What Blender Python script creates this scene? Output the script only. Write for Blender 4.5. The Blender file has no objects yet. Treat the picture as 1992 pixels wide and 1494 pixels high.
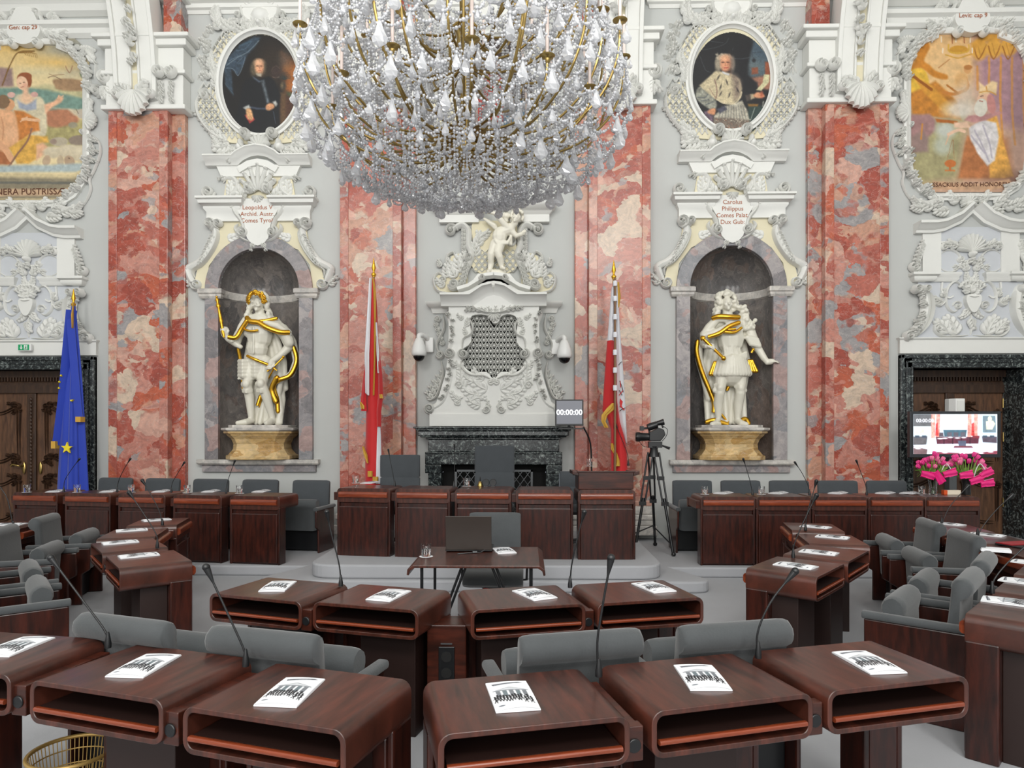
import bpy, math, random
import numpy as np
from mathutils import Vector, Matrix, noise
random.seed(7)
PI = math.pi
SC = bpy.context.scene
COL = SC.collection

# ---------------------------------------------------------------- camera
F = 1328.0; CX = 996.0; HY = 840.0; HC = 1.70; TH = math.radians(1.2); CAMX = 0.44
cam_data = bpy.data.cameras.new('camera')
cam_data.sensor_width = 36.0; cam_data.lens = F / 1992 * 36.0
cam_data.shift_y = (HY - 747.0) / 1992.0
cam_data.clip_start = 0.05; cam_data.clip_end = 200
cam = bpy.data.objects.new('camera', cam_data); COL.objects.link(cam)
cam.location = (CAMX, 0, HC); cam.rotation_euler = (PI / 2, 0, TH)
SC.camera = cam

# ---------------------------------------------------------------- world, exposure
SC.view_settings.view_transform = 'Standard'; SC.view_settings.look = 'None'
SC.view_settings.exposure = 0.15; SC.view_settings.gamma = 1.0
SC.view_settings.use_curve_mapping = False
SC.cycles.use_denoising = True
SC.cycles.max_bounces = 7; SC.cycles.diffuse_bounces = 4; SC.cycles.glossy_bounces = 3
SC.cycles.transmission_bounces = 6; SC.cycles.transparent_max_bounces = 20
SC.cycles.caustics_reflective = False; SC.cycles.caustics_refractive = False
world = bpy.data.worlds.new('world'); SC.world = world; world.use_nodes = True
bg = world.node_tree.nodes['Background']; bg.inputs[0].default_value = (.80, .88, 1, 1); bg.inputs[1].default_value = 0.6

def window_light(x, y, z, rz, tilt, w, h, power, colour=(1.0, 0.99, 0.955)):
    l = bpy.data.lights.new('window_daylight', 'AREA'); l.shape = 'RECTANGLE'; l.size = w; l.size_y = h
    l.energy = power; l.color = colour
    o = bpy.data.objects.new('window_daylight', l); COL.objects.link(o)
    o.location = (x, y, z); o.rotation_euler = (PI / 2 + tilt, 0, rz)
    return o
# hall windows: in the wall behind the camera and in both side walls
WIN_REAR = [-6.6, -3.3, 0.0, 3.3, 6.6]
WIN_SIDE = [-1.8, 1.6, 5.0]
for wx in WIN_REAR:
    window_light(wx, -4.1, 3.3, 0, 0, 1.7, 3.4, 125 if abs(wx) < 4 else 30)
    window_light(wx, -4.1, 8.0, 0, 0, 1.7, 2.4, 310 if abs(wx) < 4 else 60)
for wy in WIN_SIDE:
    window_light(-9.1, wy, 8.0, -PI / 2, 0, 1.7, 2.2, 22)
    window_light(9.1, wy, 8.0, PI / 2, 0, 1.7, 2.2, 22)
    window_light(-9.1, wy, 3.3, -PI / 2, 0, 1.7, 3.4, 10)
    window_light(9.1, wy, 3.3, PI / 2, 0, 1.7, 3.4, 10)

# ---------------------------------------------------------------- helpers
D = 10.2
def ray(px, py):
    u = (px - CX) / F; w = (HY - py) / F
    return Vector((u * math.cos(TH) - math.sin(TH), math.cos(TH) + u * math.sin(TH), w))
def onY(px, py, Y):
    r = ray(px, py); t = Y / r.y
    return Vector((CAMX + r.x * t, Y, HC + r.z * t))
def onZ(px, py, Z):
    r = ray(px, py); t = (Z - HC) / r.z
    return Vector((CAMX + r.x * t, r.y * t, Z))

def to_px(p):
    x = p[0] - CAMX; y = p[1]; d = -x * math.sin(TH) + y * math.cos(TH); u = x * math.cos(TH) + y * math.sin(TH)
    return (CX + u / d * F, HY - (p[2] - HC) / d * F)
def lin(c):
    c = c / 255.0
    return c / 12.92 if c <= .04045 else ((c + .055) / 1.055) ** 2.4
def rgb(r, g, b): return (lin(r), lin(g), lin(b), 1.0)

class MB:
    def __init__(s, m=None): s.v = []; s.f = []; s.m = m; s.mi = []; s.cur = 0
    def add(s, vs, fs):
        n = len(s.v)
        if s.m is not None: vs = [s.m @ Vector(v) for v in vs]
        s.v.extend(vs); s.f.extend([tuple(i + n for i in f) for f in fs]); s.mi.extend([s.cur] * len(fs))
    def box(s, x0, x1, y0, y1, z0, z1):
        s.add([(x0, y0, z0), (x1, y0, z0), (x1, y1, z0), (x0, y1, z0), (x0, y0, z1), (x1, y0, z1), (x1, y1, z1), (x0, y1, z1)],
              [(0, 3, 2, 1), (4, 5, 6, 7), (0, 1, 5, 4), (1, 2, 6, 5), (2, 3, 7, 6), (3, 0, 4, 7)])
    def loft(s, rings, cap=True, closed=True):
        n = len(rings[0]); vs = [p for r in rings for p in r]; fs = []
        for i in range(len(rings) - 1):
            for j in range(n if closed else n - 1):
                k = (j + 1) % n
                fs.append((i * n + j, i * n + k, (i + 1) * n + k, (i + 1) * n + j))
        if cap:
            fs.append(tuple(range(n - 1, -1, -1))); fs.append(tuple((len(rings) - 1) * n + j for j in range(n)))
        s.add(vs, fs)
    def lathe(s, prof, cx=0, cy=0, seg=24, cap=True):
        s.loft([[(cx + r * math.cos(a * 2 * PI / seg), cy + r * math.sin(a * 2 * PI / seg), z) for a in range(seg)] for r, z in prof], cap)
    def tube(s, pts, r, seg=8, cap=True):
        pts = [Vector(p) for p in pts]; rr = r if isinstance(r, (list, tuple)) else [r] * len(pts)
        rings = []; prev = None
        for i, p in enumerate(pts):
            t = (pts[min(i + 1, len(pts) - 1)] - pts[max(i - 1, 0)])
            if t.length < 1e-9: t = Vector((0, 0, 1))
            t.normalize()
            if prev is None:
                a = t.orthogonal().normalized()
            else:
                a = prev - t * prev.dot(t)
                a = a.normalized() if a.length > 1e-6 else t.orthogonal().normalized()
            prev = a; b = t.cross(a)
            rings.append([p + a * rr[i] * math.cos(k * 2 * PI / seg) + b * rr[i] * math.sin(k * 2 * PI / seg) for k in range(seg)])
        s.loft(rings, cap)
    def ell(s, c, r, seg=10, ring=6, rot=None):
        c = Vector(c); vs = []; fs = []
        if not isinstance(r, (tuple, list)): r = (r, r, r)
        for i in range(ring + 1):
            ph = -PI / 2 + PI * i / ring
            for j in range(seg):
                a = j * 2 * PI / seg
                v = Vector((r[0] * math.cos(ph) * math.cos(a), r[1] * math.cos(ph) * math.sin(a), r[2] * math.sin(ph)))
                if rot is not None: v = rot @ v
                vs.append(c + v)
        for i in range(ring):
            for j in range(seg):
                k = (j + 1) % seg; fs.append((i * seg + j, i * seg + k, (i + 1) * seg + k, (i + 1) * seg + j))
        s.add(vs, fs)
    def prism(s, poly, y0, y1, axis='y'):
        n = len(poly)
        mp = {'y': lambda a, b, c: (a, c, b), 'x': lambda a, b, c: (c, a, b), 'z': lambda a, b, c: (a, b, c)}[axis]
        vs = [mp(a, b, y0) for a, b in poly] + [mp(a, b, y1) for a, b in poly]
        fs = [tuple(range(n)), tuple(range(2 * n - 1, n - 1, -1))] + [(i, (i + 1) % n, n + (i + 1) % n, n + i) for i in range(n)]
        s.add(vs, fs)

def mesh_of(name, g, mats, smooth=None):
    me = bpy.data.meshes.new(name); me.from_pydata([tuple(v) for v in g.v], [], g.f)
    for m in (mats if isinstance(mats, (list, tuple)) else [mats]): me.materials.append(m)
    if any(g.mi): me.polygons.foreach_set('material_index', g.mi)
    me.update()
    import bmesh
    bm = bmesh.new(); bm.from_mesh(me); bmesh.ops.recalc_face_normals(bm, faces=bm.faces); bm.to_mesh(me); bm.free()
    if smooth is not None:
        me.shade_smooth() if smooth >= 180 else me.shade_smooth()
        if smooth < 180: me.set_sharp_from_angle(angle=math.radians(smooth))
    return me
def bevel(o, w, seg=2):
    m = o.modifiers.new('bevel', 'BEVEL'); m.width = w; m.segments = seg; m.limit_method = 'ANGLE'; m.angle_limit = math.radians(50)
    return o
def part(name, g, mats, parent=None, smooth=None, bev=0, seg=2, label=None):
    me = g if isinstance(g, bpy.types.Mesh) else mesh_of(name, g, mats, smooth)
    o = bpy.data.objects.new(name, me); COL.objects.link(o)
    if parent is not None: o.parent = parent
    if bev: bevel(o, bev, seg)
    if label: o['label'] = label
    return o
def thing(name, label, cat, loc=(0, 0, 0), rz=0, group=None):
    o = bpy.data.objects.new(name, None); COL.objects.link(o); o.empty_display_size = .1
    o.location = loc; o.rotation_euler = (0, 0, rz); o['label'] = label; o['category'] = cat
    if group: o['group'] = group
    return o
def tag(o, label, cat, group=None):
    o['label'] = label; o['category'] = cat
    if group: o['group'] = group
    return o
def struct(name, g, mats, smooth=None, bev=0):
    o = part(name, g, mats, None, smooth, bev); o['kind'] = 'structure'; return o
def kids(o): return [c for c in ALLKIDS.get(o.name, [])]
def dup(root, loc, rz, label=None, group=None):
    def cp(o, par):
        c = o.copy(); COL.objects.link(c)
        if par is not None: c.parent = par
        for ch in o.children: cp(ch, c)
        return c
    r = cp(root, None); r.location = loc; r.rotation_euler = (0, 0, rz)
    if label: r['label'] = label
    if group: r['group'] = group
    return r
def text_mesh(body, size, mat, ext=.001, align='CENTER', bold=0):
    c = bpy.data.curves.new('text', 'FONT'); c.body = body; c.size = size; c.extrude = ext; c.offset = bold
    c.align_x = align; c.align_y = 'CENTER'; c.resolution_u = 3
    o = bpy.data.objects.new('text', c); COL.objects.link(o)
    dg = bpy.context.evaluated_depsgraph_get()
    me = bpy.data.meshes.new_from_object(o.evaluated_get(dg)); COL.objects.unlink(o)
    bpy.data.objects.remove(o); bpy.data.curves.remove(c)
    me.materials.clear(); me.materials.append(mat)
    return me

# ---------------------------------------------------------------- materials
def newmat(name):
    m = bpy.data.materials.new(name); m.use_nodes = True; nt = m.node_tree
    return m, nt, nt.nodes['Principled BSDF']
def mat(name, col, rough=.5, metal=0, bump=0, bscale=40, var=0, vscale=8, spec=.5, sheen=0, coat=0, obj=True):
    m, nt, b = newmat(name)
    b.inputs['Base Color'].default_value = col; b.inputs['Roughness'].default_value = rough; b.inputs['Metallic'].default_value = metal
    b.inputs['Specular IOR Level'].default_value = spec
    if sheen: b.inputs['Sheen Weight'].default_value = sheen
    if coat: b.inputs['Coat Weight'].default_value = coat
    tc = nt.nodes.new('ShaderNodeTexCoord')
    if var:
        n = nt.nodes.new('ShaderNodeTexNoise'); n.inputs['Scale'].default_value = vscale; n.inputs['Detail'].default_value = 4
        nt.links.new(tc.outputs['Object'], n.inputs['Vector'])
        r = nt.nodes.new('ShaderNodeMapRange'); r.inputs['To Min'].default_value = 1 - var; r.inputs['To Max'].default_value = 1 + var
        nt.links.new(n.outputs['Fac'], r.inputs['Value'])
        h = nt.nodes.new('ShaderNodeHueSaturation'); h.inputs['Color'].default_value = col
        nt.links.new(r.outputs['Result'], h.inputs['Value']); nt.links.new(h.outputs['Color'], b.inputs['Base Color'])
    if bump:
        n = nt.nodes.new('ShaderNodeTexNoise'); n.inputs['Scale'].default_value = bscale; n.inputs['Detail'].default_value = 5
        nt.links.new(tc.outputs['Object'], n.inputs['Vector'])
        bp = nt.nodes.new('ShaderNodeBump'); bp.inputs['Strength'].default_value = bump; bp.inputs['Distance'].default_value = .01
        nt.links.new(n.outputs['Fac'], bp.inputs['Height']); nt.links.new(bp.outputs['Normal'], b.inputs['Normal'])
    return m
def ramp(nt, stops, interp='LINEAR'):
    r = nt.nodes.new('ShaderNodeValToRGB'); r.color_ramp.interpolation = interp
    e = r.color_ramp.elements
    while len(e) < len(stops): e.new(.5)
    for i, (p, c) in enumerate(stops): e[i].position = p; e[i].color = c
    return r
def mapped(nt, scale=(1, 1, 1), rot=(0, 0, 0), loc=(0, 0, 0)):
    tc = nt.nodes.new('ShaderNodeTexCoord'); mp = nt.nodes.new('ShaderNodeMapping')
    mp.inputs['Scale'].default_value = scale; mp.inputs['Rotation'].default_value = rot; mp.inputs['Location'].default_value = loc
    nt.links.new(tc.outputs['Object'], mp.inputs['Vector']); return mp.outputs['Vector']
def distort(nt, vec, scale, amt, detail=5):
    n = nt.nodes.new('ShaderNodeTexNoise'); n.inputs['Scale'].default_value = scale; n.inputs['Detail'].default_value = detail
    nt.links.new(vec, n.inputs['Vector'])
    s = nt.nodes.new('ShaderNodeVectorMath'); s.operation = 'SUBTRACT'; s.inputs[1].default_value = (.5, .5, .5)
    nt.links.new(n.outputs['Color'], s.inputs[0])
    k = nt.nodes.new('ShaderNodeVectorMath'); k.operation = 'SCALE'; k.inputs['Scale'].default_value = amt
    nt.links.new(s.outputs[0], k.inputs[0])
    a = nt.nodes.new('ShaderNodeVectorMath'); a.operation = 'ADD'
    nt.links.new(vec, a.inputs[0]); nt.links.new(k.outputs[0], a.inputs[1]); return a.outputs[0]
def mixc(nt, fac, a, b, mode='MIX'):
    m = nt.nodes.new('ShaderNodeMix'); m.data_type = 'RGBA'; m.blend_type = mode
    for sock, val in ((m.inputs[0], fac), (m.inputs[6], a), (m.inputs[7], b)):
        if isinstance(val, (int, float)): sock.default_value = val
        elif isinstance(val, tuple): sock.default_value = val
        else: nt.links.new(val, sock)
    return m.outputs[2]
def marble_patch(name, cols, scale=(1, 1, 1), vs=1.6, dist=.55, rough=.22, loc=(0, 0, 0), vein=.35):
    """scagliola: irregular cloud patches of several colours with fine veins"""
    m, nt, b = newmat(name)
    v = mapped(nt, scale, loc=loc)
    oi = nt.nodes.new('ShaderNodeObjectInfo'); sc_ = nt.nodes.new('ShaderNodeMath'); sc_.operation = 'MULTIPLY'; sc_.inputs[1].default_value = 37.0; nt.links.new(oi.outputs['Random'], sc_.inputs[0])
    av = nt.nodes.new('ShaderNodeVectorMath'); av.operation = 'ADD'; nt.links.new(v, av.inputs[0]); nt.links.new(sc_.outputs[0], av.inputs[1]); v = av.outputs[0]
    dv = distort(nt, v, 1.7, dist, 8); dv = distort(nt, dv, 7, .10, 4)
    vo = nt.nodes.new('ShaderNodeTexVoronoi'); vo.inputs['Scale'].default_value = vs; nt.links.new(dv, vo.inputs['Vector'])
    sp = nt.nodes.new('ShaderNodeSeparateColor'); nt.links.new(vo.outputs['Color'], sp.inputs['Color'])
    n = len(cols); r = ramp(nt, [(i / n, c) for i, c in enumerate(cols)], 'CONSTANT'); nt.links.new(sp.outputs[0], r.inputs[0])
    vb = nt.nodes.new('ShaderNodeTexVoronoi'); vb.inputs['Scale'].default_value = vs * 2.7; nt.links.new(dv, vb.inputs['Vector'])
    sb = nt.nodes.new('ShaderNodeSeparateColor'); nt.links.new(vb.outputs['Color'], sb.inputs['Color'])
    rb = ramp(nt, [(i / n, c) for i, c in enumerate(cols[::-1])], 'CONSTANT'); nt.links.new(sb.outputs[1], rb.inputs[0])
    nm = nt.nodes.new('ShaderNodeTexNoise'); nm.inputs['Scale'].default_value = 2.2; nm.inputs['Detail'].default_value = 9; nt.links.new(v, nm.inputs['Vector'])
    rm = ramp(nt, [(.52, (0, 0, 0, 1)), (.56, (1, 1, 1, 1))]); nt.links.new(nm.outputs['Fac'], rm.inputs[0])
    fm = nt.nodes.new('ShaderNodeMath'); fm.operation = 'MULTIPLY'; fm.inputs[1].default_value = .8; nt.links.new(rm.outputs['Color'], fm.inputs[0])
    c1 = mixc(nt, fm.outputs[0], r.outputs['Color'], rb.outputs['Color'])
    no = nt.nodes.new('ShaderNodeTexNoise'); no.inputs['Scale'].default_value = 9; no.inputs['Detail'].default_value = 8; no.inputs['Roughness'].default_value = .65
    nt.links.new(dv, no.inputs['Vector'])
    r2 = ramp(nt, [(.32, (.62, .62, .64, 1)), (.5, (1, 1, 1, 1)), (.68, (1.35, 1.3, 1.28, 1))]); nt.links.new(no.outputs['Fac'], r2.inputs[0])
    c = mixc(nt, .75, c1, r2.outputs['Color'], 'MULTIPLY')
    n3 = nt.nodes.new('ShaderNodeTexNoise'); n3.inputs['Scale'].default_value = 5.5; n3.inputs['Detail'].default_value = 7; n3.inputs['Distortion'].default_value = 1.5
    nt.links.new(v, n3.inputs['Vector'])
    r3 = ramp(nt, [(.485, (0, 0, 0, 1)), (.5, (1, 1, 1, 1)), (.515, (0, 0, 0, 1))]); nt.links.new(n3.outputs['Fac'], r3.inputs[0])
    f = nt.nodes.new('ShaderNodeMath'); f.operation = 'MULTIPLY'; f.inputs[1].default_value = vein; nt.links.new(r3.outputs['Color'], f.inputs[0])
    c = mixc(nt, f.outputs[0], c, (.62, .52, .48, 1))
    nt.links.new(c, b.inputs['Base Color']); b.inputs['Roughness'].default_value = rough
    return m
def wood(name, dark, light, scale=(1, 1, 1), rough=.28, rings=3.0, coat=.25):
    m, nt, b = newmat(name)
    v = mapped(nt, scale); dv = distort(nt, v, 2.0, .25, 3)
    n = nt.nodes.new('ShaderNodeTexNoise'); n.inputs['Scale'].default_value = rings; n.inputs['Detail'].default_value = 7; n.inputs['Roughness'].default_value = .62
    nt.links.new(dv, n.inputs['Vector'])
    r = ramp(nt, [(.33, dark), (.52, tuple((a + c) / 2 for a, c in zip(dark, light))), (.68, light)]); nt.links.new(n.outputs['Fac'], r.inputs[0])
    nt.links.new(r.outputs['Color'], b.inputs['Base Color']); b.inputs['Roughness'].default_value = rough
    b.inputs['Coat Weight'].default_value = coat; b.inputs['Coat Roughness'].default_value = .18
    return m

M = {}
M['wall'] = mat('grey_wall_plaster', rgb(191, 193, 191), .85, bump=.08, bscale=6, var=.03, vscale=1.2)
M['stucco'] = mat('white_stucco', rgb(226, 226, 222), .6, bump=.05, bscale=30)
M['yellow'] = mat('pale_yellow_plaster', rgb(222, 214, 186), .8)
M['reliefgrey'] = mat('cool_grey_plaster', rgb(200, 203, 208), .8)
REDS = [rgb(160, 82, 68), rgb(194, 150, 134), rgb(152, 70, 56), rgb(146, 142, 142), rgb(180, 120, 106), rgb(196, 174, 154), rgb(176, 88, 62), rgb(184, 128, 114), rgb(172, 98, 84), rgb(186, 140, 118), rgb(158, 74, 58)]
M['red'] = marble_patch('red_scagliola', REDS, (1, 1, 1.3), 2.2, 1.0, .3)
M['red2'] = marble_patch('red_scagliola_edge', REDS, (1, 1, 1.1), 2.6, .7, .25, loc=(3.3, 1.2, 5.1))
M['greym'] = marble_patch('grey_scagliola', [rgb(138, 134, 136), rgb(158, 152, 152), rgb(122, 118, 120), rgb(160, 136, 132), rgb(130, 130, 134)], (1, 1, 1), 2.4, .8, .3, vein=.25)
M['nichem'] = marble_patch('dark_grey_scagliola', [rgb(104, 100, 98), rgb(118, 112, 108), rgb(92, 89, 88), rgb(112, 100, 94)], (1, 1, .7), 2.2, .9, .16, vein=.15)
M['palem'] = marble_patch('pale_grey_marble', [rgb(186, 182, 176), rgb(198, 194, 188), rgb(174, 170, 166)], (1, 1, 1), 6, .5, .35, vein=.4)
M['ochre'] = marble_patch('ochre_marble', [rgb(196, 164, 112), rgb(206, 178, 130), rgb(182, 146, 92)], (1, 1, 2), 3, .6, .18, vein=.3)
def black_marble():
    m, nt, b = newmat('dark_veined_marble')
    v = mapped(nt, (1, 1, 1)); dv = distort(nt, v, 4, .35, 5)
    n = nt.nodes.new('ShaderNodeTexNoise'); n.inputs['Scale'].default_value = 22; n.inputs['Detail'].default_value = 8; n.inputs['Roughness'].default_value = .72
    nt.links.new(dv, n.inputs['Vector'])
    r = ramp(nt, [(.42, rgb(22, 26, 28)), (.52, rgb(44, 50, 52)), (.58, rgb(110, 118, 116)), (.66, rgb(150, 156, 152))]); nt.links.new(n.outputs['Fac'], r.inputs[0])
    nt.links.new(r.outputs['Color'], b.inputs['Base Color']); b.inputs['Roughness'].default_value = .2
    return m
M['black'] = black_marble()
M['gold'] = mat('gilding', rgb(232, 178, 60), .28, metal=1, bump=.25, bscale=60)
M['brass'] = mat('aged_brass', rgb(176, 150, 92), .28, metal=1)
M['statue'] = mat('ivory_painted_wood', rgb(222, 218, 204), .35, spec=.5)
M['dmetal'] = mat('black_metal', rgb(22, 23, 25), .35, metal=0)
M['iron'] = mat('grey_iron', rgb(96, 98, 100), .45, metal=.6)
M['plasticw'] = mat('white_plastic', rgb(232, 232, 230), .35)
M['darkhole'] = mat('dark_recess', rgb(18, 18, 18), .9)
M['carpet'] = mat('pale_grey_carpet', rgb(162, 163, 167), .95, bump=.15, bscale=180, var=.06, vscale=3)
M['fabric'] = mat('grey_velour', rgb(68, 71, 73), .9, bump=.12, bscale=90, var=.22, vscale=6, sheen=.25)
M['fabricd'] = mat('dark_grey_cloth', rgb(66, 70, 74), .9, bump=.1, bscale=90, var=.12, vscale=9, sheen=.1)
M['wood'] = wood('mahogany_veneer', rgb(36, 17, 12), rgb(82, 37, 25), (1.2, 9, 9), .28)
M['woodtop'] = wood('mahogany_table_top', rgb(44, 24, 18), rgb(88, 45, 34), (9, 1.3, 1), .33)
M['woodv'] = wood('mahogany_upright_veneer', rgb(27, 13, 10), rgb(68, 29, 20), (9, 9, 1.2), .3)
M['woodlit'] = wood('lit_mahogany_edge', rgb(100, 42, 24), rgb(142, 66, 38), (1.2, 10, 10), .25)  # light catching the mahogany strips, put into a brighter orange colour
M['wooddark'] = mat('dark_inner_wood', rgb(34, 17, 13), .5)
M['oak'] = wood('carved_brown_oak', rgb(66, 44, 32), rgb(116, 82, 58), (6, 6, .8), .5, 4, 0)
M['oakd'] = wood('dark_oak_moulding', rgb(44, 29, 21), rgb(78, 54, 38), (6, 6, .8), .45, 4, 0)
M['paper'] = mat('white_paper', rgb(238, 239, 242), .7)
M['ink'] = mat('black_print', rgb(34, 34, 38), .7)
M['inkg'] = mat('grey_print', rgb(150, 154, 160), .7)
M['redpaint'] = mat('red_brown_lettering', rgb(168, 96, 60), .8)
def glassmat(name, tint=(1, 1, 1, 1), mixg=.0, rough=0.0, white=0):
    m = bpy.data.materials.new(name); m.use_nodes = True; nt = m.node_tree; nt.nodes.clear()
    o = nt.nodes.new('ShaderNodeOutputMaterial'); g = nt.nodes.new('ShaderNodeBsdfGlass'); g.inputs['IOR'].default_value = 1.5; g.inputs['Color'].default_value = tint
    g.inputs['Roughness'].default_value = rough
    s = nt.nodes.new('ShaderNodeBsdfGlossy'); s.inputs['Roughness'].default_value = .04; s.inputs['Color'].default_value = (.97, .97, 1, 1)
    x = nt.nodes.new('ShaderNodeMixShader'); x.inputs[0].default_value = mixg
    nt.links.new(g.outputs[0], x.inputs[1]); nt.links.new(s.outputs[0], x.inputs[2]); nt.links.new(x.outputs[0], o.inputs['Surface'])
    if white:
        tr = nt.nodes.new('ShaderNodeBsdfTransparent'); z = nt.nodes.new('ShaderNodeMixShader'); z.inputs[0].default_value = .58
        nt.links.new(g.outputs[0], z.inputs[1]); nt.links.new(tr.outputs[0], z.inputs[2]); nt.links.new(z.outputs[0], x.inputs[1])
        d = nt.nodes.new('ShaderNodeBsdfDiffuse'); d.inputs['Color'].default_value = (.96, .97, 1, 1); tl = nt.nodes.new('ShaderNodeBsdfTranslucent'); tl.inputs['Color'].default_value = (.96, .97, 1, 1); dm_ = nt.nodes.new('ShaderNodeMixShader'); nt.links.new(d.outputs[0], dm_.inputs[1]); nt.links.new(tl.outputs[0], dm_.inputs[2]); y = nt.nodes.new('ShaderNodeMixShader'); y.inputs[0].default_value = white
        nt.links.new(x.outputs[0], y.inputs[1]); nt.links.new(dm_.outputs[0], y.inputs[2]); nt.links.new(y.outputs[0], o.inputs['Surface'])
    return m
M['glass'] = glassmat('clear_glass')
M['crystal'] = glassmat('cut_crystal', mixg=.36, white=.56)
def attrmat(name, rough=.6, emit=0):
    m, nt, b = newmat(name); a = nt.nodes.new('ShaderNodeAttribute'); a.attribute_name = 'paint'
    nt.links.new(a.outputs['Color'], b.inputs['Base Color']); b.inputs['Roughness'].default_value = rough
    if emit:
        nt.links.new(a.outputs['Color'], b.inputs['Emission Color']); b.inputs['Emission Strength'].default_value = emit
    return m
M['fresco'] = attrmat('fresco_paint', .85); M['oil'] = attrmat('oil_paint', .55); M['screen'] = attrmat('lit_screen', .3, .9)
M['print'] = attrmat('printed_paper', .6)

# ---------------------------------------------------------------- room
WX = 8.9; RB = -4.2; CH = 10.6
# door openings on the back wall plane
DL = (onY(-40, 0, D).x - .35, onY(165, 0, D).x); DR = (onY(1772, 0, D).x, onY(1992, 0, D).x + .02)
DTOP = onY(1860, 716, D).z
NL = onY(506, 0, D).x; NR = onY(1421, 0, D).x
KL = (onY(507, 0, D).x - onY(505, 0, D).x) / 2       # metres per photo pixel at the left niche
NRAD = 78 * KL; NSILL = HC + (HY - 893) * KL; NSPR = HC + (HY - 566) * KL
FX = onY(962, 0, D).x
g = MB(); T = .35
def wallbox(x0, x1, z0, z1): g.box(x0, x1, D, D + T, z0, z1)
wallbox(-WX - .3, DL[0], 0, CH); wallbox(DL[0], DL[1], DTOP, CH)
wallbox(DL[1], NL - NRAD, 0, CH); wallbox(NL + NRAD, FX - .98, 0, CH); wallbox(FX - .98, FX + .98, .0, .02)
wallbox(FX - .98, FX + .98, 1.2, CH); wallbox(FX + .98, NR - NRAD, 0, CH)
wallbox(NR + NRAD, DR[0], 0, CH); wallbox(DR[0], DR[1], DTOP, CH); wallbox(DR[1], WX + .3, 0, CH)
for nx in (NL, NR):
    wallbox(nx - NRAD, nx + NRAD, 0, NSILL)
    arc = [(nx + NRAD * math.cos(a * PI / 24), NSPR + NRAD * math.sin(a * PI / 24)) for a in range(25)]
    g.prism(arc + [(nx - NRAD, CH), (nx + NRAD, CH)], D, D + .03)
struct('wall_back', g, M['wall'])
def holed_wall(name, a0, a1, wins, place):
    g = MB(); xs = sorted(wins); cur = a0
    for w in xs:
        place(g, cur, w - .85, 0, CH); place(g, w - .85, w + .85, 0, 1.6); place(g, w - .85, w + .85, 5.0, 6.8); place(g, w - .85, w + .85, 9.2, CH)
        cur = w + .85
    place(g, cur, a1, 0, CH); struct(name, g, M['wall'])
holed_wall('wall_front', -WX, WX, WIN_REAR, lambda g, a, b, c, d: g.box(a, b, RB - .3, RB, c, d))
holed_wall('wall_left', RB, D, WIN_SIDE, lambda g, a, b, c, d: g.box(-WX - .3, -WX, a, b, c, d))
holed_wall('wall_right', RB, D, WIN_SIDE, lambda g, a, b, c, d: g.box(WX, WX + .3, a, b, c, d))
nw = 0
for (c0, c1) in ((1.6, 5.0), (6.8, 9.2)):
    for wx in WIN_REAR:
        g = MB(); nw += 1
        for i in range(4): g.box(wx - .85 + i * 1.66 / 3, wx - .81 + i * 1.66 / 3, RB + .01, RB + .06, c0, c1)
        for i in range(5): z = c0 + (c1 - c0 - .04) * i / 4; g.box(wx - .85, wx + .85, RB + .01, RB + .06, z, z + .04)
        struct('window_%d' % nw, g, M['stucco'])
    for wy in WIN_SIDE:
        for s in (-1, 1):
            g = MB(); nw += 1; xa, xb = sorted((s * (WX - .01), s * (WX - .06)))
            for i in range(4): g.box(xa, xb, wy - .85 + i * 1.66 / 3, wy - .81 + i * 1.66 / 3, c0, c1)
            for i in range(5): z = c0 + (c1 - c0 - .04) * i / 4; g.box(xa, xb, wy - .85, wy + .85, z, z + .04)
            struct('window_%d' % nw, g, M['stucco'])
g = MB(); g.box(-WX - .3, WX + .3, RB - .3, D + .3, CH, CH + .2); struct('ceiling', g, M['stucco'])
g = MB(); g.box(-WX - .3, WX + .3, RB - .3, D + .9, -.2, 0); struct('floor', g, M['carpet'])
# stepped carpeted stage along the back wall
def rounded(poly, rad):
    out = []; n = len(poly)
    for i, p in enumerate(poly):
        p = Vector((p[0], p[1])); r = rad[i]
        if r == 0: out.append((p.x, p.y)); continue
        a = Vector(poly[i - 1]) - p; b = Vector(poly[(i + 1) % n]) - p
        a.normalize(); b.normalize(); s = p + a * r; e = p + b * r
        for k in range(9):
            t = k / 8; q = s * (1 - t) ** 2 + p * 2 * t * (1 - t) + e * t * t; out.append((q.x, q.y))
    return out
E1 = 8.0; h1 = .12; h2 = .27
pL = onZ(504, 1118, h1); pR = onZ(1388, 1124, h1)
g = MB(); fy = 7.22
g.prism(rounded([(-WX, E1), (pL.x + .35, E1), (pL.x, fy), (pR.x, fy), (pR.x - .35, E1), (WX, E1), (WX, D + .9), (-WX, D + .9)], [0, 0, .28, .28, 0, 0, 0, 0]), 0, h1, 'z')
o = struct('floor_stage_lower', g, M['carpet'], bev=.02)
qL = onZ(617, 1085, h2); qR = onZ(1280, 1088, h2)
g = MB(); g.prism(rounded([(qL.x, 7.3), (qR.x, 7.3), (qR.x, D), (qL.x, D)], [.3, .3, 0, 0]), h1, h2, 'z')
struct('floor_stage_upper', g, M['carpet'], bev=.02)
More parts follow.
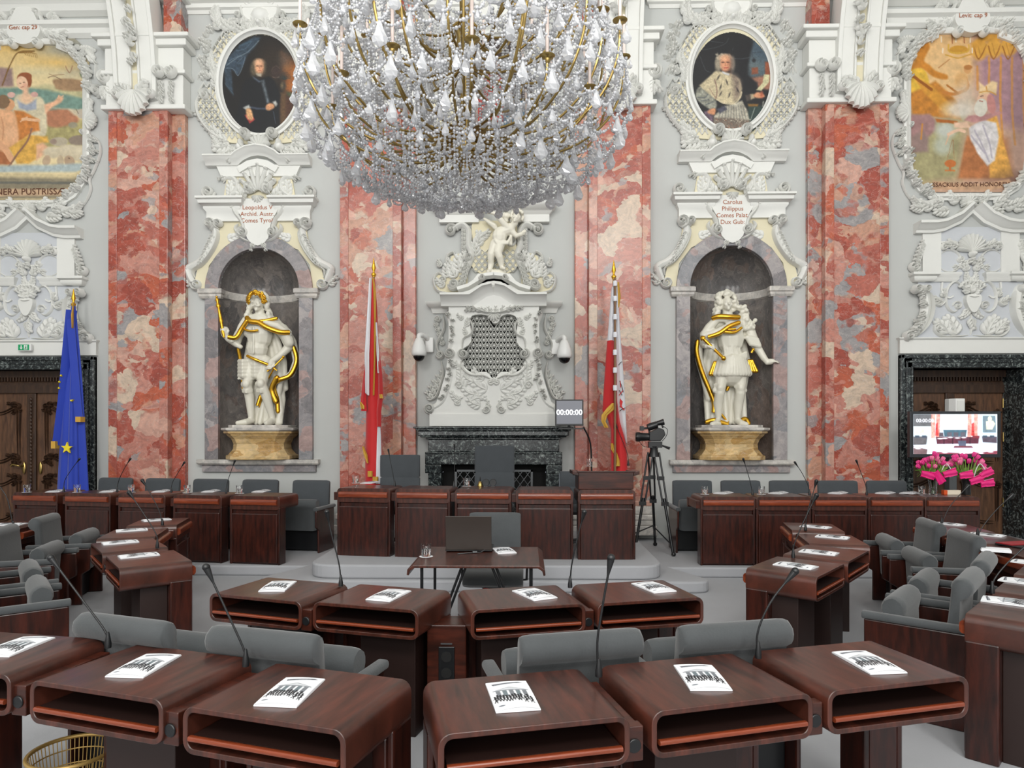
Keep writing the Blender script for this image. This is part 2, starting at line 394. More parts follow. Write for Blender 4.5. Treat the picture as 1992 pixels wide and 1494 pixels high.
# ---------------------------------------------------------------- relief ornament tools (sizes in photo pixels at the wall, times k metres)
def crom(pts, n=6, closed=False):
    P = [Vector(p) for p in pts]; m = len(P); out = []
    rng = range(m) if closed else range(m - 1)
    for i in rng:
        if closed: a, b, c, d = P[(i - 1) % m], P[i], P[(i + 1) % m], P[(i + 2) % m]
        else: a, b, c, d = P[max(i - 1, 0)], P[i], P[i + 1], P[min(i + 2, m - 1)]
        for k in range(n):
            t = k / n
            out.append(.5 * ((2 * b) + (c - a) * t + (2 * a - 5 * b + 4 * c - d) * t * t + (3 * b - a - 3 * c + d) * t ** 3))
    if not closed: out.append(P[-1])
    return out
class Orn(MB):
    def __init__(s, k, sx=1): super().__init__(); s.k = k; s.sx = sx
    def W(s, x, y, h): return Vector((x * s.k * s.sx, -h * 1.3 * s.k, HC + (HY - y) * s.k))
    def both(s, fn):
        for q in (1, -1): s.sx = q; fn()
        s.sx = 1
    def rib(s, pts, w, h, base=0, n=5, sm=True, taper=(.15, .15), tl=.3):
        p = crom(pts, n) if sm else [Vector(q) for q in pts]
        m = len(p); rings = []
        for i in range(m):
            t = p[min(i + 1, m - 1)] - p[max(i - 1, 0)]
            if t.length < 1e-6: t = Vector((1, 0))
            t.normalize(); nn = Vector((-t.y, t.x)); u = i / (m - 1)
            f = 1.0
            if u < tl: f = min(f, taper[0] + (1 - taper[0]) * math.sin(u / tl * PI / 2))
            if 1 - u < tl: f = min(f, taper[1] + (1 - taper[1]) * math.sin((1 - u) / tl * PI / 2))
            ww = w / 2 * f; hh = h * f
            rings.append([s.W(p[i].x + nn.x * ww * math.cos(a), p[i].y + nn.y * ww * math.cos(a), base + hh * math.sin(a)) for a in (0, PI * .22, PI * .5, PI * .78, PI)])
        s.loft(rings, True, False)
    def blob(s, x, y, r, h, base=0, ry=None, ang=0, seg=8):
        ry = ry or r; ca, sa = math.cos(ang), math.sin(ang); rings = []
        for ph in (0, .28 * PI, .42 * PI):
            rr = math.cos(ph); rings.append([s.W(x + (r * rr * math.cos(a * 2 * PI / seg)) * ca - (ry * rr * math.sin(a * 2 * PI / seg)) * sa,
                                              y + (r * rr * math.cos(a * 2 * PI / seg)) * sa + (ry * rr * math.sin(a * 2 * PI / seg)) * ca, base + h * math.sin(ph)) for a in range(seg)])
        s.loft(rings, True, True)
    def scroll(s, cx, cy, r, a0=0, turns=1.6, d=1, w=5, h=5, base=0, lead=None):
        pts = list(lead or [])
        n = int(turns * 10)
        for i in range(n + 1):
            t = i / n; a = a0 + d * t * turns * 2 * PI; rr = r * (1 - .8 * t)
            pts.append((cx + rr * math.cos(a), cy + rr * math.sin(a)))
        s.rib(pts, w, h, base, n=2, taper=(.5 if lead is None else .3, .5), tl=.15)
        s.blob(cx, cy, r * .25, h * 1.5, base)
    def leaf(s, x, y, ang, L, Wd=None, n=4, h=5, base=0, curl=.4):
        """acanthus leaf growing from x,y along ang (degrees, 0 = right, 90 = up)"""
        Wd = Wd or L * .55; a = math.radians(ang); pts = []
        for i in range(5):
            t = i / 4; aa = a + curl * t * t; pts.append((x + math.cos(aa) * L * t, y - math.sin(aa) * L * t))
        s.rib(pts, L * .13, h, base, n=3, taper=(.6, .2))
        for i in range(n):
            t = (i + .3) / n; q = pts[min(int(t * 4), 4)]
            l = Wd * (1 - .55 * t)
            for sd in (1, -1):
                b = a + curl * t * t + sd * (.95 - .35 * t)
                s.rib([(q[0], q[1]), (q[0] + math.cos(b) * l * .55, q[1] - math.sin(b) * l * .55), (q[0] + math.cos(b - sd * .35) * l, q[1] - math.sin(b - sd * .35) * l)],
                      L * .23, h * .9, base, n=2, taper=(.5, .15), tl=.45)
    def flower(s, x, y, r, h=4, base=0, n=5):
        for i in range(n):
            a = i * 2 * PI / n + x; s.blob(x + r * .6 * math.cos(a), y + r * .6 * math.sin(a), r * .48, h, base, ry=r * .36, ang=a, seg=6)
        s.blob(x, y, r * .28, h * 1.4, base, seg=6)
    def shell(s, x, y, r, a0, a1, n=9, h=6, base=0, w=None):
        w = w or r * abs(math.radians(a1 - a0)) / n * .95
        for i in range(n):
            a = math.radians(a0 + (a1 - a0) * i / (n - 1)); rr = r * (.86 + .14 * math.sin(PI * i / (n - 1)))
            s.rib([(x, y), (x + math.cos(a) * rr * .6, y - math.sin(a) * rr * .6), (x + math.cos(a) * rr, y - math.sin(a) * rr)], w, h, base, n=3, taper=(.25, .7), tl=.75)
    def garland(s, pts, r=6, n=14, h=6, base=0):
        p = crom(pts, 8)
        for i in range(n):
            q = p[int(i / (n - 1) * (len(p) - 1))]; jx, jy = random.uniform(-1, 1) * r * .7, random.uniform(-1, 1) * r * .5
            if i % 3 == 0: s.flower(q.x + jx * .5, q.y + jy, r * 1.05, h * 1.2, base)
            else: s.leaf(q.x, q.y, random.uniform(0, 360), r * 2.0, r * 1.2, 2, h, base)
    def mould(s, path, prof, closed=False, sm=0):
        """profile (offset along left normal, height) swept along a path with mitred corners"""
        P = crom(path, sm, closed) if sm else [Vector(p) for p in path]; m = len(P); rings = []
        for i in range(m):
            if closed: a, c = P[(i - 1) % m], P[(i + 1) % m]
            else: a, c = P[max(i - 1, 0)], P[min(i + 1, m - 1)]
            t1 = (P[i] - a); t2 = (c - P[i])
            if t1.length < 1e-6: t1 = t2
            if t2.length < 1e-6: t2 = t1
            t1 = t1.normalized(); t2 = t2.normalized(); n1 = Vector((t1.y, -t1.x)); n2 = Vector((t2.y, -t2.x))
            nn = n1 + n2; L = max(nn.length, .5); nn = nn.normalized() * (2 / L if L > .9 else 1.6)
            rings.append([s.W(P[i].x + nn.x * o, P[i].y + nn.y * o, h) for o, h in prof])
        if closed: rings.append(rings[0])
        s.loft(rings, not closed, True)
    def stack(s, x0, x1, levels):
        """entablature block: levels of (y, extra projection) ; widens as it projects"""
        rings = []
        for y, e in levels:
            rings.append([s.W(x0 - e, y, 0), s.W(x0 - e, y, e), s.W(x1 + e, y, e), s.W(x1 + e, y, 0)])
        s.loft(rings, True, True)
    def plate(s, poly, h, base=0, sm=0):
        P = crom(poly, sm, True) if sm else [Vector(p) for p in poly]
        a = [s.W(p.x, p.y, base) for p in P]; b = [s.W(p.x, p.y, base + h) for p in P]; n = len(P)
        s.add(a + b, [tuple(range(n, 2 * n))] + [(i, (i + 1) % n, n + (i + 1) % n, n + i) for i in range(n)])
def ellp(cx, cy, rx, ry, a0, a1, n=16):
    return [(cx + rx * math.cos(math.radians(a0 + (a1 - a0) * i / (n - 1))), cy - ry * math.sin(math.radians(a0 + (a1 - a0) * i / (n - 1)))) for i in range(n)]
CORN = lambda H, e: [(0, 0), (0, e * .35), (H * .3, e * .45), (H * .45, e * .8), (H * .7, e * .85), (H * .75, e), (H, e), (H, 0)]

# ---------------------------------------------------------------- niches, surrounds and pediments
def niche_arch(nx, side, txt, lab):
    t = thing('statue_niche', 'grey marble niche with round arch and sill, holding the %s' % lab, 'niche', (nx, D, 0))
    k = KL
    g = MB(); R = NRAD; z0 = NSILL; z1 = NSPR; n = 20
    A = [PI * i / n for i in range(n + 1)]
    g.loft([[(R * math.cos(a), R * math.sin(a) * .85, z) for a in A] for z in (z0, z1)], False, False)
    rows = []
    for j in range(11):
        e = PI / 2 * j / 10; rows.append([(R * math.cos(e) * math.cos(a), R * math.cos(e) * math.sin(a) * .85, z1 + R * math.sin(e)) for a in A])
    g.loft(rows, False, False)
    g.add([(R * math.cos(a), R * math.sin(a) * .85, z0) for a in A], [tuple(range(n + 1))])
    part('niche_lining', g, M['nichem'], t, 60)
    g = MB(); rr = []
    for (q, z) in ((0, 0), (.035, .02), (.045, .07), (.055, .10), (.055, .125), (0, .125)):
        rr.append([((R - q) * math.cos(a), (R - q) * math.sin(a) * .85, z1 - .125 + z) for a in A])
    g.loft(rr, False, False); part('inner_band', g, M['palem'], t, 40)
    o = Orn(k)
    out = ellp(0, 566, 104, 104, 0, 180, 33); inn = ellp(0, 566, 78, 78, 180, 0, 33)
    o.plate(out + inn, 7); part('arch_ring', o, M['greym'], t, 30, bev=.006)
    for s_ in (1, -1):
        o = Orn(k); x0, x1 = sorted((s_ * 78, s_ * 104)); o.plate([(x0, 583), (x1, 583), (x1, 893), (x0, 893)], 7); part('jamb', o, M['greym'], t, bev=.006)
        o = Orn(k); x0, x1 = sorted((s_ * 80, s_ * 105)); o.stack(x0, x1, [(584, 7), (580, 9), (576, 9), (574, 11), (567, 11), (565, 9)]); part('impost', o, M['palem'], t)
    o = Orn(k); o.stack(-105, 105, [(903, 10), (900, 12), (893, 12)]); part('sill', o, M['palem'], t)
    o = Orn(k); o.stack(-105, 105, [(917, 5), (903, 5)]); part('sill_apron', o, M['greym'], t)
    # stucco pediment above the niche
    s = thing('stucco_pediment', 'white stucco pediment with scrolls and an inscribed shield over the %s' % lab, 'stucco ornament', (nx, D, 0))
    y = Orn(k)
    y.plate([(-128, 560), (-104, 566), (-98, 520), (-75, 490), (0, 458), (75, 490), (98, 520), (104, 566), (128, 560), (118, 515), (96, 480), (88, 435), (-88, 435), (-96, 480), (-118, 515)], 3)
    y.plate([(-70, 392), (-62, 345), (62, 345), (70, 392)], 3)
    part('yellow_ground', y, M['yellow'], s)
    g = Orn(k)
    def half():
        g.stack(45, 92, [(436, 8), (418, 8), (413, 12), (409, 12), (405, 18), (399, 19), (397, 22), (393, 22)])
        g.rib([(98, 442), (84, 452), (90, 478), (112, 510), (136, 524), (138, 532), (130, 552)], 14, 8, 2, taper=(.7, .7), tl=.1)
        g.rib([(90, 445), (78, 458), (84, 484), (106, 516), (126, 530), (124, 545)], 4, 11, 2)
        g.scroll(122, 556, 11, 0, 1.5, 1, 5, 8, 2); g.scroll(93, 441, 12, PI / 2, 1.5, 1, 5, 10, 5); g.scroll(76, 441, 9, PI / 2, 1.4, -1, 5, 10, 5)
        g.leaf(134, 556, 25, 22, 14, 3, 5, 2); g.leaf(138, 548, 60, 16, 10, 3, 5, 2)
        for i in range(6): g.leaf(86 + i * 5, 462 + i * 10, -60 - i * 3, 13, 9, 2, 4, 8)
        g.scroll(98, 379, 13, PI, 1.7, -1, 5, 8, 3); g.rib([(110, 385), (98, 392), (70, 391), (48, 380), (42, 364), (50, 352), (64, 352), (70, 360)], 9, 7, 2)
        g.leaf(30, 388, 50, 34, 18, 4, 5, 3); g.leaf(52, 385, 70, 30, 16, 4, 4, 3)
        g.scroll(18, 372, 11, PI / 2, 1.6, 1, 5, 9, 6); g.leaf(66, 350, -30, 14, 9, 3, 5, 4)
        # shield rim
        g.rib([(10, 394), (38, 392), (50, 402), (44, 420), (32, 436), (28, 452), (36, 462)], 8, 9, 4)
        g.leaf(40, 398, 20, 18, 12, 3, 6, 8); g.leaf(46, 412, 60, 14, 10, 3, 6, 8); g.leaf(30, 392, 120, 16, 10, 3, 6, 8)
        g.scroll(28, 457, 11, -PI / 2, 1.6, 1, 5, 9, 6); g.rib([(40, 440), (44, 452), (30, 470), (14, 476)], 6, 8, 4)
        g.leaf(60, 468, 165, 32, 13, 4, 3, 3, curl=-.3); g.leaf(10, 478, -85, 16, 9, 3, 6, 6)
    g.both(half)
    g.mould([(-101, 313), (-46, 313), (-38, 306), (-20, 297), (0, 294), (20, 297), (38, 306), (46, 313), (101, 313)], [(-0, 0), (0, 20), (-3, 21), (-5, 18), (-9, 16), (-11, 12), (-17, 9), (-17, 0)])
    g.plate([(-82, 328), (82, 328), (72, 350), (-72, 350)], 7)
    g.mould([(-40, 334), (-20, 322), (0, 318), (20, 322), (40, 334)], [(0, 0), (0, 11), (-12, 11), (-12, 0)])
    for i in range(7):
        a = math.radians(90 + (i - 3) * 17); g.rib([(math.cos(a) * 8, 385 - math.sin(a) * 8), (math.cos(a) * 30, 385 - math.sin(a) * 30), (math.cos(a) * (58 - abs(i - 3) * 5), 385 - math.sin(a) * (58 - abs(i - 3) * 5))], 8, 8, 6, taper=(.5, .3))
        g.blob(math.cos(a) * (56 - abs(i - 3) * 5), 385 - math.sin(a) * (56 - abs(i - 3) * 5), 4, 8, 8)
    g.shell(0, 388, 14, 200, 340, 7, 7, 8)
    g.plate([(-34, 396), (34, 396), (40, 412), (26, 440), (20, 470), (0, 484), (-20, 470), (-26, 440), (-40, 412)], 8, 2, sm=3)
    part('stucco_relief', g, M['stucco'], s, 50)
    rows = txt.split('\n')
    for i, r in enumerate(rows):
        tx = part('lettering', text_mesh(r, 11.5 * k, M['redpaint'], .001), None, s)
        tx.rotation_euler = (PI / 2, 0, 0); tx.location = (0, -13.4 * k, HC + (HY - (414 - 4 * (len(rows) - 3) + (i - .2) * 12.5)) * k)
    return t
for nx, txt, lab in ((NL, 'Leopoldus V\nArchid. Austr.\nComes Tyrol:', 'laurel-wreathed statue'), (NR, 'Carolus\nPhilippus\nComes Palat.\nDux Gub:', 'long-wigged statue')):
    niche_arch(nx, 0, txt, lab)

def oval_surround(nx, k, lab, wide=75, high=98, cy=171):
    s = thing('stucco_surround', 'white and yellow stucco lattice frame around the %s' % lab, 'stucco ornament', (nx, D, 0))
    y = Orn(k)
    y.plate([(-20, 62), (-60, 66), (-92, 108), (-96, 140), (-84, 170), (-112, 182), (-122, 215), (-108, 250), (-70, 282), (70, 282), (108, 250), (122, 215), (112, 182), (84, 170), (96, 140), (92, 108), (60, 66), (20, 62)], 3, sm=4)
    part('yellow_ground', y, M['yellow'], s, 30)
    y = Orn(k)
    pl = [(20, 62), (60, 66), (92, 108), (96, 140), (84, 170), (112, 182), (122, 215), (108, 250), (70, 282), (0, 286), (0, 62)]
    def inside(x, q):
        c = False; x = abs(x)
        for i in range(len(pl)):
            (xa, ya), (xb, yb) = pl[i], pl[i - 1]
            if (ya > q) != (yb > q) and x < (xb - xa) * (q - ya) / (yb - ya) + xa: c = not c
        return c and (x / (wide + 16)) ** 2 + ((q - cy) / (high + 14)) ** 2 > 1
    def inside_old(x, q): return ((x / (wide + 16)) ** 2 + ((q - cy) / (high + 14)) ** 2 > 1) and ((abs(x) < 92 and 66 < q < 160 and abs(x) < 40 + (q - 62) * 1.2) or (abs(x) < 116 and 184 < q < 262 and abs(x) + (q - 184) * .55 < 142))
    for i in range(-14, 15):
        for j in range(0, 24):
            x = i * 11 + (5.5 if j % 2 else 0); q = 60 + j * 9
            if inside(x, q): y.flower(x, q, 5.2, 4, 3, 4)
            for sg in (1, -1):
                a = (x, q + 9); b = (x + sg * 5.5, q)
                if inside((a[0] + b[0]) / 2 + 2.7 * sg, (a[1] + b[1]) / 2): y.rib([(x - 5.5 * sg, q + 9), (x, q), (x + 5.5 * sg, q - 9)], 2.6, 3, 3, n=1, taper=(1, 1))
    part('lattice', y, M['stucco'], s, 50)['kind'] = 'stuff'
    g = Orn(k)
    g.mould(ellp(0, cy, wide - 2, high - 3, 360, 0, 65)[:-1], [(0, 0), (0, 5), (3, 7), (4, 11), (8, 12), (10, 8), (14, 7), (14, 0)], True)
    part('oval_moulding', g, M['stucco'], s, 40)
    g = Orn(k)
    def half():
        g.scroll(20, 14, 10, PI / 2, 1.6, -1, 5, 8, 3); g.rib([(30, 14), (36, 26), (34, 40), (30, 46), (38, 50), (46, 44)], 6, 8, 3); g.scroll(43, 40, 6, 0, 1.3, -1, 4, 7, 3)
        for i, (x, q, a, l) in enumerate([(14, 66, 120, 26), (22, 70, 60, 24), (10, 60, 90, 26), (36, 60, 150, 22), (30, 72, 20, 22), (60, 66, 35, 26), (46, 62, 10, 26), (84, 50, 80, 30), (78, 66, 60, 26), (92, 40, 110, 20), (60, 56, 150, 20)]):
            g.leaf(x, q, a, l, l * .6, 4, 6, 5)
        g.rib([(50, 64), (75, 62), (88, 46), (90, 22)], 5, 6, 3)
        g.rib([(92, 106), (98, 128), (92, 150), (86, 172)], 5, 6, 3)
        for (x, q, a, l) in [(84, 176, 70, 26), (90, 160, 100, 26), (95, 140, 80, 24), (88, 150, 60, 20), (98, 160, 50, 16)]: g.leaf(x, q, a, l, l * .6, 4, 6, 4)
        g.garland([(100, 66), (112, 86), (104, 104), (114, 122), (110, 150)], 8, 13, 7, 0)
        for i in range(5): g.rib([(112, 138), (112 + (i - 2) * 4, 150), (112 + (i - 2) * 6, 160 + 3 * (i % 2))], 3, 4, 0)
        g.scroll(107, 192, 11, PI, 1.6, 1, 5, 8, 3, lead=[(88, 182), (95, 178)])
        g.rib([(118, 186), (124, 208), (118, 236), (96, 264), (70, 280), (56, 294)], 6, 7, 2)
        for i in range(7): g.leaf(119 - i * 7, 225 + i * 9, -20 - i * 8, 13, 9, 2, 5, 3)
        for (x, q, a, l) in [(66, 280, 10, 30), (60, 288, -25, 34), (52, 292, -55, 26), (78, 272, 40, 26), (40, 296, -30, 24), (84, 292, 60, 20), (70, 300, -60, 22)]: g.leaf(x, q, a, l, l * .6, 4, 6, 3)
        g.flower(70, 284, 9, 8, 3)
        g.scroll(27, 271, 11, PI / 2, 1.7, 1, 5, 10, 9); g.rib([(36, 278), (36, 290), (28, 298)], 10, 10, 6)
        g.blob(38, 294, 9, 9, 6); g.leaf(48, 310, -70, 18, 12, 3, 6, 12)
    g.both(half)
    g.plate([(-30, 60), (-34, 30), (-20, 12), (0, 6), (20, 12), (34, 30), (30, 60), (0, 70)], 7, 0, sm=4)
    g.blob(0, 40, 20, 9, 5, ry=16); g.shell(0, 10, 16, 20, 160, 7, 7, 5); g.blob(0, 58, 6, 9, 8)
    g.shell(0, 296, 26, 25, 155, 7, 10, 6, w=9)
    part('stucco_relief', g, M['stucco'], s, 50)
    return s
oval_surround(NL + .02, KL, 'portrait of a man in black')
oval_surround(NR, KL, 'portrait of a man in an ermine cape')
CXC = onY(962, 0, D).x; KC = (onY(963, 0, D).x - onY(961, 0, D).x) / 2
oval_surround(CXC, KC, 'portrait behind the chandelier')

# ---------------------------------------------------------------- red marble pilasters with stucco capitals and cove ribs
def pilaster(x0, x1, inner, lab, ytop=206):
    """x0,x1: edges of the main shaft in px at the wall; inner=+1 if the narrower second layer stands to the right"""
    a = onY(x0, 0, D - .22).x; b = onY(x1, 0, D - .22).x; w = b - a; cx = (a + b) / 2
    t = thing('marble_pilaster', lab, 'pilaster', (cx, D, 0))
    zt = onY(0, ytop, D - .22).z; zt = HC + (HY - ytop) / F * (D - .22)
    g = MB(); g.box(-w / 2, w / 2, -.22, 0, .62, zt); part('shaft', g, M['red'], t, bev=.012)
    g = MB()
    g.box(-w / 2 - .004, -w / 2 + .12, -.232, 0, .62, zt - .01); g.box(w / 2 - .12, w / 2 + .004, -.232, 0, .62, zt - .01)
    part('shaft_edge_strips', g, M['red'], t, bev=.006)
    xi0, xi1 = sorted((inner * (w / 2), inner * (w / 2 + .20)))
    g = MB(); g.box(xi0, xi1, -.10, 0, .62, zt); part('set_back_shaft', g, M['red2'], t, bev=.01)
    g = MB()
    for z0, z1, e in ((0.2, .34, .09), (.34, .42, .05), (.42, .5, .07), (.5, .62, .03)): g.box(-w / 2 - e - (.2 if inner < 0 else 0), w / 2 + e + (.2 if inner > 0 else 0), -.22 - e, 0, z0, z1)
    part('base', g, M['palem'], t, bev=.015)
    g = MB(); g.box(-w / 2 - .02 - (.2 if inner < 0 else 0), w / 2 + .02 + (.2 if inner > 0 else 0), -.25, 0, .62, .70); part('base_moulding', g, M['red2'], t, bev=.015)
    # capital block
    k = (D - .3) / F
    c = MB(); ww = w / 2 + .02
    xl, xr = (-ww - (.2 if inner < 0 else 0), ww + (.2 if inner > 0 else 0))
    for z0, z1, e in ((zt - .02, zt + .05, .07), (zt + .05, zt + .5, .02), (zt + .5, zt + .56, .07), (zt + .56, zt + .9, .03), (zt + .9, zt + 1.0, .1), (zt + 1.0, zt + 1.06, .16)):
        c.box(xl - e, xr + e, -.22 - e, 0, z0, z1)
    part('capital_block', c, M['stucco'], t, bev=.015)
    # upper red shaft above the capital
    g = MB(); q0, q1 = sorted((inner * (w / 2 - .06), inner * (w / 2 + .2))); g.box(q0, q1, -.22, 0, zt + 1.06, zt + 1.62); part('upper_shaft', g, M['red2'], t)
    g = MB(); g.box(min(q0, q1) - .1, max(q0, q1) + .1, -.3, 0, zt + 1.62, zt + 1.95); part('upper_cap', g, M['stucco'], t, bev=.04)
    # corner volutes and drops
    vol = Orn(k); z2y = lambda z: HY - (z - HC) / k
    xe = (w / 2 + .1) / k * inner; yb = z2y(zt + .52)
    for i in range(2):
        xx = xe - inner * (2 + i * 20)
        vol.scroll(xx, yb + 2, 12, -PI / 2, 1.8, inner * (1 if i == 0 else -1), 6, 9, 33 if i else 30)
        vol.blob(xx, yb + 2, 11, 6, 28)
        for j in range(4): vol.leaf(xx, yb + 18 + j * 11, -90 + random.uniform(-20, 20), 12, 9, 2, 5, 30)
    xo = -(w / 2 + .06) / k * inner
    vol.scroll(xo, yb + 4, 15, -PI / 2, 1.8, -inner, 6, 9, 20); vol.leaf(xo, yb + 22, -70, 26, 16, 4, 7, 20); vol.leaf(xo, yb + 22, -110, 26, 16, 4, 7, 20)
    part('volutes', vol, M['stucco'], t, 50)
    # cove rib: leans out from the wall as it rises
    n = 14; zz = [zt + .12 + 3.6 * i / n for i in range(n + 1)]; off = [.27 + 1.5 * (i / n) ** 2.1 for i in range(n + 1)]
    def strip(g, xa, xb, d0, d1):
        g.loft([[(xa, -off[i] - d1, zz[i]), (xb, -off[i] - d1, zz[i]), (xb, -off[i] + d0, zz[i]), (xa, -off[i] + d0, zz[i])] for i in range(n + 1)])
    rx = w * .36
    g = MB(); strip(g, -rx, -rx + .06, .3, .05); strip(g, -rx + .06, -rx + .24, .3, .02); strip(g, rx - .24, rx - .06, .3, .02); strip(g, rx - .06, rx, .3, .05)
    strip(g, -rx + .24, -rx + .27, .3, .05); strip(g, rx - .27, rx - .24, .3, .05)
    part('cove_rib', g, M['stucco'], t, 40, bev=.008)
    g = MB(); strip(g, -rx + .27, rx - .27, .3, .0); part('cove_rib_yellow_band', g, M['yellow'], t, 40)
    g = Orn(1.0)
    for i in range(26):
        u = .14 + .8 * i / 26; z = zt + .12 + 3.6 * u; of = .27 + 1.5 * u ** 2.1
        r = .055 + .03 * (i % 3); o2 = Orn(1.0); y = HY - (z - HC)
        (o2.flower if i % 3 == 0 else lambda x, q, rr, h, b: o2.leaf(x, q, random.uniform(0, 360), rr * 1.6, rr, 2, h, b))(random.uniform(-.05, .05), y, r, .06, of)
        g.add(o2.v, o2.f)
    part('flower_garland', g, M['stucco'], t, 50)
    sh = Orn(k); y = z2y(zt + .05)
    for i in range(9):
        a = math.radians(-90 + (i - 4) * 19); sh.rib([(0, y - 24), (math.cos(a) * 20, y - 22 - math.sin(a) * 26), (math.cos(a) * 31, y - 18 - math.sin(a) * 44)], 13, 12, 34, n=4, taper=(.3, .8), tl=.7)
    sh.scroll(-34, y - 16, 9, 0, 1.5, -1, 6, 8, 34); sh.scroll(34, y - 16, 9, PI, 1.5, 1, 6, 8, 34)
    for s_ in (1, -1): sh.leaf(s_ * 8, y - 18, 90 - s_ * 50, 30, 18, 4, 8, 36)
    part('shell', sh, M['stucco'], t, 50)
    return t
pilaster(212, 326, 1, 'red and pink marble pilaster left of the laurel-wreathed statue, window light glinting on it')
pilaster(662, 780, 1, 'red marble pilaster behind the red-white-red flag, left of the fireplace')
pilaster(1146, 1265, -1, 'red marble pilaster behind the white and red eagle flag, right of the fireplace')
pilaster(1606, 1728, -1, 'red and grey marble pilaster right of the long-wigged statue')

# cornice strings between the capitals
yc = 26
for i, (a, b) in enumerate(((330, 662), (800, 1124), (1265, 1584))):
    o = Orn(KL); A = onY(a, 0, D).x; B = onY(b, 0, D).x
    o.stack(0, (B - A) / KL, [(yc + 8, 2), (yc + 2, 4), (yc, 8), (yc - 7, 9), (yc - 9, 14), (yc - 16, 14)])
    t = struct('trim_%d' % (i + 1), o, M['stucco']); t.location = (A, D, 0)
for i, (a, b) in enumerate(((-60, 212), (1728, 2060))):
    o = Orn(KL); A = onY(a, 0, D).x; B = onY(b, 0, D).x
    o.stack(0, (B - A) / KL, [(78, 2), (72, 8), (64, 10), (60, 16), (52, 16)]); o.stack(0, (B - A) / KL, [(36, 2), (30, 10), (20, 14), (8, 24), (0, 26), (-6, 26)])
    t = struct('trim_%d' % (i + 4), o, M['stucco']); t.location = (A, D, 0)

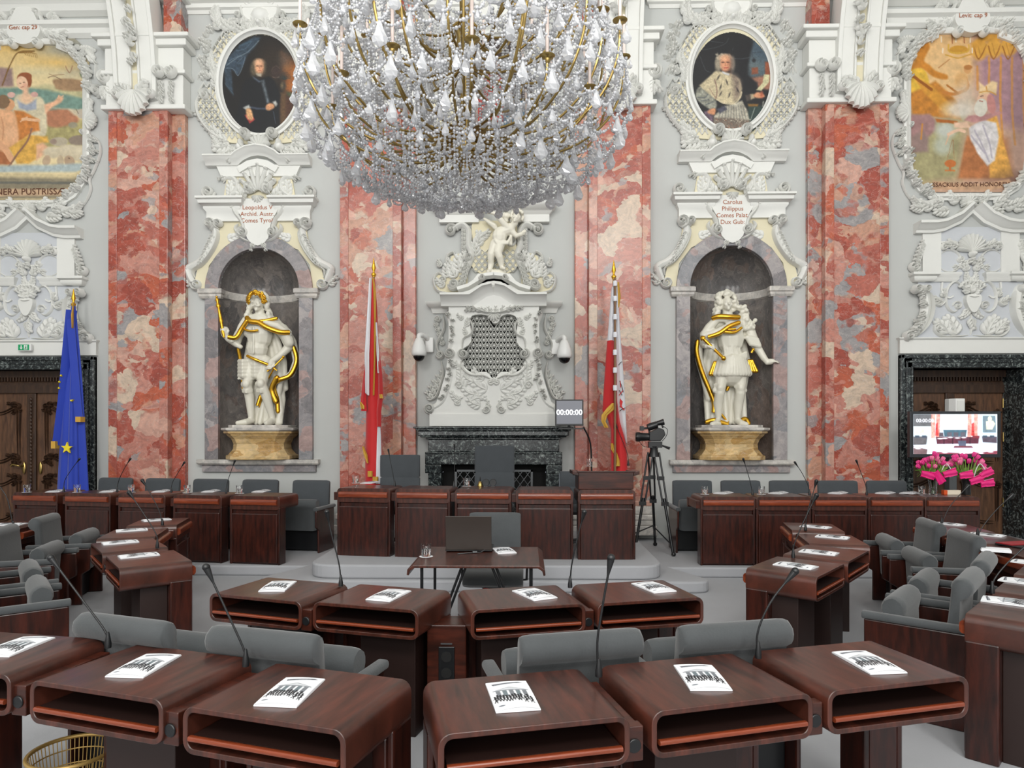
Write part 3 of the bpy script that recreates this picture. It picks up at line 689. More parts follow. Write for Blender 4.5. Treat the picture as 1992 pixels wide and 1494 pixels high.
# ---------------------------------------------------------------- overdoors and fresco frames (authored right, mirrored left)
DCX = {1: onY(1886, 0, D).x, -1: onY(59, 0, D).x}
KD = (onY(1887, 0, D).x - onY(1885, 0, D).x) / 2
def overdoor(sg):
    k = KD; side = 'monitor' if sg > 0 else 'blue flag'
    s = thing('stucco_overdoor', 'white stucco relief with gable, shell and flower vase over the door behind the %s' % side, 'stucco ornament', (DCX[sg], D, 0))
    y = Orn(k); y.plate([(-92, 437), (92, 437), (92, 532), (102, 540), (102, 560), (88, 600), (108, 655), (-108, 655), (-88, 600), (-102, 560), (-102, 540), (-92, 532)], 2)
    part('grey_ground', y, M['reliefgrey'], s)
    g = Orn(k)
    def half():
        g.mould([(10, 394), (32, 414), (60, 427), (78, 430), (110, 430)], [(0, 0), (0, 22), (-5, 22), (-7, 17), (-12, 14), (-15, 9), (-20, 8), (-20, 0)])
        g.stack(62, 90, [(532, 4), (440, 4)])
        g.stack(84, 104, [(545, 8), (540, 12), (536, 12), (533, 16), (528, 16)]); g.stack(34, 84, [(545, 5), (540, 8), (536, 8), (532, 11), (528, 11)])
        g.mould([(28, 528), (74, 528), (74, 512), (70, 500), (74, 486), (74, 468), (40, 468)], [(0, 0), (0, 3), (-3, 3), (-3, 0)])
        g.scroll(112, 515, 10, PI, 1.6, -1, 5, 9, 2, lead=[(92, 525), (104, 527)]); g.rib([(96, 470), (98, 495), (106, 510)], 6, 5, 3)
        for i in range(7): g.leaf(94 + i * 1.2, 478 + i * 6, 70 - i * 10, 15, 9, 3, 6, 4)
        # console
        g.rib([(100, 556), (92, 566), (88, 596), (96, 626), (112, 646), (120, 652)], 20, 9, 2, taper=(.8, .6), tl=.1)
        g.rib([(86, 560), (78, 580), (78, 606), (88, 632), (104, 652)], 4, 12, 2)
        g.scroll(112, 560, 9, 0, 1.6, 1, 5, 12, 8); g.scroll(94, 560, 8, 0, 1.5, 1, 5, 12, 8); g.scroll(124, 652, 10, PI / 2, 1.7, -1, 5, 11, 4)
        g.garland([(100, 572), (94, 590), (98, 612), (108, 632), (116, 644)], 6.5, 13, 8, 7)
        g.mould([(58, 546), (58, 566), (44, 578), (34, 574)], [(0, 0), (0, 5), (-3, 5), (-3, 0)], sm=4)
        # rings, scrolls and leaves
        g.rib(ellp(41, 504, 22, 22, 30, 330, 14), 4, 4, 2, n=1); g.scroll(20, 500, 7, 0, 1.3, 1, 4, 5, 2); g.leaf(24, 512, 200, 16, 10, 3, 5, 2); g.flower(30, 516, 6, 6, 2)
        g.scroll(52, 477, 8, PI, 1.4, 1, 4, 6, 3); g.leaf(28, 476, 20, 22, 14, 4, 6, 4); g.leaf(40, 472, -10, 16, 10, 3, 6, 4)
        g.rib([(6, 560), (30, 545), (46, 560), (48, 590), (36, 604), (24, 600)], 5, 5, 2); g.scroll(26, 592, 9, 0, 1.3, -1, 4, 5, 2)
        g.rib([(48, 580), (60, 592), (72, 586)], 5, 6, 2); g.leaf(56, 586, 20, 20, 13, 4, 6, 3); g.leaf(52, 575, 70, 16, 11, 3, 6, 3)
        g.leaf(30, 648, 75, 42, 24, 6, 6, 3, curl=-.4); g.leaf(46, 646, 60, 36, 20, 5, 6, 3, curl=-.4)
        g.rib([(4, 650), (30, 652), (56, 652), (70, 642), (70, 630), (62, 628)], 5, 6, 2); g.scroll(64, 636, 8, 0, 1.4, -1, 4, 6, 3)
        g.leaf(8, 524, 70, 22, 11, 4, 6, 3); g.leaf(4, 545, 60, 20, 11, 4, 5, 3); g.leaf(6, 600, -60, 24, 12, 4, 5, 3)
        for a in (20, 45, 70, 95): g.leaf(5, 565, a, 24, 12, 3, 6, 6)
    g.both(half)
    g.shell(0, 486, 34, 10, 170, 11, 9, 4); g.blob(0, 492, 7, 12, 5); g.flower(0, 505, 8, 8, 5)
    for i in range(9): g.blob(random.uniform(-14, 14), 562 + random.uniform(-10, 8), 5, 9, 5)
    g.plate([(-12, 572), (-14, 586), (-8, 600), (-3, 606), (3, 606), (8, 600), (14, 586), (12, 572)], 9, 2, sm=3); g.rib([(-13, 574), (0, 577), (13, 574)], 4, 12, 2)
    g.rib([(0, 606), (0, 630), (0, 650)], 4, 5, 2); g.leaf(0, 618, -90, 22, 14, 4, 6, 4)
    g.stack(-134, 134, [(686, 6), (660, 6), (657, 9), (655, 9)])
    part('stucco_relief', g, M['stucco'], s, 50)
    if sg < 0: s.scale = (1, 1, 1)
for sg in (1, -1): overdoor(sg)

def fresco_frame(sg):
    k = KD; what = 'fresco of the mitred bishop' if sg > 0 else 'fresco of the shepherds'
    cx = DCX[sg] + (-6 * k if sg > 0 else (0 * k))
    s = thing('stucco_fresco_frame', 'white stucco frame of flowers, shells and scrolls around the %s' % what, 'stucco ornament', (cx, D, 0))
    g = Orn(k)
    pr = [(0, 0), (0, 6), (4, 9), (7, 10), (9, 6), (13, 5), (13, 0)]
    path = [(-58, 58), (-58, 66), (-88, 78), (-106, 104), (-112, 128), (-112, 205), (-112, 296), (-106, 330), (-88, 356), (-62, 372), (62, 372), (88, 356), (106, 330), (112, 296), (112, 205), (112, 128), (106, 104), (88, 78), (58, 66), (58, 58)]
    g.mould(path[::-1], pr, True)
    part('frame_moulding', g, M['stucco'], s, 40)
    g = Orn(k)
    def half():
        g.garland([(62, 50), (84, 66), (108, 88), (122, 116), (122, 150)], 9, 24, 8, 6)
        g.garland([(120, 290), (116, 325), (98, 350), (70, 372)], 8, 15, 8, 6)
        for i in range(7): g.leaf(124, 92 - i * 2, 60 + i * 12, 30, 12, 3, 5, 1)
        g.rib([(132, 126), (136, 100), (128, 92)], 4, 5)
        g.scroll(140, 152, 13, PI / 2, 1.7, -1, 5, 8, 2); g.rib([(128, 170), (126, 190), (122, 200)], 8, 7, 3); g.leaf(126, 168, 260, 24, 14, 4, 6, 4)
        g.shell(116, 212, 26, -60, 60, 7, 8, 5, w=9); g.scroll(114, 236, 6, 0, 1.3, 1, 4, 7, 5)
        for i in range(8): g.leaf(122 + (i % 2) * 6, 240 + i * 7, -70 + (i % 3) * 30, 15, 9, 3, 6, 3)
        g.rib([(118, 234), (140, 250), (146, 276), (134, 310), (124, 330), (126, 352), (112, 380), (84, 402)], 4, 5, 1)
        g.rib([(118, 60), (124, 80), (140, 96)], 4, 5, 1)
        for (x, q, a, l) in [(50, 392, 20, 30), (70, 398, 10, 30), (34, 386, 150, 24), (88, 400, -10, 24), (60, 384, 40, 20), (20, 388, 30, 28), (40, 404, -20, 28), (96, 392, 30, 20)]: g.leaf(x, q, a, l, l * .6, 4, 7, 4)
        g.flower(64, 392, 9, 9, 5)
        # crest
        g.scroll(24, 60, 10, PI, 1.6, 1, 6, 9, 8); g.rib([(14, 60), (26, 44), (34, 24), (30, 8), (20, -4)], 8, 9, 5); g.scroll(20, -2, 10, PI / 2, 1.5, -1, 5, 9, 5)
        for (x, q, a, l) in [(40, 44, 60, 24), (46, 52, 20, 24), (36, 30, 20, 26), (50, 34, 40, 26), (60, 24, 80, 22), (66, 40, 10, 22), (44, 10, 50, 24)]: g.leaf(x, q, a, l, l * .6, 4, 7, 5)
    g.both(half)
    g.plate([(-22, 56), (-34, 36), (-22, 4), (-12, -10), (12, -10), (22, 4), (34, 36), (22, 56), (0, 64)], 12, 3, sm=4)
    g.shell(0, 391, 18, -20, 200, 9, 9, 4); g.blob(0, 394, 8, 10, 6)
    part('stucco_relief', g, M['stucco'], s, 50)
    tx = part('lettering', text_mesh('Levit: cap 9' if sg > 0 else 'Gen: cap 29', 12 * k, M['redpaint'], .001), None, s)
    tx.rotation_euler = (PI / 2, 0, 0); tx.location = (0, -20.5 * k, HC + (HY - 31) * k)
    return s
FF = {sg: fresco_frame(sg) for sg in (1, -1)}

# ---------------------------------------------------------------- fireplace, overmantel and putto
ov = thing('stucco_overmantel', 'tall white stucco overmantel with pierced lattice grille above the black fireplace', 'overmantel', (CXC, D, 0))
k = KC
g = Orn(k)
g.plate([(-122, 829), (122, 829), (122, 806), (-122, 806)], 26)
body = [(-118, 806), (-104, 770), (-92, 730), (-86, 690), (-86, 600), (86, 600), (86, 690), (92, 730), (104, 770), (118, 806)]
gr = [(-45, 625), (-30, 617), (-10, 620), (-2, 633), (8, 632), (15, 620), (32, 617), (45, 628), (43, 668), (60, 690), (58, 712), (42, 727), (14, 726), (0, 740), (-14, 726), (-42, 727), (-60, 710), (-62, 686), (-43, 668)]
grc = crom([(x, y) for x, y in gr], 3, True)
# body front with a hole: split at x = 0
gp = [(p.x, p.y) for p in grc]
top = min(gp, key=lambda p: abs(p[0] + 2) + (p[1] > 680) * 1000); bot = max(gp, key=lambda p: p[1])
it, ib = gp.index(top), gp.index(bot)
arcA = gp[it:ib + 1] if it < ib else gp[it:] + gp[:ib + 1]
arcB = gp[ib:] + gp[:it + 1] if it < ib else gp[ib:it + 1]
sideA = sum(p[0] for p in arcA) > 0
R_, L_ = (arcA, arcB[::-1]) if sideA else (arcB[::-1], arcA)
for arc, sgn in ((R_, 1), (L_, -1)):
    outer = [(0, 806)] + [(118 * sgn, 806), (104 * sgn, 770), (92 * sgn, 730), (86 * sgn, 690), (86 * sgn, 600), (0, 600)]
    g.plate(outer + arc, 24)
part('body', g, M['stucco'], ov)
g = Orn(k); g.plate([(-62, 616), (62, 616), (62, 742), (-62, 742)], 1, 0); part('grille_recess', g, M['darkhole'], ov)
g = Orn(k)
def ing(x, y):
    c = False; n = len(gp)
    for i in range(n):
        (xa, ya), (xb, yb) = gp[i], gp[i - 1]
        if (ya > y) != (yb > y) and x < (xb - xa) * (y - ya) / (yb - ya) + xa: c = not c
    return c
for i in range(-8, 9):
    for j in range(-2, 14):
        x = i * 13.2; y = 612 + j * 10.4 + (0)
        xx = x + (6.6 if j % 2 else 0)
        if ing(xx, y):
            g.blob(xx, y, 2.6, 2.0, 14); g.rib(ellp(xx, y, 4.0, 4.0, 0, 360, 9), 1.1, 1.5, 14, n=1, taper=(1, 1))
            for s_ in (1, -1): g.rib([(xx + 6.6, y + s_ * 10.4), (xx, y)][::1], .1, .1, 14, n=1)
for c in range(-30, 31):
    for s_ in (1, -1):
        pts = []
        for q in range(0, 34):
            y = 612 + q * 4; x = c * 13.2 + 6.6 + s_ * (y - 612) * 6.6 / 10.4
            if ing(x, y): pts.append((x, y))
        if len(pts) > 1: g.rib([pts[0], pts[-1]], 2.1, 2, 12, n=1, sm=False, taper=(1, 1))
part('lattice_grille', g, M['stucco'], ov, 50)
g = Orn(k)
def half():
    g.rib([(60, 688), (58, 664), (44, 655), (40, 640), (46, 625)], 5, 9, 22); g.scroll(58, 692, 10, -PI / 2, 1.6, 1, 5, 10, 22)
    g.rib([(60, 700), (62, 716), (44, 732), (18, 734), (0, 744)], 5, 8, 22)
    g.mould([(4, 560), (22, 564), (40, 576), (46, 580), (100, 580)], [(0, 0), (0, 44), (-4, 44), (-6, 38), (-10, 36), (-14, 30), (-22, 28), (-22, 0)])
    g.stack(96, 116, [(610, 4), (604, 6), (600, 8), (596, 14), (590, 16)])
    g.rib([(88, 612), (78, 640), (80, 668), (84, 686)], 14, 10, 16, taper=(.8, .7), tl=.1); g.scroll(84, 690, 10, 0, 1.7, 1, 5, 12, 22)
    g.rib([(80, 700), (82, 740), (96, 780), (116, 796)], 16, 10, 16, taper=(.8, .7), tl=.1); g.scroll(122, 796, 10, PI / 2, 1.7, -1, 5, 12, 20)
    g.rib([(100, 612), (98, 640), (112, 670), (106, 690)], 5, 8, 2); g.scroll(106, 690, 8, 0, 1.5, 1, 5, 8, 2); g.scroll(110, 622, 6, 0, 1.4, -1, 4, 7, 2)
    g.rib([(104, 700), (100, 730), (112, 768), (126, 780)], 5, 7, 2)
    for i in range(5): g.leaf(100 + i * 3, 672 - i * 9, 70, 15, 9, 3, 6, 2); g.leaf(104 + i * 4, 740 + i * 9, 80 - i * 12, 20, 12, 3, 6, 2)
    g.garland([(82, 706), (84, 740), (98, 776)], 5, 9, 7, 25); g.garland([(86, 616), (80, 640), (82, 668)], 4.5, 7, 7, 25)
    for (x, y, a, l) in [(10, 748, 150, 20), (14, 760, 20, 40), (30, 770, 5, 34), (44, 782, 150, 32), (56, 756, 60, 34), (20, 742, 30, 30), (40, 745, 20, 26), (66, 780, 30, 24), (60, 736, 70, 28), (26, 790, 10, 30), (8, 795, 60, 16), (50, 640, 80, 18), (52, 655, 60, 16), (58, 625, 20, 16), (70, 790, 100, 20), (64, 720, 40, 18)]:
        g.leaf(x, y, a, l, l * .5, 4, 4, 24, curl=.5)
    g.scroll(66, 752, 8, 0, 1.4, -1, 4, 5, 24); g.scroll(14, 797, 8, 0, 1.4, 1, 4, 6, 24)
    # upper tier
    g.stack(40, 96, [(436, 10), (422, 10), (418, 14), (414, 16), (409, 22), (402, 24)])
    g.rib([(80, 448), (62, 440), (50, 452), (50, 480), (44, 500), (56, 530), (66, 556), (88, 558)], 12, 10, 4, taper=(.6, .7), tl=.1)
    g.scroll(84, 450, 12, PI, 1.6, 1, 5, 9, 4, lead=[(60, 440), (68, 438)]); g.scroll(50, 503, 8, 0, 1.5, 1, 5, 10, 8); g.scroll(78, 557, 11, 0, 1.8, 1, 6, 12, 10)
    for i in range(6): g.leaf(56, 490 - i * 8, 60, 18, 10, 3, 7, 4); g.leaf(50 + i * 2, 515 + i * 8, -60, 16, 10, 3, 7, 10)
    g.rib([(88, 570), (110, 566), (118, 545), (108, 532), (98, 540)], 5, 7, 2); g.scroll(100, 546, 7, 0, 1.4, -1, 4, 7, 2)
    g.rib([(94, 520), (92, 500), (80, 492), (76, 502)], 5, 7, 2)
    for (x, y, a, l) in [(66, 530, 70, 34), (74, 540, 50, 30), (90, 540, 70, 26), (96, 556, 20, 22), (60, 515, 80, 26), (80, 520, 40, 20), (104, 520, 60, 16)]: g.leaf(x, y, a, l, l * .6, 4, 5, 4)
    g.mould([(0, 538), (18, 540), (30, 548), (50, 560), (70, 566)], [(0, 0), (0, 30), (-6, 30), (-10, 20), (-14, 20), (-14, 0)])
    g.scroll(22, 548, 6, 0, 1.3, 1, 4, 8, 30)
    g.scroll(24, 405, 9, 0, 1.4, 1, 5, 9, 6); g.rib([(10, 400), (30, 396), (50, 404)], 8, 10, 6)
g.both(half)
g.plate(ellp(0, 592, 42, 22, 0, 360, 25)[:-1], 6, 22); g.rib(ellp(0, 592, 43, 23, 180, 360, 20), 4, 8, 24, n=1)
for i in range(10): g.leaf(-44 + i * 9.6, 604 + 10 * math.sin(i / 9 * PI), 90 + (4.5 - i) * 25, 12, 9, 3, 5, 26)
g.shell(0, 615, 16, 200, 340, 7, 7, 24)
g.plate([(-30, 538), (30, 538), (48, 560), (-48, 560)], 20)
g.plate([(-50, 600), (-86, 600), (-70, 580), (-30, 566), (0, 562), (30, 566), (70, 580), (86, 600), (50, 600)], 26)
part('stucco_relief', g, M['stucco'], ov, 50)
g = Orn(k)
g.plate([(-44, 440), (-30, 432), (30, 432), (44, 440), (42, 470), (44, 500), (40, 525), (0, 540), (-40, 525), (-44, 500), (-42, 470)], 4, sm=3)
for s_ in (1, -1): g.plate([(52 * s_, 560), (60 * s_, 500), (84 * s_, 500), (92 * s_, 535), (114 * s_, 536), (118 * s_, 560), (100 * s_, 572), (70 * s_, 572)], 3, sm=3)
part('yellow_ground', g, M['yellow'], ov, 30)
g = Orn(k)
for i in range(-3, 4):
    for j in range(5):
        x = i * 12 + (6 if j % 2 else 0); g.mould([(x, 493 + j * 8 - 5), (x + 5, 493 + j * 8), (x, 493 + j * 8 + 5), (x - 5, 493 + j * 8)], [(-1, 4), (0, 7), (1.5, 4)], True)
for (x, y, a, l) in [(-34, 480, 70, 30), (-30, 465, 20, 26), (36, 480, 110, 26), (-36, 500, 90, 30)]: g.leaf(x, y, a, l, l * .6, 4, 6, 4)
part('lattice', g, M['stucco'], ov, 50)

# black marble mantelpiece
fp = thing('fireplace_mantel', 'black veined marble fireplace behind the presiding bench', 'fireplace', (CXC, D, 0))
DF = D - .5; kf = DF / F
mz = lambda y: HC + (HY - y) * kf
g = MB()
for hw, e, y0, y1 in ((156, .50, 834, 830), (152, .47, 838, 834), (148, .45, 848, 838), (144, .42, 851, 848), (134, .36, 855, 851), (130, .33, 880, 855), (136, .36, 884, 880)):
    g.box(-hw * kf, hw * kf, -e, 0, mz(y0), mz(y1))
part('shelf_and_frieze', g, M['black'], fp, bev=.012)
g = MB(); g.box(-136 * kf, 136 * kf, -.35, 0, mz(905), mz(884)); part('lintel', g, M['black'], fp, bev=.012)
for s_ in (1, -1):
    g = MB(); a, b = sorted((s_ * 104 * kf, s_ * 136 * kf)); g.box(a, b, -.35, 0, mz(922), mz(905)); a, b = sorted((s_ * 104 * kf, s_ * 130 * kf)); g.box(a, b, -.33, 0, .27, mz(922)); part('jamb', g, M['black'], fp, bev=.012)
g = MB(); g.box(-104 * kf, 104 * kf, -.05, .0, .27, mz(905)); part('firebox', g, M['darkhole'], fp)
fs = thing('fire_screen', 'dark iron lattice fire screen inside the fireplace opening', 'fire screen', (CXC, D - .22, .27))
g = MB(); w = 78 * kf; z1 = mz(916) - .27
for c in range(-16, 17):
    for s_ in (1, -1):
        a = c * .11; x0, x1 = a, a + s_ * z1 * .75
        def cl(x): return max(-w, min(w, x))
        u0 = (cl(x0) - x0) / (x1 - x0); u1 = (cl(x1) - x0) / (x1 - x0)
        if abs(x0 + (x1 - x0) * .5) < w + .3 and u1 > u0 >= 0: g.tube([(x0 + (x1 - x0) * u0, 0, z1 * u0), (x0 + (x1 - x0) * u1, 0, z1 * u1)], .006, 4)
part('lattice', g, M['iron'], fs)
g = MB(); g.box(-w, w, -.015, .015, z1 - .03, z1); g.box(-w, w, -.015, .015, 0, .03); g.box(-w, -w + .03, -.015, .015, 0, z1); g.box(w - .03, w, -.015, .015, 0, z1); part('frame', g, M['iron'], fs)

# ---------------------------------------------------------------- doors
def door(n, x0, x1, rec, zt, lab):
    w = x1 - x0; cx = (x0 + x1) / 2
    fr = MB()
    zo = zt; fw = .19
    for e, a, b in ((.05, 0, fw), (.09, fw * .72, fw), (.075, fw * .4, fw * .55), (.07, 0, fw * .14)):
        for s_ in (1, -1):
            p, q = sorted((s_ * (w / 2 + a), s_ * (w / 2 + b))); fr.box(p, q, D - e, D, .12, zo + b)
        fr.box(-w / 2 - b, w / 2 + b, D - e, D, zo + a, zo + b)
    for s_ in (1, -1):
        p, q = sorted((s_ * (w / 2 - .02), s_ * (w / 2 + .01))); fr.box(p, q, D, D + rec, .12, zo)
    fr.box(-w / 2, w / 2, D, D + rec, zo, zo + .05)
    o = struct('door_frame_%d' % n, fr, M['black'], bev=.008); o.location = (cx, 0, 0)
    dr = bpy.data.objects.new('door_%d' % n, None); COL.objects.link(dr); dr['kind'] = 'structure'; dr['label'] = lab; dr.location = (cx, D + rec, .12)
    H = zo - .12
    g = MB(); g.box(-w / 2, w / 2, 0, .06, 0, H); part('door_panel', g, M['oak'], dr)
    g = MB(); g.box(-w / 2, w / 2, -.05, 0, H - .34, H - .22); g.box(-w / 2, w / 2, -.08, 0, H - .10, H); g.box(-w / 2, w / 2, -.03, 0, H - .22, H - .18)
    for i in range(int(w / .045)): g.box(-w / 2 + i * .045, -w / 2 + i * .045 + .022, -.075, 0, H - .16, H - .10)
    part('transom', g, M['oakd'], dr)
    g = MB(); g.box(-.07, .07, -.04, 0, 0, H - .34); part('meeting_stile', g, M['oakd'], dr, bev=.01)
    g = MB()
    for i in range(int((H - .4) / .055)): g.ell((0, -.05, .05 + i * .055), (.022, .016, .032), 6, 4)
    part('carved_bead', g, M['oakd'], dr, 60)
    o = Orn(.00775); zz = lambda z: HY - (z + .12 - HC) / .00775
    o2 = Orn(.00775)
    def hf():
        for (za, zb, fl) in ((1.12, H - .46, 1), (.2, .95, 0)):
            ya, yb = zz(za), zz(zb)
            for off, ww in ((0, 3.2), (5, 2.0)):
                o.rib([(26 + off, ya - 8), (26 + off, (ya + yb) / 2), (26 + off, yb + 14 + off), (34, yb + 10 + off), (60, yb + 22 + off), (88, yb + 24 + off)], ww, 3.5, 0, n=6)
                o.rib([(26 + off, ya - 8), (34, ya - 10 - off), (60, ya + 2 - off), (88, ya + 4 - off)], ww, 3.5, 0, n=6)
                o.rib([(96 - off, ya), (96 - off, (ya + yb) / 2), (96 - off, yb + 22)], ww, 3.5, 0)
            for (px_, py_) in ((30, yb + 10), (32, ya - 8)):
                o.scroll(px_, py_, 7, 0, 1.4, 1, 4, 6, 0); o.leaf(px_ + 4, py_ + 2, 200, 14, 9, 3, 5, 2); o.leaf(px_ + 2, py_ - 4, -10, 18, 9, 3, 5, 2); o.leaf(px_ + 2, py_ + 6, -70, 12, 8, 3, 5, 2)
            o.flower(94, yb + 24, 8, 6)
    o.both(hf)
    for v in o.v: v.z -= .12
    part('carved_mouldings', o, M['oakd'], dr, 50)
    h = MB()
    h.tube([(-.13, -.02, 1.05), (-.13, -.10, 1.05), (-.17, -.11, 1.06), (-.24, -.11, 1.08), (-.27, -.11, 1.05)], .014, 8)
    h.ell((-.13, -.02, 1.02), (.03, .015, .10), 8, 6); h.ell((.13, -.02, 1.02), (.03, .015, .10), 8, 6)
    part('door_handle', h, M['brass'], dr, 60)
    hg = MB()
    for s_ in (1, -1):
        for z in (.5, 1.5, H - .5): hg.tube([(s_ * (w / 2 - .02), -.02, z - .07), (s_ * (w / 2 - .02), -.02, z + .07)], .012, 6)
    part('hinge', hg, M['brass'], dr, 60)
    return dr
door(1, DL[0], DL[1], .26, DTOP, 'carved double oak door behind the blue flag')
door(2, DR[0], DR[1], .46, DTOP, 'carved double oak door behind the monitor')
ex = thing('exit_sign', 'small green and white emergency exit sign above the left door', 'sign', onY(49, 676, D - .12))
g = MB(); g.box(-.10, .10, -.02, .02, -.05, .05); part('housing', g, M['plasticw'], ex, bev=.004)
gr_, nt_, b_ = newmat('exit_green'); b_.inputs['Base Color'].default_value = rgb(20, 160, 100); M['green'] = gr_
g = MB(); g.box(-.09, .075, -.024, -.02, -.042, .042); part('green_panel', g, M['green'], ex)
g = MB(); g.prism([(-.05, .03), (-.035, .03), (-.035, -.005), (-.018, -.005), (-.042, -.032), (-.067, -.005), (-.05, -.005)], -.027, -.024)
g.box(.0, .05, -.027, -.024, -.035, .035); part('arrow_and_doorway', g, M['plasticw'], ex)
g = MB(); g.ell((.03, -.028, .02), (.007, .002, .007), 8, 4)
g.tube([(.03, -.028, .01), (.026, -.028, -.006)], .006, 5); g.tube([(.026, -.028, -.006), (.035, -.028, -.016), (.031, -.028, -.03)], .004, 5); g.tube([(.026, -.028, -.006), (.017, -.028, -.018), (.009, -.028, -.02)], .004, 5); g.tube([(.029, -.028, .008), (.042, -.028, .0)], .003, 5); g.tube([(.029, -.028, .008), (.016, -.028, .002)], .003, 5)
part('running_figure', g, M['green'], ex)
g = MB(); g.box(-.01, .01, .02, .12, -.01, .01); part('bracket', g, M['plasticw'], ex)
# ---------------------------------------------------------------- paintings: coloured brushwork stored as a colour attribute on a fine canvas grid
def fbm(X, Y, sc, seed=0, octv=4):
    out = np.zeros_like(X); amp = 1; tot = 0; rs = np.random.RandomState(seed)
    for o in range(octv):
        G = rs.rand(64, 64); u = X * sc * 2 ** o + rs.rand() * 50; v = Y * sc * 2 ** o + rs.rand() * 50
        i = np.floor(u).astype(int); j = np.floor(v).astype(int); fu = u - i; fv = v - j; fu = fu * fu * (3 - 2 * fu); fv = fv * fv * (3 - 2 * fv)
        g = lambda a, b: G[a % 64, b % 64]
        out += amp * ((g(i, j) * (1 - fu) + g(i + 1, j) * fu) * (1 - fv) + (g(i, j + 1) * (1 - fu) + g(i + 1, j + 1) * fu) * fv); tot += amp; amp *= .55
    return out / tot
class Canvas:
    def __init__(s, x0, y0, x1, y1, step, ox, oy, sc):
        s.x0, s.y0, s.step = x0, y0, step; nx = int((x1 - x0) / step) + 1; ny = int((y1 - y0) / step) + 1
        s.X, s.Y = np.meshgrid(x0 + np.arange(nx) * float(step), y0 + np.arange(ny) * float(step))
        s.U = (s.X - ox) * sc; s.V = (s.Y - oy) * sc; s.c = np.zeros(s.X.shape + (3,)); s.sc = sc; s.wu = s.U; s.wv = s.V; s.soft = step * sc
    def warp(s, amt, freq=.02, seed=3):
        s.wu = s.U + (fbm(s.U, s.V, freq, seed) - .5) * amt; s.wv = s.V + (fbm(s.U, s.V, freq, seed + 1) - .5) * amt
    def put(s, a, col):
        col = np.array(col, float)
        if col.ndim == 1: col = col[None, None]
        a = np.clip(a, 0, 1)[..., None]; s.c = s.c * (1 - a) + col * a
    def fill(s, col): s.put(np.ones(s.X.shape), col)
    def grad(s, c0, c1, v0, v1, ax='v'):
        t = np.clip(((s.V if ax == 'v' else s.U) - v0) / (v1 - v0), 0, 1)[..., None]; s.c = np.array(c0) * (1 - t) + np.array(c1) * t
    def poly(s, pts, col, soft=1.0, op=1, vary=.12, smooth=False):
        if smooth: pts = [(p.x, p.y) for p in crom(pts, 4, True)]
        u, v = s.wu, s.wv; ins = np.zeros(u.shape, bool); dmin = np.full(u.shape, 1e9); n = len(pts)
        for i in range(n):
            (xa, ya), (xb, yb) = pts[i - 1], pts[i]
            if ya != yb:
                c = ((ya > v) != (yb > v)) & (u < (xb - xa) * (v - ya) / (yb - ya) + xa); ins ^= c
            L2 = (xb - xa) ** 2 + (yb - ya) ** 2 + 1e-9; t = np.clip(((u - xa) * (xb - xa) + (v - ya) * (yb - ya)) / L2, 0, 1)
            dmin = np.minimum(dmin, np.hypot(u - xa - t * (xb - xa), v - ya - t * (yb - ya)))
        d = np.where(ins, dmin, -dmin); a = np.clip(d / (soft * s.soft) + .5, 0, 1) * op
        col = np.array(col, float)[None, None] * (1 + vary * (fbm(s.U, s.V, .03, len(pts) + int(pts[0][0]) % 17) - .5) * 2)[..., None]
        s.put(a, col)
    def ell(s, cx, cy, rx, ry, col, ang=0, soft=1.0, op=1):
        a = math.radians(ang); x = (s.wu - cx) * math.cos(a) + (s.wv - cy) * math.sin(a); y = -(s.wu - cx) * math.sin(a) + (s.wv - cy) * math.cos(a)
        r = np.sqrt((x / rx) ** 2 + (y / ry) ** 2); s.put(np.clip((1 - r) * min(rx, ry) / (soft * s.soft) + .5, 0, 1) * op, col)
    def line(s, pts, w, col, op=1, sm=True):
        if sm and len(pts) > 2: pts = [(p.x, p.y) for p in crom(pts, 5)]
        dmin = np.full(s.U.shape, 1e9)
        for (xa, ya), (xb, yb) in zip(pts, pts[1:]):
            L2 = (xb - xa) ** 2 + (yb - ya) ** 2 + 1e-9; t = np.clip(((s.wu - xa) * (xb - xa) + (s.wv - ya) * (yb - ya)) / L2, 0, 1)
            dmin = np.minimum(dmin, np.hypot(s.wu - xa - t * (xb - xa), s.wv - ya - t * (yb - ya)))
        s.put(np.clip((w / 2 - dmin) / (.8 * s.soft) + .5, 0, 1) * op, col)
    def grain(s, amt, f=.05, seed=9): s.c = s.c * (1 + amt * 2 * (fbm(s.U, s.V, f, seed, 5) - .5))[..., None]
    def mesh(s, name, inside, Yp, mt, origin):
        c = np.clip(s.c, 0, 255) / 255.0; L = np.where(c <= .04045, c / 12.92, ((c + .055) / 1.055) ** 2.4)
        ny, nx = s.X.shape; k = Yp
        idx = -np.ones(s.X.shape, int); ins = inside(s.X, s.Y); fq = ins[:-1, :-1] & ins[1:, :-1] & ins[:-1, 1:] & ins[1:, 1:]
        use = np.zeros(s.X.shape, bool); use[:-1, :-1] |= fq; use[1:, :-1] |= fq; use[:-1, 1:] |= fq; use[1:, 1:] |= fq
        idx[use] = np.arange(use.sum()); pts = []
        for x, y in zip(s.X[use], s.Y[use]):
            p = origin(x, y); pts.append(p)
        J, I = np.nonzero(fq); faces = np.stack([idx[J, I], idx[J + 1, I], idx[J + 1, I + 1], idx[J, I + 1]], 1)
        me = bpy.data.meshes.new(name); me.from_pydata(pts, [], faces.tolist()); me.materials.append(mt)
        at = me.color_attributes.new('paint', 'FLOAT_COLOR', 'POINT'); cc = np.ones((len(pts), 4)); cc[:, :3] = L[use]; at.data.foreach_set('color', cc.ravel())
        return me
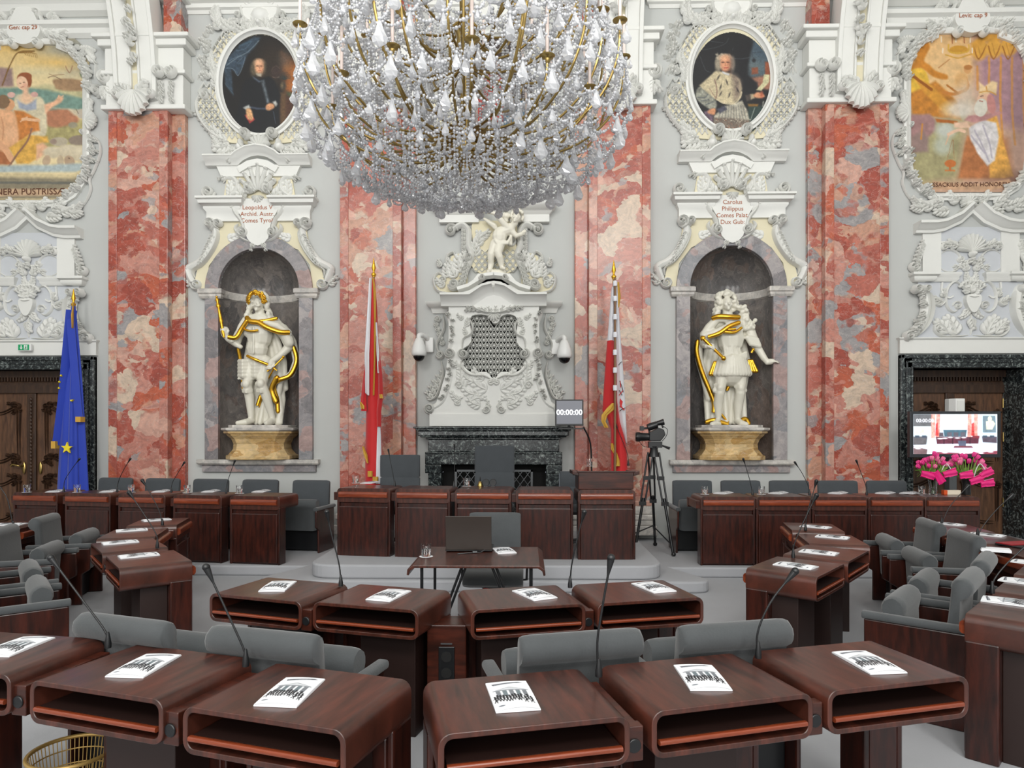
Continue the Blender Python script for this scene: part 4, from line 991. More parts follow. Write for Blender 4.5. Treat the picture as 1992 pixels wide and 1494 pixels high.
def hang(name, label, canvas, inside, mt, Yp, thick=.03):
    c = onY((canvas.X.min() + canvas.X.max()) / 2, (canvas.Y.min() + canvas.Y.max()) / 2, Yp)
    me = canvas.mesh('painted_canvas', inside, Yp, mt, lambda x, y: tuple(onY(x, y, Yp) - c))
    t = thing(name, label, 'painting', c)
    part('painted_surface', me, None, t)
    return t

# portrait of the man in black
C = Canvas(424, 64, 590, 278, 1.15, 425, 65, 7.115)
C.fill((22, 20, 20)); C.warp(10, .02, 5)
C.ell(760, 450, 260, 330, (44, 34, 26), soft=30, op=.9)
C.poly([(880, 270), (1150, 420), (1150, 900), (930, 830), (880, 560)], (112, 66, 34), 14)
C.ell(1060, 560, 90, 100, (170, 104, 48), soft=14, op=.8); C.ell(1040, 730, 110, 60, (188, 112, 52), soft=12, op=.8); C.ell(950, 470, 50, 50, (150, 92, 44), soft=8, op=.8)
C.ell(920, 370, 60, 90, (84, 84, 84), soft=20, op=.6)
C.poly([(940, 810), (1150, 860), (1150, 1000), (1000, 960)], (70, 84, 60), 6)
C.poly([(860, 840), (1000, 880), (1100, 1100), (940, 1400), (860, 1350)], (74, 46, 32), 8)
C.poly([(860, 820), (930, 820), (925, 1400), (860, 1400)], (92, 68, 44), 6)
for a in range(-6, 7): C.line([(910, 640), (910 + 95 * math.sin(a * .22), 640 - 105 * math.cos(a * .22))], 7, (34, 46, 48), .9)
C.ell(895, 725, 40, 60, (58, 52, 44), soft=4); C.ell(880, 720, 12, 22, (130, 112, 80), soft=4)
C.ell(795, 540, 68, 75, (62, 46, 44), soft=8, op=.7); C.line([(750, 600), (790, 612), (840, 600)], 8, (120, 100, 92), .7); C.line([(730, 520), (760, 470), (800, 450), (850, 490)], 6, (96, 76, 72), .6)
C.poly([(70, 470), (130, 330), (300, 150), (500, 40), (590, 60), (520, 170), (400, 300), (360, 400), (270, 580), (180, 500), (205, 860), (100, 720)], (50, 64, 78), 4, vary=.35)
for p, w, c in [([(100, 480), (200, 490), (270, 580), (330, 460), (370, 330)], 9, (110, 128, 142)), ([(120, 440), (280, 320), (400, 260), (560, 100)], 10, (124, 138, 146)), ([(150, 380), (260, 320), (330, 330), (270, 400)], 9, (96, 112, 126)), ([(250, 240), (370, 210), (460, 110)], 14, (74, 92, 108)), ([(90, 690), (210, 840)], 10, (66, 84, 94)), ([(300, 170), (440, 110)], 22, (62, 84, 100))]: C.line(p, w, c, .75)
C.poly([(380, 640), (480, 590), (560, 640), (700, 590), (780, 660), (860, 860), (820, 1000), (860, 1400), (700, 1460), (400, 1440), (180, 1300), (260, 1080), (300, 900), (330, 720)], (15, 17, 22), 3)
C.poly([(470, 590), (560, 650), (600, 660), (560, 680), (480, 620)], (74, 84, 98), 3)
C.poly([(590, 650), (630, 645), (710, 960), (670, 975)], (84, 92, 98), 4, vary=.4)
C.line([(440, 1020), (540, 1040), (660, 1040)], 26, (58, 66, 82), .9); C.line([(760, 1080), (790, 1250)], 10, (66, 74, 88), .8)
C.poly([(340, 1030), (420, 985), (445, 1030), (380, 1060)], (170, 172, 168), 3); C.poly([(745, 950), (790, 930), (815, 980), (795, 1010)], (176, 176, 170), 3)
C.poly([(360, 1130), (440, 1110), (505, 1190), (430, 1250)], (150, 46, 48), 2)
C.poly([(385, 1050), (445, 1045), (480, 1170), (440, 1205), (395, 1170), (380, 1100)], (206, 158, 112), 3, smooth=True); C.line([(420, 1150), (440, 1200)], 5, (140, 96, 66)); C.line([(440, 1140), (462, 1190)], 5, (140, 96, 66))
C.poly([(655, 1010), (700, 970), (760, 975), (775, 1020), (720, 1060), (670, 1060)], (204, 148, 108), 3, smooth=True); C.line([(680, 1010), (740, 1030)], 5, (150, 100, 72))
C.ell(550, 470, 95, 118, (92, 82, 64), soft=5); C.ell(475, 500, 32, 80, (86, 76, 60), soft=5); C.ell(630, 470, 28, 80, (84, 74, 60), soft=5)
C.ell(563, 462, 60, 98, (216, 160, 122), soft=4); C.ell(560, 400, 50, 34, (226, 176, 140), soft=8)
C.ell(538, 452, 14, 6, (70, 46, 36), soft=2); C.ell(590, 452, 14, 6, (70, 46, 36), soft=2); C.line([(566, 455), (572, 490)], 8, (184, 120, 92)); C.line([(550, 515), (592, 512)], 8, (160, 74, 64)); C.ell(600, 480, 16, 50, (176, 118, 90), soft=8, op=.6)
C.poly([(520, 555), (600, 560), (590, 600), (540, 590)], (170, 160, 144), 3)
C.grain(.22, .08)
def ovin(cx, cy, rx, ry): return lambda X, Y: ((X - cx) / rx) ** 2 + ((Y - cy) / ry) ** 2 < 1
hang('oval_portrait', 'oval oil portrait of a grey-haired man in black holding a red book', C, ovin(507, 171, 81, 104), M['oil'], D - .05)

# portrait of the man in the ermine cape
C = Canvas(1341, 60, 1509, 272, 1.15, 1340, 60, 6.947)
C.fill((22, 22, 25)); C.warp(9, .02, 8)
C.poly([(870, 120), (1120, 200), (1140, 620), (820, 640), (800, 420)], (70, 86, 96), 10); C.ell(900, 440, 120, 90, (112, 120, 116), soft=30, op=.7); C.ell(980, 300, 90, 90, (52, 68, 84), soft=30, op=.8)
C.poly([(850, 500), (930, 490), (940, 580), (850, 590)], (128, 72, 50), 3); C.poly([(1030, 420), (1090, 420), (1100, 600), (1030, 600)], (132, 70, 44), 3); C.ell(880, 400, 26, 26, (34, 36, 40), soft=3); C.line([(880, 380), (860, 300), (980, 290)], 5, (40, 44, 50))
C.poly([(820, 640), (1120, 590), (1130, 800), (950, 780), (920, 720)], (150, 104, 84), 5)
C.poly([(620, 200), (860, 160), (800, 460), (790, 600), (930, 700), (900, 820), (700, 700)], (20, 20, 24), 5)
for p in [[(110, 260), (300, 240), (480, 180), (540, 100)], [(600, 370), (720, 380), (840, 350)], [(150, 340), (220, 520), (290, 560)], [(300, 140), (460, 160)], [(600, 230), (590, 260)]]: C.line(p, 9, (66, 70, 76), .7)
C.poly([(800, 990), (900, 1000), (1100, 1040), (1050, 1300), (850, 1380), (800, 1200)], (40, 58, 54), 5); C.poly([(800, 985), (940, 990), (930, 1020), (800, 1020)], (130, 92, 40), 3); C.line([(890, 1040), (835, 1210)], 9, (140, 150, 140)); C.line([(1010, 960), (1000, 1020)], 22, (150, 150, 140), .7)
C.poly([(340, 1150), (480, 1020), (720, 940), (800, 1100), (850, 1390), (600, 1440), (330, 1380)], (168, 162, 146), 3, vary=.3)
for x in range(350, 840, 52): C.line([(450 + (x - 350) * .6, 1010), (x, 1400)], 13, (92, 92, 92), .55)
C.poly([(330, 1170), (560, 1180), (830, 1210), (860, 1400), (330, 1400)], (104, 90, 80), 4, vary=.3, op=.85)
rs = np.random.RandomState(4)
for i in range(150):
    x = rs.uniform(350, 840); y = rs.uniform(1190, 1390); C.line([(x, y), (x + rs.uniform(-12, 12), y + rs.uniform(-10, 10))], 6, (200, 192, 172) if i % 3 else (150, 74, 50), .8, sm=False)
C.poly([(210, 1090), (290, 1060), (330, 1150), (320, 1400), (210, 1250)], (96, 78, 92), 4, vary=.5)
C.poly([(90, 860), (140, 760), (280, 800), (380, 990), (340, 1060), (280, 1060), (130, 950)], (134, 134, 122), 3, vary=.35, smooth=True)
for p in [[(120, 900), (220, 900), (260, 850)], [(160, 950), (270, 930)], [(230, 1000), (330, 960)]]: C.line(p, 14, (80, 84, 88), .8)
C.poly([(760, 870), (850, 850), (890, 890), (850, 940), (780, 950)], (70, 62, 56), 3); C.poly([(830, 860), (870, 850), (890, 905), (840, 925)], (176, 160, 130), 3)
C.poly([(140, 740), (360, 540), (450, 550), (580, 580), (690, 650), (720, 780), (700, 900), (600, 985), (470, 980), (370, 930), (330, 900)], (190, 176, 144), 3, vary=.15)
C.poly([(580, 580), (640, 600), (700, 680), (690, 880), (620, 930), (610, 800), (600, 700)], (118, 102, 92), 12, vary=.3)
C.line([(350, 660), (380, 800), (370, 900)], 16, (116, 84, 78), .7); C.line([(280, 780), (370, 920)], 12, (140, 112, 96), .7)
for x, y, a in [(515, 695, 70), (430, 850, -60), (548, 865, -70), (430, 760, -70), (400, 630, -60), (660, 800, 60)]: C.ell(x, y, 30, 8, (34, 30, 34), a, soft=2)
C.line([(380, 930), (470, 975), (600, 985), (680, 920), (715, 830)], 18, (206, 192, 160), .8)
C.poly([(370, 1060), (480, 1010), (520, 1060), (420, 1120)], (70, 70, 84), 3)
C.poly([(290, 1060), (360, 1050), (350, 1130), (300, 1130), (250, 1100)], (196, 136, 98), 3, smooth=True)
C.poly([(870, 880), (920, 830), (1000, 850), (1025, 890), (940, 910)], (202, 144, 106), 3, smooth=True); C.ell(985, 860, 22, 40, (176, 92, 66), soft=4)
C.poly([(910, 800), (1000, 700), (1015, 590), (1090, 590), (1085, 690), (980, 810)], (196, 190, 150), 2); C.line([(960, 770), (1050, 680)], 4, (140, 140, 120), .6)
C.ell(485, 415, 120, 108, (150, 140, 122), soft=4); C.ell(395, 460, 42, 90, (146, 136, 118), soft=4); C.ell(590, 450, 36, 100, (118, 108, 98), soft=4)
for i in range(26):
    x = rs.uniform(370, 600); y = rs.uniform(310, 400); C.ell(x, y, 16, 9, (176, 166, 146), rs.uniform(0, 180), soft=2, op=.6)
C.ell(492, 440, 68, 108, (206, 146, 112), soft=4); C.ell(485, 365, 54, 34, (216, 164, 128), soft=8); C.ell(550, 450, 22, 80, (150, 92, 68), soft=8, op=.6)
C.ell(462, 428, 17, 7, (60, 40, 34), soft=2); C.ell(528, 425, 17, 7, (60, 40, 34), soft=2); C.line([(490, 430), (497, 470)], 9, (172, 108, 80)); C.line([(478, 500), (530, 498)], 9, (164, 56, 52)); C.ell(500, 530, 30, 10, (190, 128, 96), soft=4)
C.poly([(450, 545), (550, 585), (545, 605), (450, 570)], (190, 190, 192), 2)
C.grain(.2, .08)
hang('oval_portrait', 'oval oil portrait of a bewigged man in an ermine cape holding a letter', C, ovin(1424, 166, 81, 104), M['oil'], D - .05)

# portrait glimpsed behind the chandelier
C = Canvas(883, 68, 1041, 274, 1.6, 883, 70, 6)
C.fill((44, 30, 28)); C.warp(24, .012, 2)
C.poly([(300, 500), (480, 420), (640, 560), (680, 1000), (250, 1000)], (150, 44, 34), 4); C.ell(470, 350, 55, 80, (196, 140, 104)); C.ell(470, 320, 90, 100, (90, 66, 52), op=.5)
C.poly([(600, 700), (900, 760), (900, 1000), (560, 1060)], (66, 92, 110), 4); C.grain(.3, .05)
hang('oval_portrait', 'dark oval portrait with red and blue robes, mostly hidden behind the crystal chandelier', C, ovin(962, 171, 78, 101), M['oil'], D - .05)

# fresco of the shepherds
C = Canvas(-60, 54, 178, 392, 1.4, 0, 60, 4.527)
C.grad((214, 176, 104), (226, 206, 160), 0, 500); C.warp(9, .02, 4)
C.poly([(380, 0), (820, 0), (820, 300), (620, 330), (450, 180)], (128, 136, 140), 60, vary=.15); C.ell(500, 280, 190, 50, (226, 184, 104), soft=14, op=.8); C.ell(120, 80, 190, 60, (206, 164, 84), soft=20, op=.8); C.ell(330, 360, 140, 40, (206, 196, 160), soft=14, op=.7)
C.poly([(-300, 500), (250, 500), (420, 500), (800, 600), (800, 700), (-300, 760)], (112, 140, 128), 4, vary=.15); C.poly([(280, 495), (400, 470), (800, 540), (800, 610), (420, 520)], (186, 178, 136), 5)
C.poly([(380, 820), (800, 780), (800, 1040), (380, 1040)], (164, 154, 104), 8, vary=.2)
C.poly([(-10, 320), (110, 330), (120, 490), (-10, 495)], (146, 120, 116), 4); C.line([(20, 480), (90, 300), (160, 190), (300, 180)], 12, (120, 86, 44)); 
for a in range(7): C.line([(150, 195), (200 + a * 18, 175 + abs(a - 2) * 6), (230 + a * 16, 215 + a * 4)], 6, (138, 104, 52), .8)
C.poly([(470, 430), (600, 420), (720, 440), (730, 510), (700, 530), (520, 520), (480, 480)], (156, 124, 92), 3, smooth=True); C.line([(420, 410), (470, 400), (540, 430)], 6, (110, 84, 66)); C.line([(580, 310), (610, 370), (640, 310)], 8, (150, 110, 84)); C.line([(430, 380), (480, 390), (560, 385)], 6, (150, 120, 90)); C.poly([(700, 370), (780, 400), (785, 450), (720, 410)], (84, 110, 84), 3)
C.poly([(400, 720), (440, 700), (600, 690), (680, 750), (690, 800), (640, 820), (500, 850), (400, 820)], (176, 118, 88), 4, smooth=True); C.poly([(470, 680), (660, 690), (740, 710), (740, 760), (650, 740), (600, 690)], (206, 190, 162), 4); C.ell(715, 730, 34, 44, (190, 178, 160)); C.line([(670, 690), (690, 730)], 6, (110, 96, 80)); C.line([(745, 690), (740, 730)], 6, (110, 96, 80)); C.ell(640, 830, 40, 26, (150, 142, 120))
# woman
C.poly([(130, 590), (200, 560), (290, 570), (380, 600), (410, 760), (400, 920), (300, 940), (120, 820)], (206, 194, 164), 3, smooth=True)
C.poly([(150, 610), (230, 650), (320, 600), (320, 690), (240, 705), (170, 680)], (158, 164, 178), 3); C.ell(235, 595, 60, 46, (226, 186, 152), soft=5); C.ell(100, 565, 34, 26, (216, 172, 160)); C.ell(305, 560, 32, 24, (206, 160, 150))
C.poly([(390, 650), (470, 620), (530, 570), (560, 590), (540, 630), (470, 670), (400, 730)], (226, 174, 138), 3); C.line([(530, 590), (560, 570)], 8, (226, 174, 138)); C.line([(510, 590), (520, 568)], 8, (226, 174, 138))
C.ell(215, 410, 66, 44, (146, 82, 50), -10); C.ell(245, 440, 36, 60, (140, 78, 48)); C.ell(195, 460, 48, 62, (230, 188, 156), -16); C.poly([(200, 500), (250, 490), (250, 570), (200, 570)], (222, 178, 146), 4)
C.ell(180, 462, 8, 4, (90, 60, 48)); C.ell(212, 455, 8, 4, (90, 60, 48)); C.line([(185, 498), (208, 492)], 5, (176, 90, 76)); C.ell(222, 480, 14, 12, (222, 152, 130), soft=4, op=.7)
# seated man
C.poly([(-80, 720), (60, 690), (140, 740), (170, 960), (60, 1060), (-100, 1040)], (222, 168, 126), 4, smooth=True); C.poly([(125, 700), (210, 710), (340, 780), (350, 880), (290, 890), (200, 960), (165, 970), (150, 800)], (196, 122, 60), 3, vary=.2)
C.ell(90, 905, 60, 50, (230, 180, 140), soft=10, op=.7); C.line([(10, 760), (30, 860), (20, 960)], 12, (190, 130, 92), .6)
C.poly([(80, 1030), (250, 920), (420, 930), (430, 980), (330, 1000), (320, 1130), (250, 1170), (150, 1170)], (214, 164, 76), 3, vary=.2); C.poly([(320, 1000), (380, 985), (430, 1030), (400, 1080), (320, 1140)], (222, 170, 134), 4); C.poly([(-60, 1040), (90, 1080), (100, 1180), (-60, 1180)], (170, 104, 66), 4)
C.line([(-60, 960), (40, 1040), (100, 1130)], 52, (222, 166, 126)); C.line([(280, 860), (240, 970), (150, 1090), (60, 1220)], 17, (140, 100, 80)); C.line([(200, 780), (260, 780), (340, 790)], 26, (226, 176, 136)); C.line([(180, 800), (240, 760)], 10, (230, 184, 146))
C.ell(80, 650, 50, 52, (214, 158, 116)); C.ell(28, 625, 58, 60, (128, 100, 74)); C.ell(115, 660, 18, 12, (214, 158, 116)); C.line([(78, 632), (92, 626)], 5, (90, 60, 44))
# sheep and basin
C.ell(520, 975, 80, 40, (176, 164, 142)); C.ell(690, 965, 85, 46, (138, 122, 108)); C.ell(470, 975, 30, 24, (150, 130, 116))
for cx_, cy_, rx_, ry_ in [(470, 1070, 90, 50), (600, 1060, 100, 60), (700, 1080, 100, 70)]: C.ell(cx_, cy_, rx_, ry_, (200, 186, 158), soft=3); C.ell(cx_ + 20, cy_ - 20, rx_ * .6, ry_ * .4, (220, 208, 182), soft=8, op=.7)
C.ell(410, 1140, 34, 48, (186, 160, 132), 20); C.ell(530, 1150, 30, 56, (186, 166, 138)); C.ell(610, 1150, 46, 54, (176, 150, 124), -20); C.ell(612, 1120, 6, 4, (60, 44, 36))
C.poly([(-300, 1190), (420, 1180), (820, 1160), (820, 1240), (-300, 1250)], (170, 182, 182), 4); C.poly([(-300, 1240), (640, 1270), (760, 1190), (780, 1240), (640, 1310), (-300, 1290)], (206, 188, 146), 3); C.poly([(-300, 1285), (650, 1300), (800, 1220), (800, 1480), (-300, 1480)], (138, 128, 106), 4); C.line([(-300, 1335), (640, 1340)], 22, (98, 98, 92), .8); C.poly([(-300, 1390), (560, 1395), (640, 1370), (660, 1420), (530, 1450), (-300, 1460)], (198, 166, 134), 3)
C.grain(.08, .05); C.c = C.c * .96 + 8
def frin(cx, x1, y0, y1):
    def f(X, Y):
        dx = np.abs(X - cx); w = 116; e = np.ones(X.shape, bool)
        e &= dx < w; e &= (Y > y0) & (Y < y1)
        e &= ~((dx > 84) & (Y < y0 + 50) & (((dx - 62) / 52) ** 2 + ((Y - y0 - 66) / 56) ** 2 > 1)); e &= ~((dx > 84) & (Y > y1 - 50) & (((dx - 62) / 52) ** 2 + ((Y - y1 + 60) / 56) ** 2 > 1)); return e
    return f
f1 = hang('fresco', 'painted fresco of a woman and a half-bare shepherd with sheep and cattle', C, frin(59, 0, 58, 390), M['fresco'], D - .02)
def letter(t, s, px, py, size, sp=1, Yp=D - .03):
    o = part('lettering', text_mesh(s, size, M['letter'], .0008), None, t); o.rotation_euler = (PI / 2, 0, 0); o.location = onY(px, py, Yp) - t.location
M['letter'] = mat('brown_lettering', rgb(96, 60, 44), .8)
letter(f1, 'NERA PUSTRISSÆ', 59, 373, .137)

# fresco of the bishop
C = Canvas(1762, 50, 2002, 380, 1.3, 1550, 0, 3.5566)
C.fill((196, 158, 134)); C.warp(8, .02, 6)
C.poly([(780, 200), (1300, 200), (1250, 520), (1000, 700), (780, 500)], (216, 172, 116), 30, vary=.15); C.ell(1010, 520, 150, 200, (224, 186, 134), soft=40, op=.7)
C.poly([(780, 780), (1000, 820), (1200, 700), (1120, 1240), (780, 1300)], (158, 150, 110), 20); C.poly([(1230, 260), (1600, 200), (1600, 900), (1400, 860), (1260, 600)], (166, 128, 136), 20)
for i, x in enumerate(range(1250, 1600, 80)): C.line([(x, 400 if i else 460), (x, 620 + 120 * (i > 1)), (x + 20 * (i > 1), 1000 if i > 1 else 560)], 16, (206, 140, 66), .8)
for i in range(3): C.ell(1265 + i * 100, 340 - i * 8, 58, 76 - i * 6, (214, 158, 66), soft=5); C.line([(1225 + i * 100, 320), (1260 + i * 100, 410), (1310 + i * 100, 310)], 9, (158, 100, 40)); C.line([(1250 + i * 100, 300), (1270 + i * 100, 380)], 6, (170, 116, 46), .7)
C.poly([(1210, 300), (1350, 225), (1500, 240), (1500, 270), (1300, 290), (1230, 340)], (208, 150, 60), 4)
C.poly([(1200, 880), (1220, 960), (1120, 1230), (1500, 1240), (1460, 960)], (176, 116, 76), 12)
# golden throne and angels
C.poly([(780, 470), (880, 480), (915, 580), (880, 660), (860, 700), (780, 700)], (218, 174, 62), 3, smooth=True); C.poly([(780, 650), (960, 560), (1110, 700), (1140, 830), (990, 810), (800, 790)], (186, 120, 46), 4, vary=.2)
C.poly([(850, 300), (890, 280), (920, 320), (900, 370), (880, 420), (920, 450), (960, 490), (1040, 520), (1030, 550), (940, 530), (860, 470), (780, 480), (830, 400)], (196, 126, 44), 3, smooth=True); C.poly([(790, 510), (930, 590), (1110, 760), (1040, 800), (880, 640)], (206, 144, 54), 3)
C.line([(785, 510), (850, 560), (930, 620)], 20, (150, 86, 30)); C.line([(1020, 640), (1090, 650), (1180, 610), (1170, 540)], 22, (190, 120, 54)); C.line([(1040, 590), (1110, 640)], 14, (176, 110, 46))
C.ell(1180, 480, 26, 30, (206, 152, 96)); C.ell(1185, 465, 30, 18, (176, 116, 60)); C.ell(1140, 560, 46, 56, (214, 166, 108), soft=4); C.line([(980, 470), (1060, 410)], 6, (176, 116, 60))
C.ell(1120, 345, 66, 30, (196, 142, 48)); C.line([(1050, 310), (1060, 360), (1180, 360), (1190, 310)], 10, (206, 160, 60)); C.line([(1030, 380), (1120, 400), (1210, 375)], 9, (200, 150, 56))
for x in (1000, 1100, 1200, 1010, 1215): C.line([(x, 290 if x not in (1010, 1215) else 365), (x, 255 if x not in (1010, 1215) else 335)], 9, (230, 214, 190))
C.line([(1070, 210), (1075, 300)], 6, (150, 84, 50)); C.line([(1150, 210), (1160, 300)], 6, (150, 84, 50))
C.poly([(780, 790), (920, 790), (960, 830), (960, 900), (900, 960), (780, 960)], (158, 120, 118), 5); C.poly([(790, 950), (870, 900), (910, 960), (910, 1050), (780, 1060)], (142, 118, 112), 5); C.line([(870, 860), (860, 960)], 12, (190, 130, 66))
C.ell(1030, 900, 66, 56, (194, 198, 190), soft=10, op=.9); C.ell(1010, 1010, 60, 60, (184, 190, 176), soft=10, op=.8); C.ell(1130, 760, 110, 60, (214, 206, 196), soft=12, op=.85); C.ell(1170, 660, 60, 80, (206, 190, 172), soft=16, op=.7)
C.poly([(960, 820), (1040, 830), (1115, 840), (1110, 862), (1040, 850), (970, 845)], (170, 96, 38), 2)
# bishop
C.poly([(1310, 800), (1380, 790), (1410, 900), (1450, 1050), (1500, 1220), (1440, 1235), (1330, 1230), (1340, 1000)], (216, 158, 74), 3, vary=.25); C.poly([(1180, 940), (1300, 980), (1330, 1230), (1120, 1230), (1150, 1050)], (176, 110, 66), 4, vary=.2)
C.poly([(1190, 880), (1290, 830), (1380, 850), (1400, 950), (1370, 1110), (1320, 1150), (1250, 1060), (1200, 960)], (212, 206, 206), 3, vary=.18); 
for p in [[(1230, 900), (1280, 1000), (1330, 1120)], [(1290, 870), (1330, 980), (1350, 1090)], [(1210, 940), (1300, 1060)]]: C.line(p, 12, (158, 150, 166), .6)
C.poly([(1190, 800), (1310, 790), (1410, 770), (1420, 785), (1320, 830), (1230, 850), (1160, 830)], (180, 130, 128), 3); C.poly([(1090, 850), (1180, 840), (1200, 880), (1140, 890), (1090, 880)], (226, 188, 160), 3); C.line([(1050, 930), (1110, 900), (1160, 910)], 22, (222, 184, 156)); C.line([(1050, 940), (1030, 1000)], 8, (210, 170, 140))
C.ell(1300, 690, 52, 56, (222, 178, 148)); C.ell(1275, 745, 46, 62, (210, 204, 190), 10); C.ell(1345, 720, 30, 70, (190, 130, 124), -10); C.line([(1268, 668), (1288, 662)], 5, (90, 60, 50)); C.line([(1262, 700), (1285, 702)], 6, (160, 90, 76))
C.poly([(1262, 570), (1300, 600), (1350, 560), (1388, 570), (1380, 650), (1340, 640), (1258, 655)], (226, 196, 150), 3); C.line([(1262, 640), (1320, 630), (1380, 655)], 9, (200, 150, 80)); C.line([(1310, 600), (1316, 630)], 8, (206, 150, 76))
C.line([(1075, 970), (1040, 1100)], 3, (150, 100, 66)); C.line([(1080, 970), (1090, 1100)], 3, (150, 100, 66)); C.ell(1062, 1130, 40, 26, (190, 108, 54)); C.line([(1030, 1180), (1090, 1180)], 12, (196, 120, 60)); C.line([(1060, 1140), (1060, 1180)], 14, (190, 108, 54))
C.ell(1540, 900, 40, 300, (100, 84, 88), soft=30, op=.5); C.ell(1480, 1250, 120, 50, (88, 66, 62), soft=20, op=.6)
C.poly([(940, 1250), (1080, 1270), (1300, 1270), (1470, 1240), (1500, 1290), (1300, 1320), (960, 1310)], (196, 156, 124), 3)
C.grain(.08, .05); C.c = C.c * .97 + 6
f2 = hang('fresco', 'painted fresco of a kneeling mitred bishop with golden angels and incense', C, frin(1880, 0, 56, 374), M['fresco'], D - .02)
letter(f2, 'VSSACKIUS ADDIT HONOREM', 1886, 359, .086)
# ---------------------------------------------------------------- statues: solid forms fused into one continuous skin
def sculpt(name, g, mt, parent, voxel=.012, smooth=3, label=None):
    o = part(name, g, mt, parent, 180, label=label)
    m = o.modifiers.new('fuse', 'REMESH'); m.mode = 'VOXEL'; m.voxel_size = voxel; m.use_smooth_shade = True
    if smooth:
        s = o.modifiers.new('smooth', 'SMOOTH'); s.iterations = smooth; s.factor = .5
    return o
def cap(g, pts, rr, seg=12):
    g.tube(pts, list(rr) if isinstance(rr, (list, tuple)) else [rr] * len(pts), seg)
    r0, r1 = (rr[0], rr[-1]) if isinstance(rr, (list, tuple)) else (rr, rr)
    g.ell(pts[0], r0, 12, 8); g.ell(pts[-1], r1, 12, 8)
def hand(g, w, d, up=Vector((0, 0, 1)), s=1.0, curl=.9, sd=1):
    """palm at w pointing along d; four curled fingers and a thumb"""
    w = Vector(w); d = Vector(d).normalized(); side = d.cross(up).normalized(); up = side.cross(d)
    g.ell(w + d * .04 * s, (.042 * s, .042 * s, .042 * s), 10, 8)
    cap(g, [w, w + d * .07 * s], .034 * s, 10)
    for i, L in enumerate((.07, .08, .075, .06)):
        b = w + d * .075 * s + side * (i - 1.5) * .021 * s; a = 0; p = b; pts = [p]
        for j in range(3):
            a += curl * .55; dd = d * math.cos(a) - up * math.sin(a); p = p + dd * L * .38 * s; pts.append(p)
        cap(g, pts, [.0125 * s, .012 * s, .011 * s, .009 * s], 8)
    cap(g, [w + d * .02 * s + side * sd * .035 * s, w + d * .055 * s + side * sd * .06 * s - up * .015 * s, w + d * .085 * s + side * sd * .045 * s - up * .04 * s], [.016 * s, .014 * s, .011 * s], 8)
def face(g, c, r, tilt=0):
    """nose, brows, cheeks, lips and chin on a head centred at c, facing -y"""
    c = Vector(c); R = Matrix.Rotation(tilt, 3, 'Z'); f = lambda x, y, z: c + R @ Vector((x * r, y * r, z * r))
    g.ell(c, (r * .82, r * .95, r * 1.15)); g.ell(f(0, -.35, -.35), (r * .62, r * .6, r * .8))
    cap(g, [f(0, -.92, .15), f(0, -1.16, -.22)], [r * .12, r * .18], 8)
    for s in (-1, 1):
        cap(g, [f(s * .12, -.9, .26), f(s * .5, -.78, .22)], [r * .1, r * .08], 8); g.ell(f(s * .45, -.68, -.25), r * .24)
        g.ell(f(s * .3, -.84, .08), (r * .15, r * .1, r * .09)); g.ell(f(s * .84, .05, -.02), (r * .1, r * .18, r * .26))
    cap(g, [f(-.22, -.9, -.52), f(.22, -.9, -.52)], r * .085, 8); cap(g, [f(-.17, -.88, -.66), f(.17, -.88, -.66)], r * .09, 8); g.ell(f(0, -.8, -.92), r * .26)

def pedestal(nx, lab):
    t = thing('statue_pedestal', lab, 'pedestal', (nx, D + .08, NSILL))
    kk = .0079; H = 65 * kk
    prof = [(62, 0), (62, .12), (58, .14), (55, .2), (50, .3), (49, .45), (53, .6), (60, .7), (61, .74), (66, .76), (66, .82)]
    g = MB(); g.loft([[(r * kk * sx_, r * kk * sy_, z * H) for sx_, sy_ in ((.72, -.66), (.98, -.36), (.98, .5), (-.98, .5), (-.98, -.36), (-.72, -.66))] for r, z in prof])
    part('body', g, M['ochre'], t, bev=.012)
    g = MB(); g.loft([[(r * kk * sx_, r * kk * sy_, z * H) for sx_, sy_ in ((.72, -.66), (.98, -.36), (.98, .5), (-.98, .5), (-.98, -.36), (-.72, -.66))] for r, z in ((66, .82), (70, .86), (70, .92), (58, .93), (58, 1.0))])
    part('top_slab', g, M['palem'], t, bev=.006)
    return NSILL + H
zp = pedestal(NL, 'ochre marble pedestal under the laurel-wreathed statue'); pedestal(NR, 'ochre marble pedestal under the long-wigged statue')

# statue with the laurel wreath
st = thing('king_statue', 'white and gilded statue with laurel wreath, sceptre raised and hand on hip', 'statue', (NL, D + .03, zp))
Q = lambda x, y, d=0: Vector(((x - 447) * .00296, d, (1190 - y) * .00296))
g = MB()
face(g, Q(440, 578, -.05), .098); cap(g, [Q(443, 640, -.01), Q(445, 600, -.02)], [.075, .065])
cap(g, [Q(385, 665), Q(440, 648), Q(520, 668)], [.095, .11, .09]); g.ell(Q(442, 730, -.02), (.20, .15, .24)); g.ell(Q(398, 715, -.08), (.1, .07, .1)); g.ell(Q(470, 715, -.08), (.1, .07, .1))
g.ell(Q(432, 800, -.03), (.165, .13, .17)); g.ell(Q(425, 860, 0), (.185, .14, .13))
cap(g, [Q(432, 700, -.16), Q(430, 830, -.165)], [.015, .015], 6)
cap(g, [Q(375, 672), Q(335, 735, -.03), Q(330, 775, -.06)], [.085, .072, .06]); cap(g, [Q(330, 775, -.06), Q(305, 755, -.16), Q(286, 735, -.2)], [.062, .055, .04]); hand(g, Q(290, 742, -.2), (-.1, -.3, 1), Vector((0, -1, 0)), 1.15, 1.2)
for i in range(5): cap(g, [Q(318 + i * 5, 760 + i * 6, -.13 + i * .015), Q(335 + i * 5, 785 + i * 2, -.09)], .035, 8)
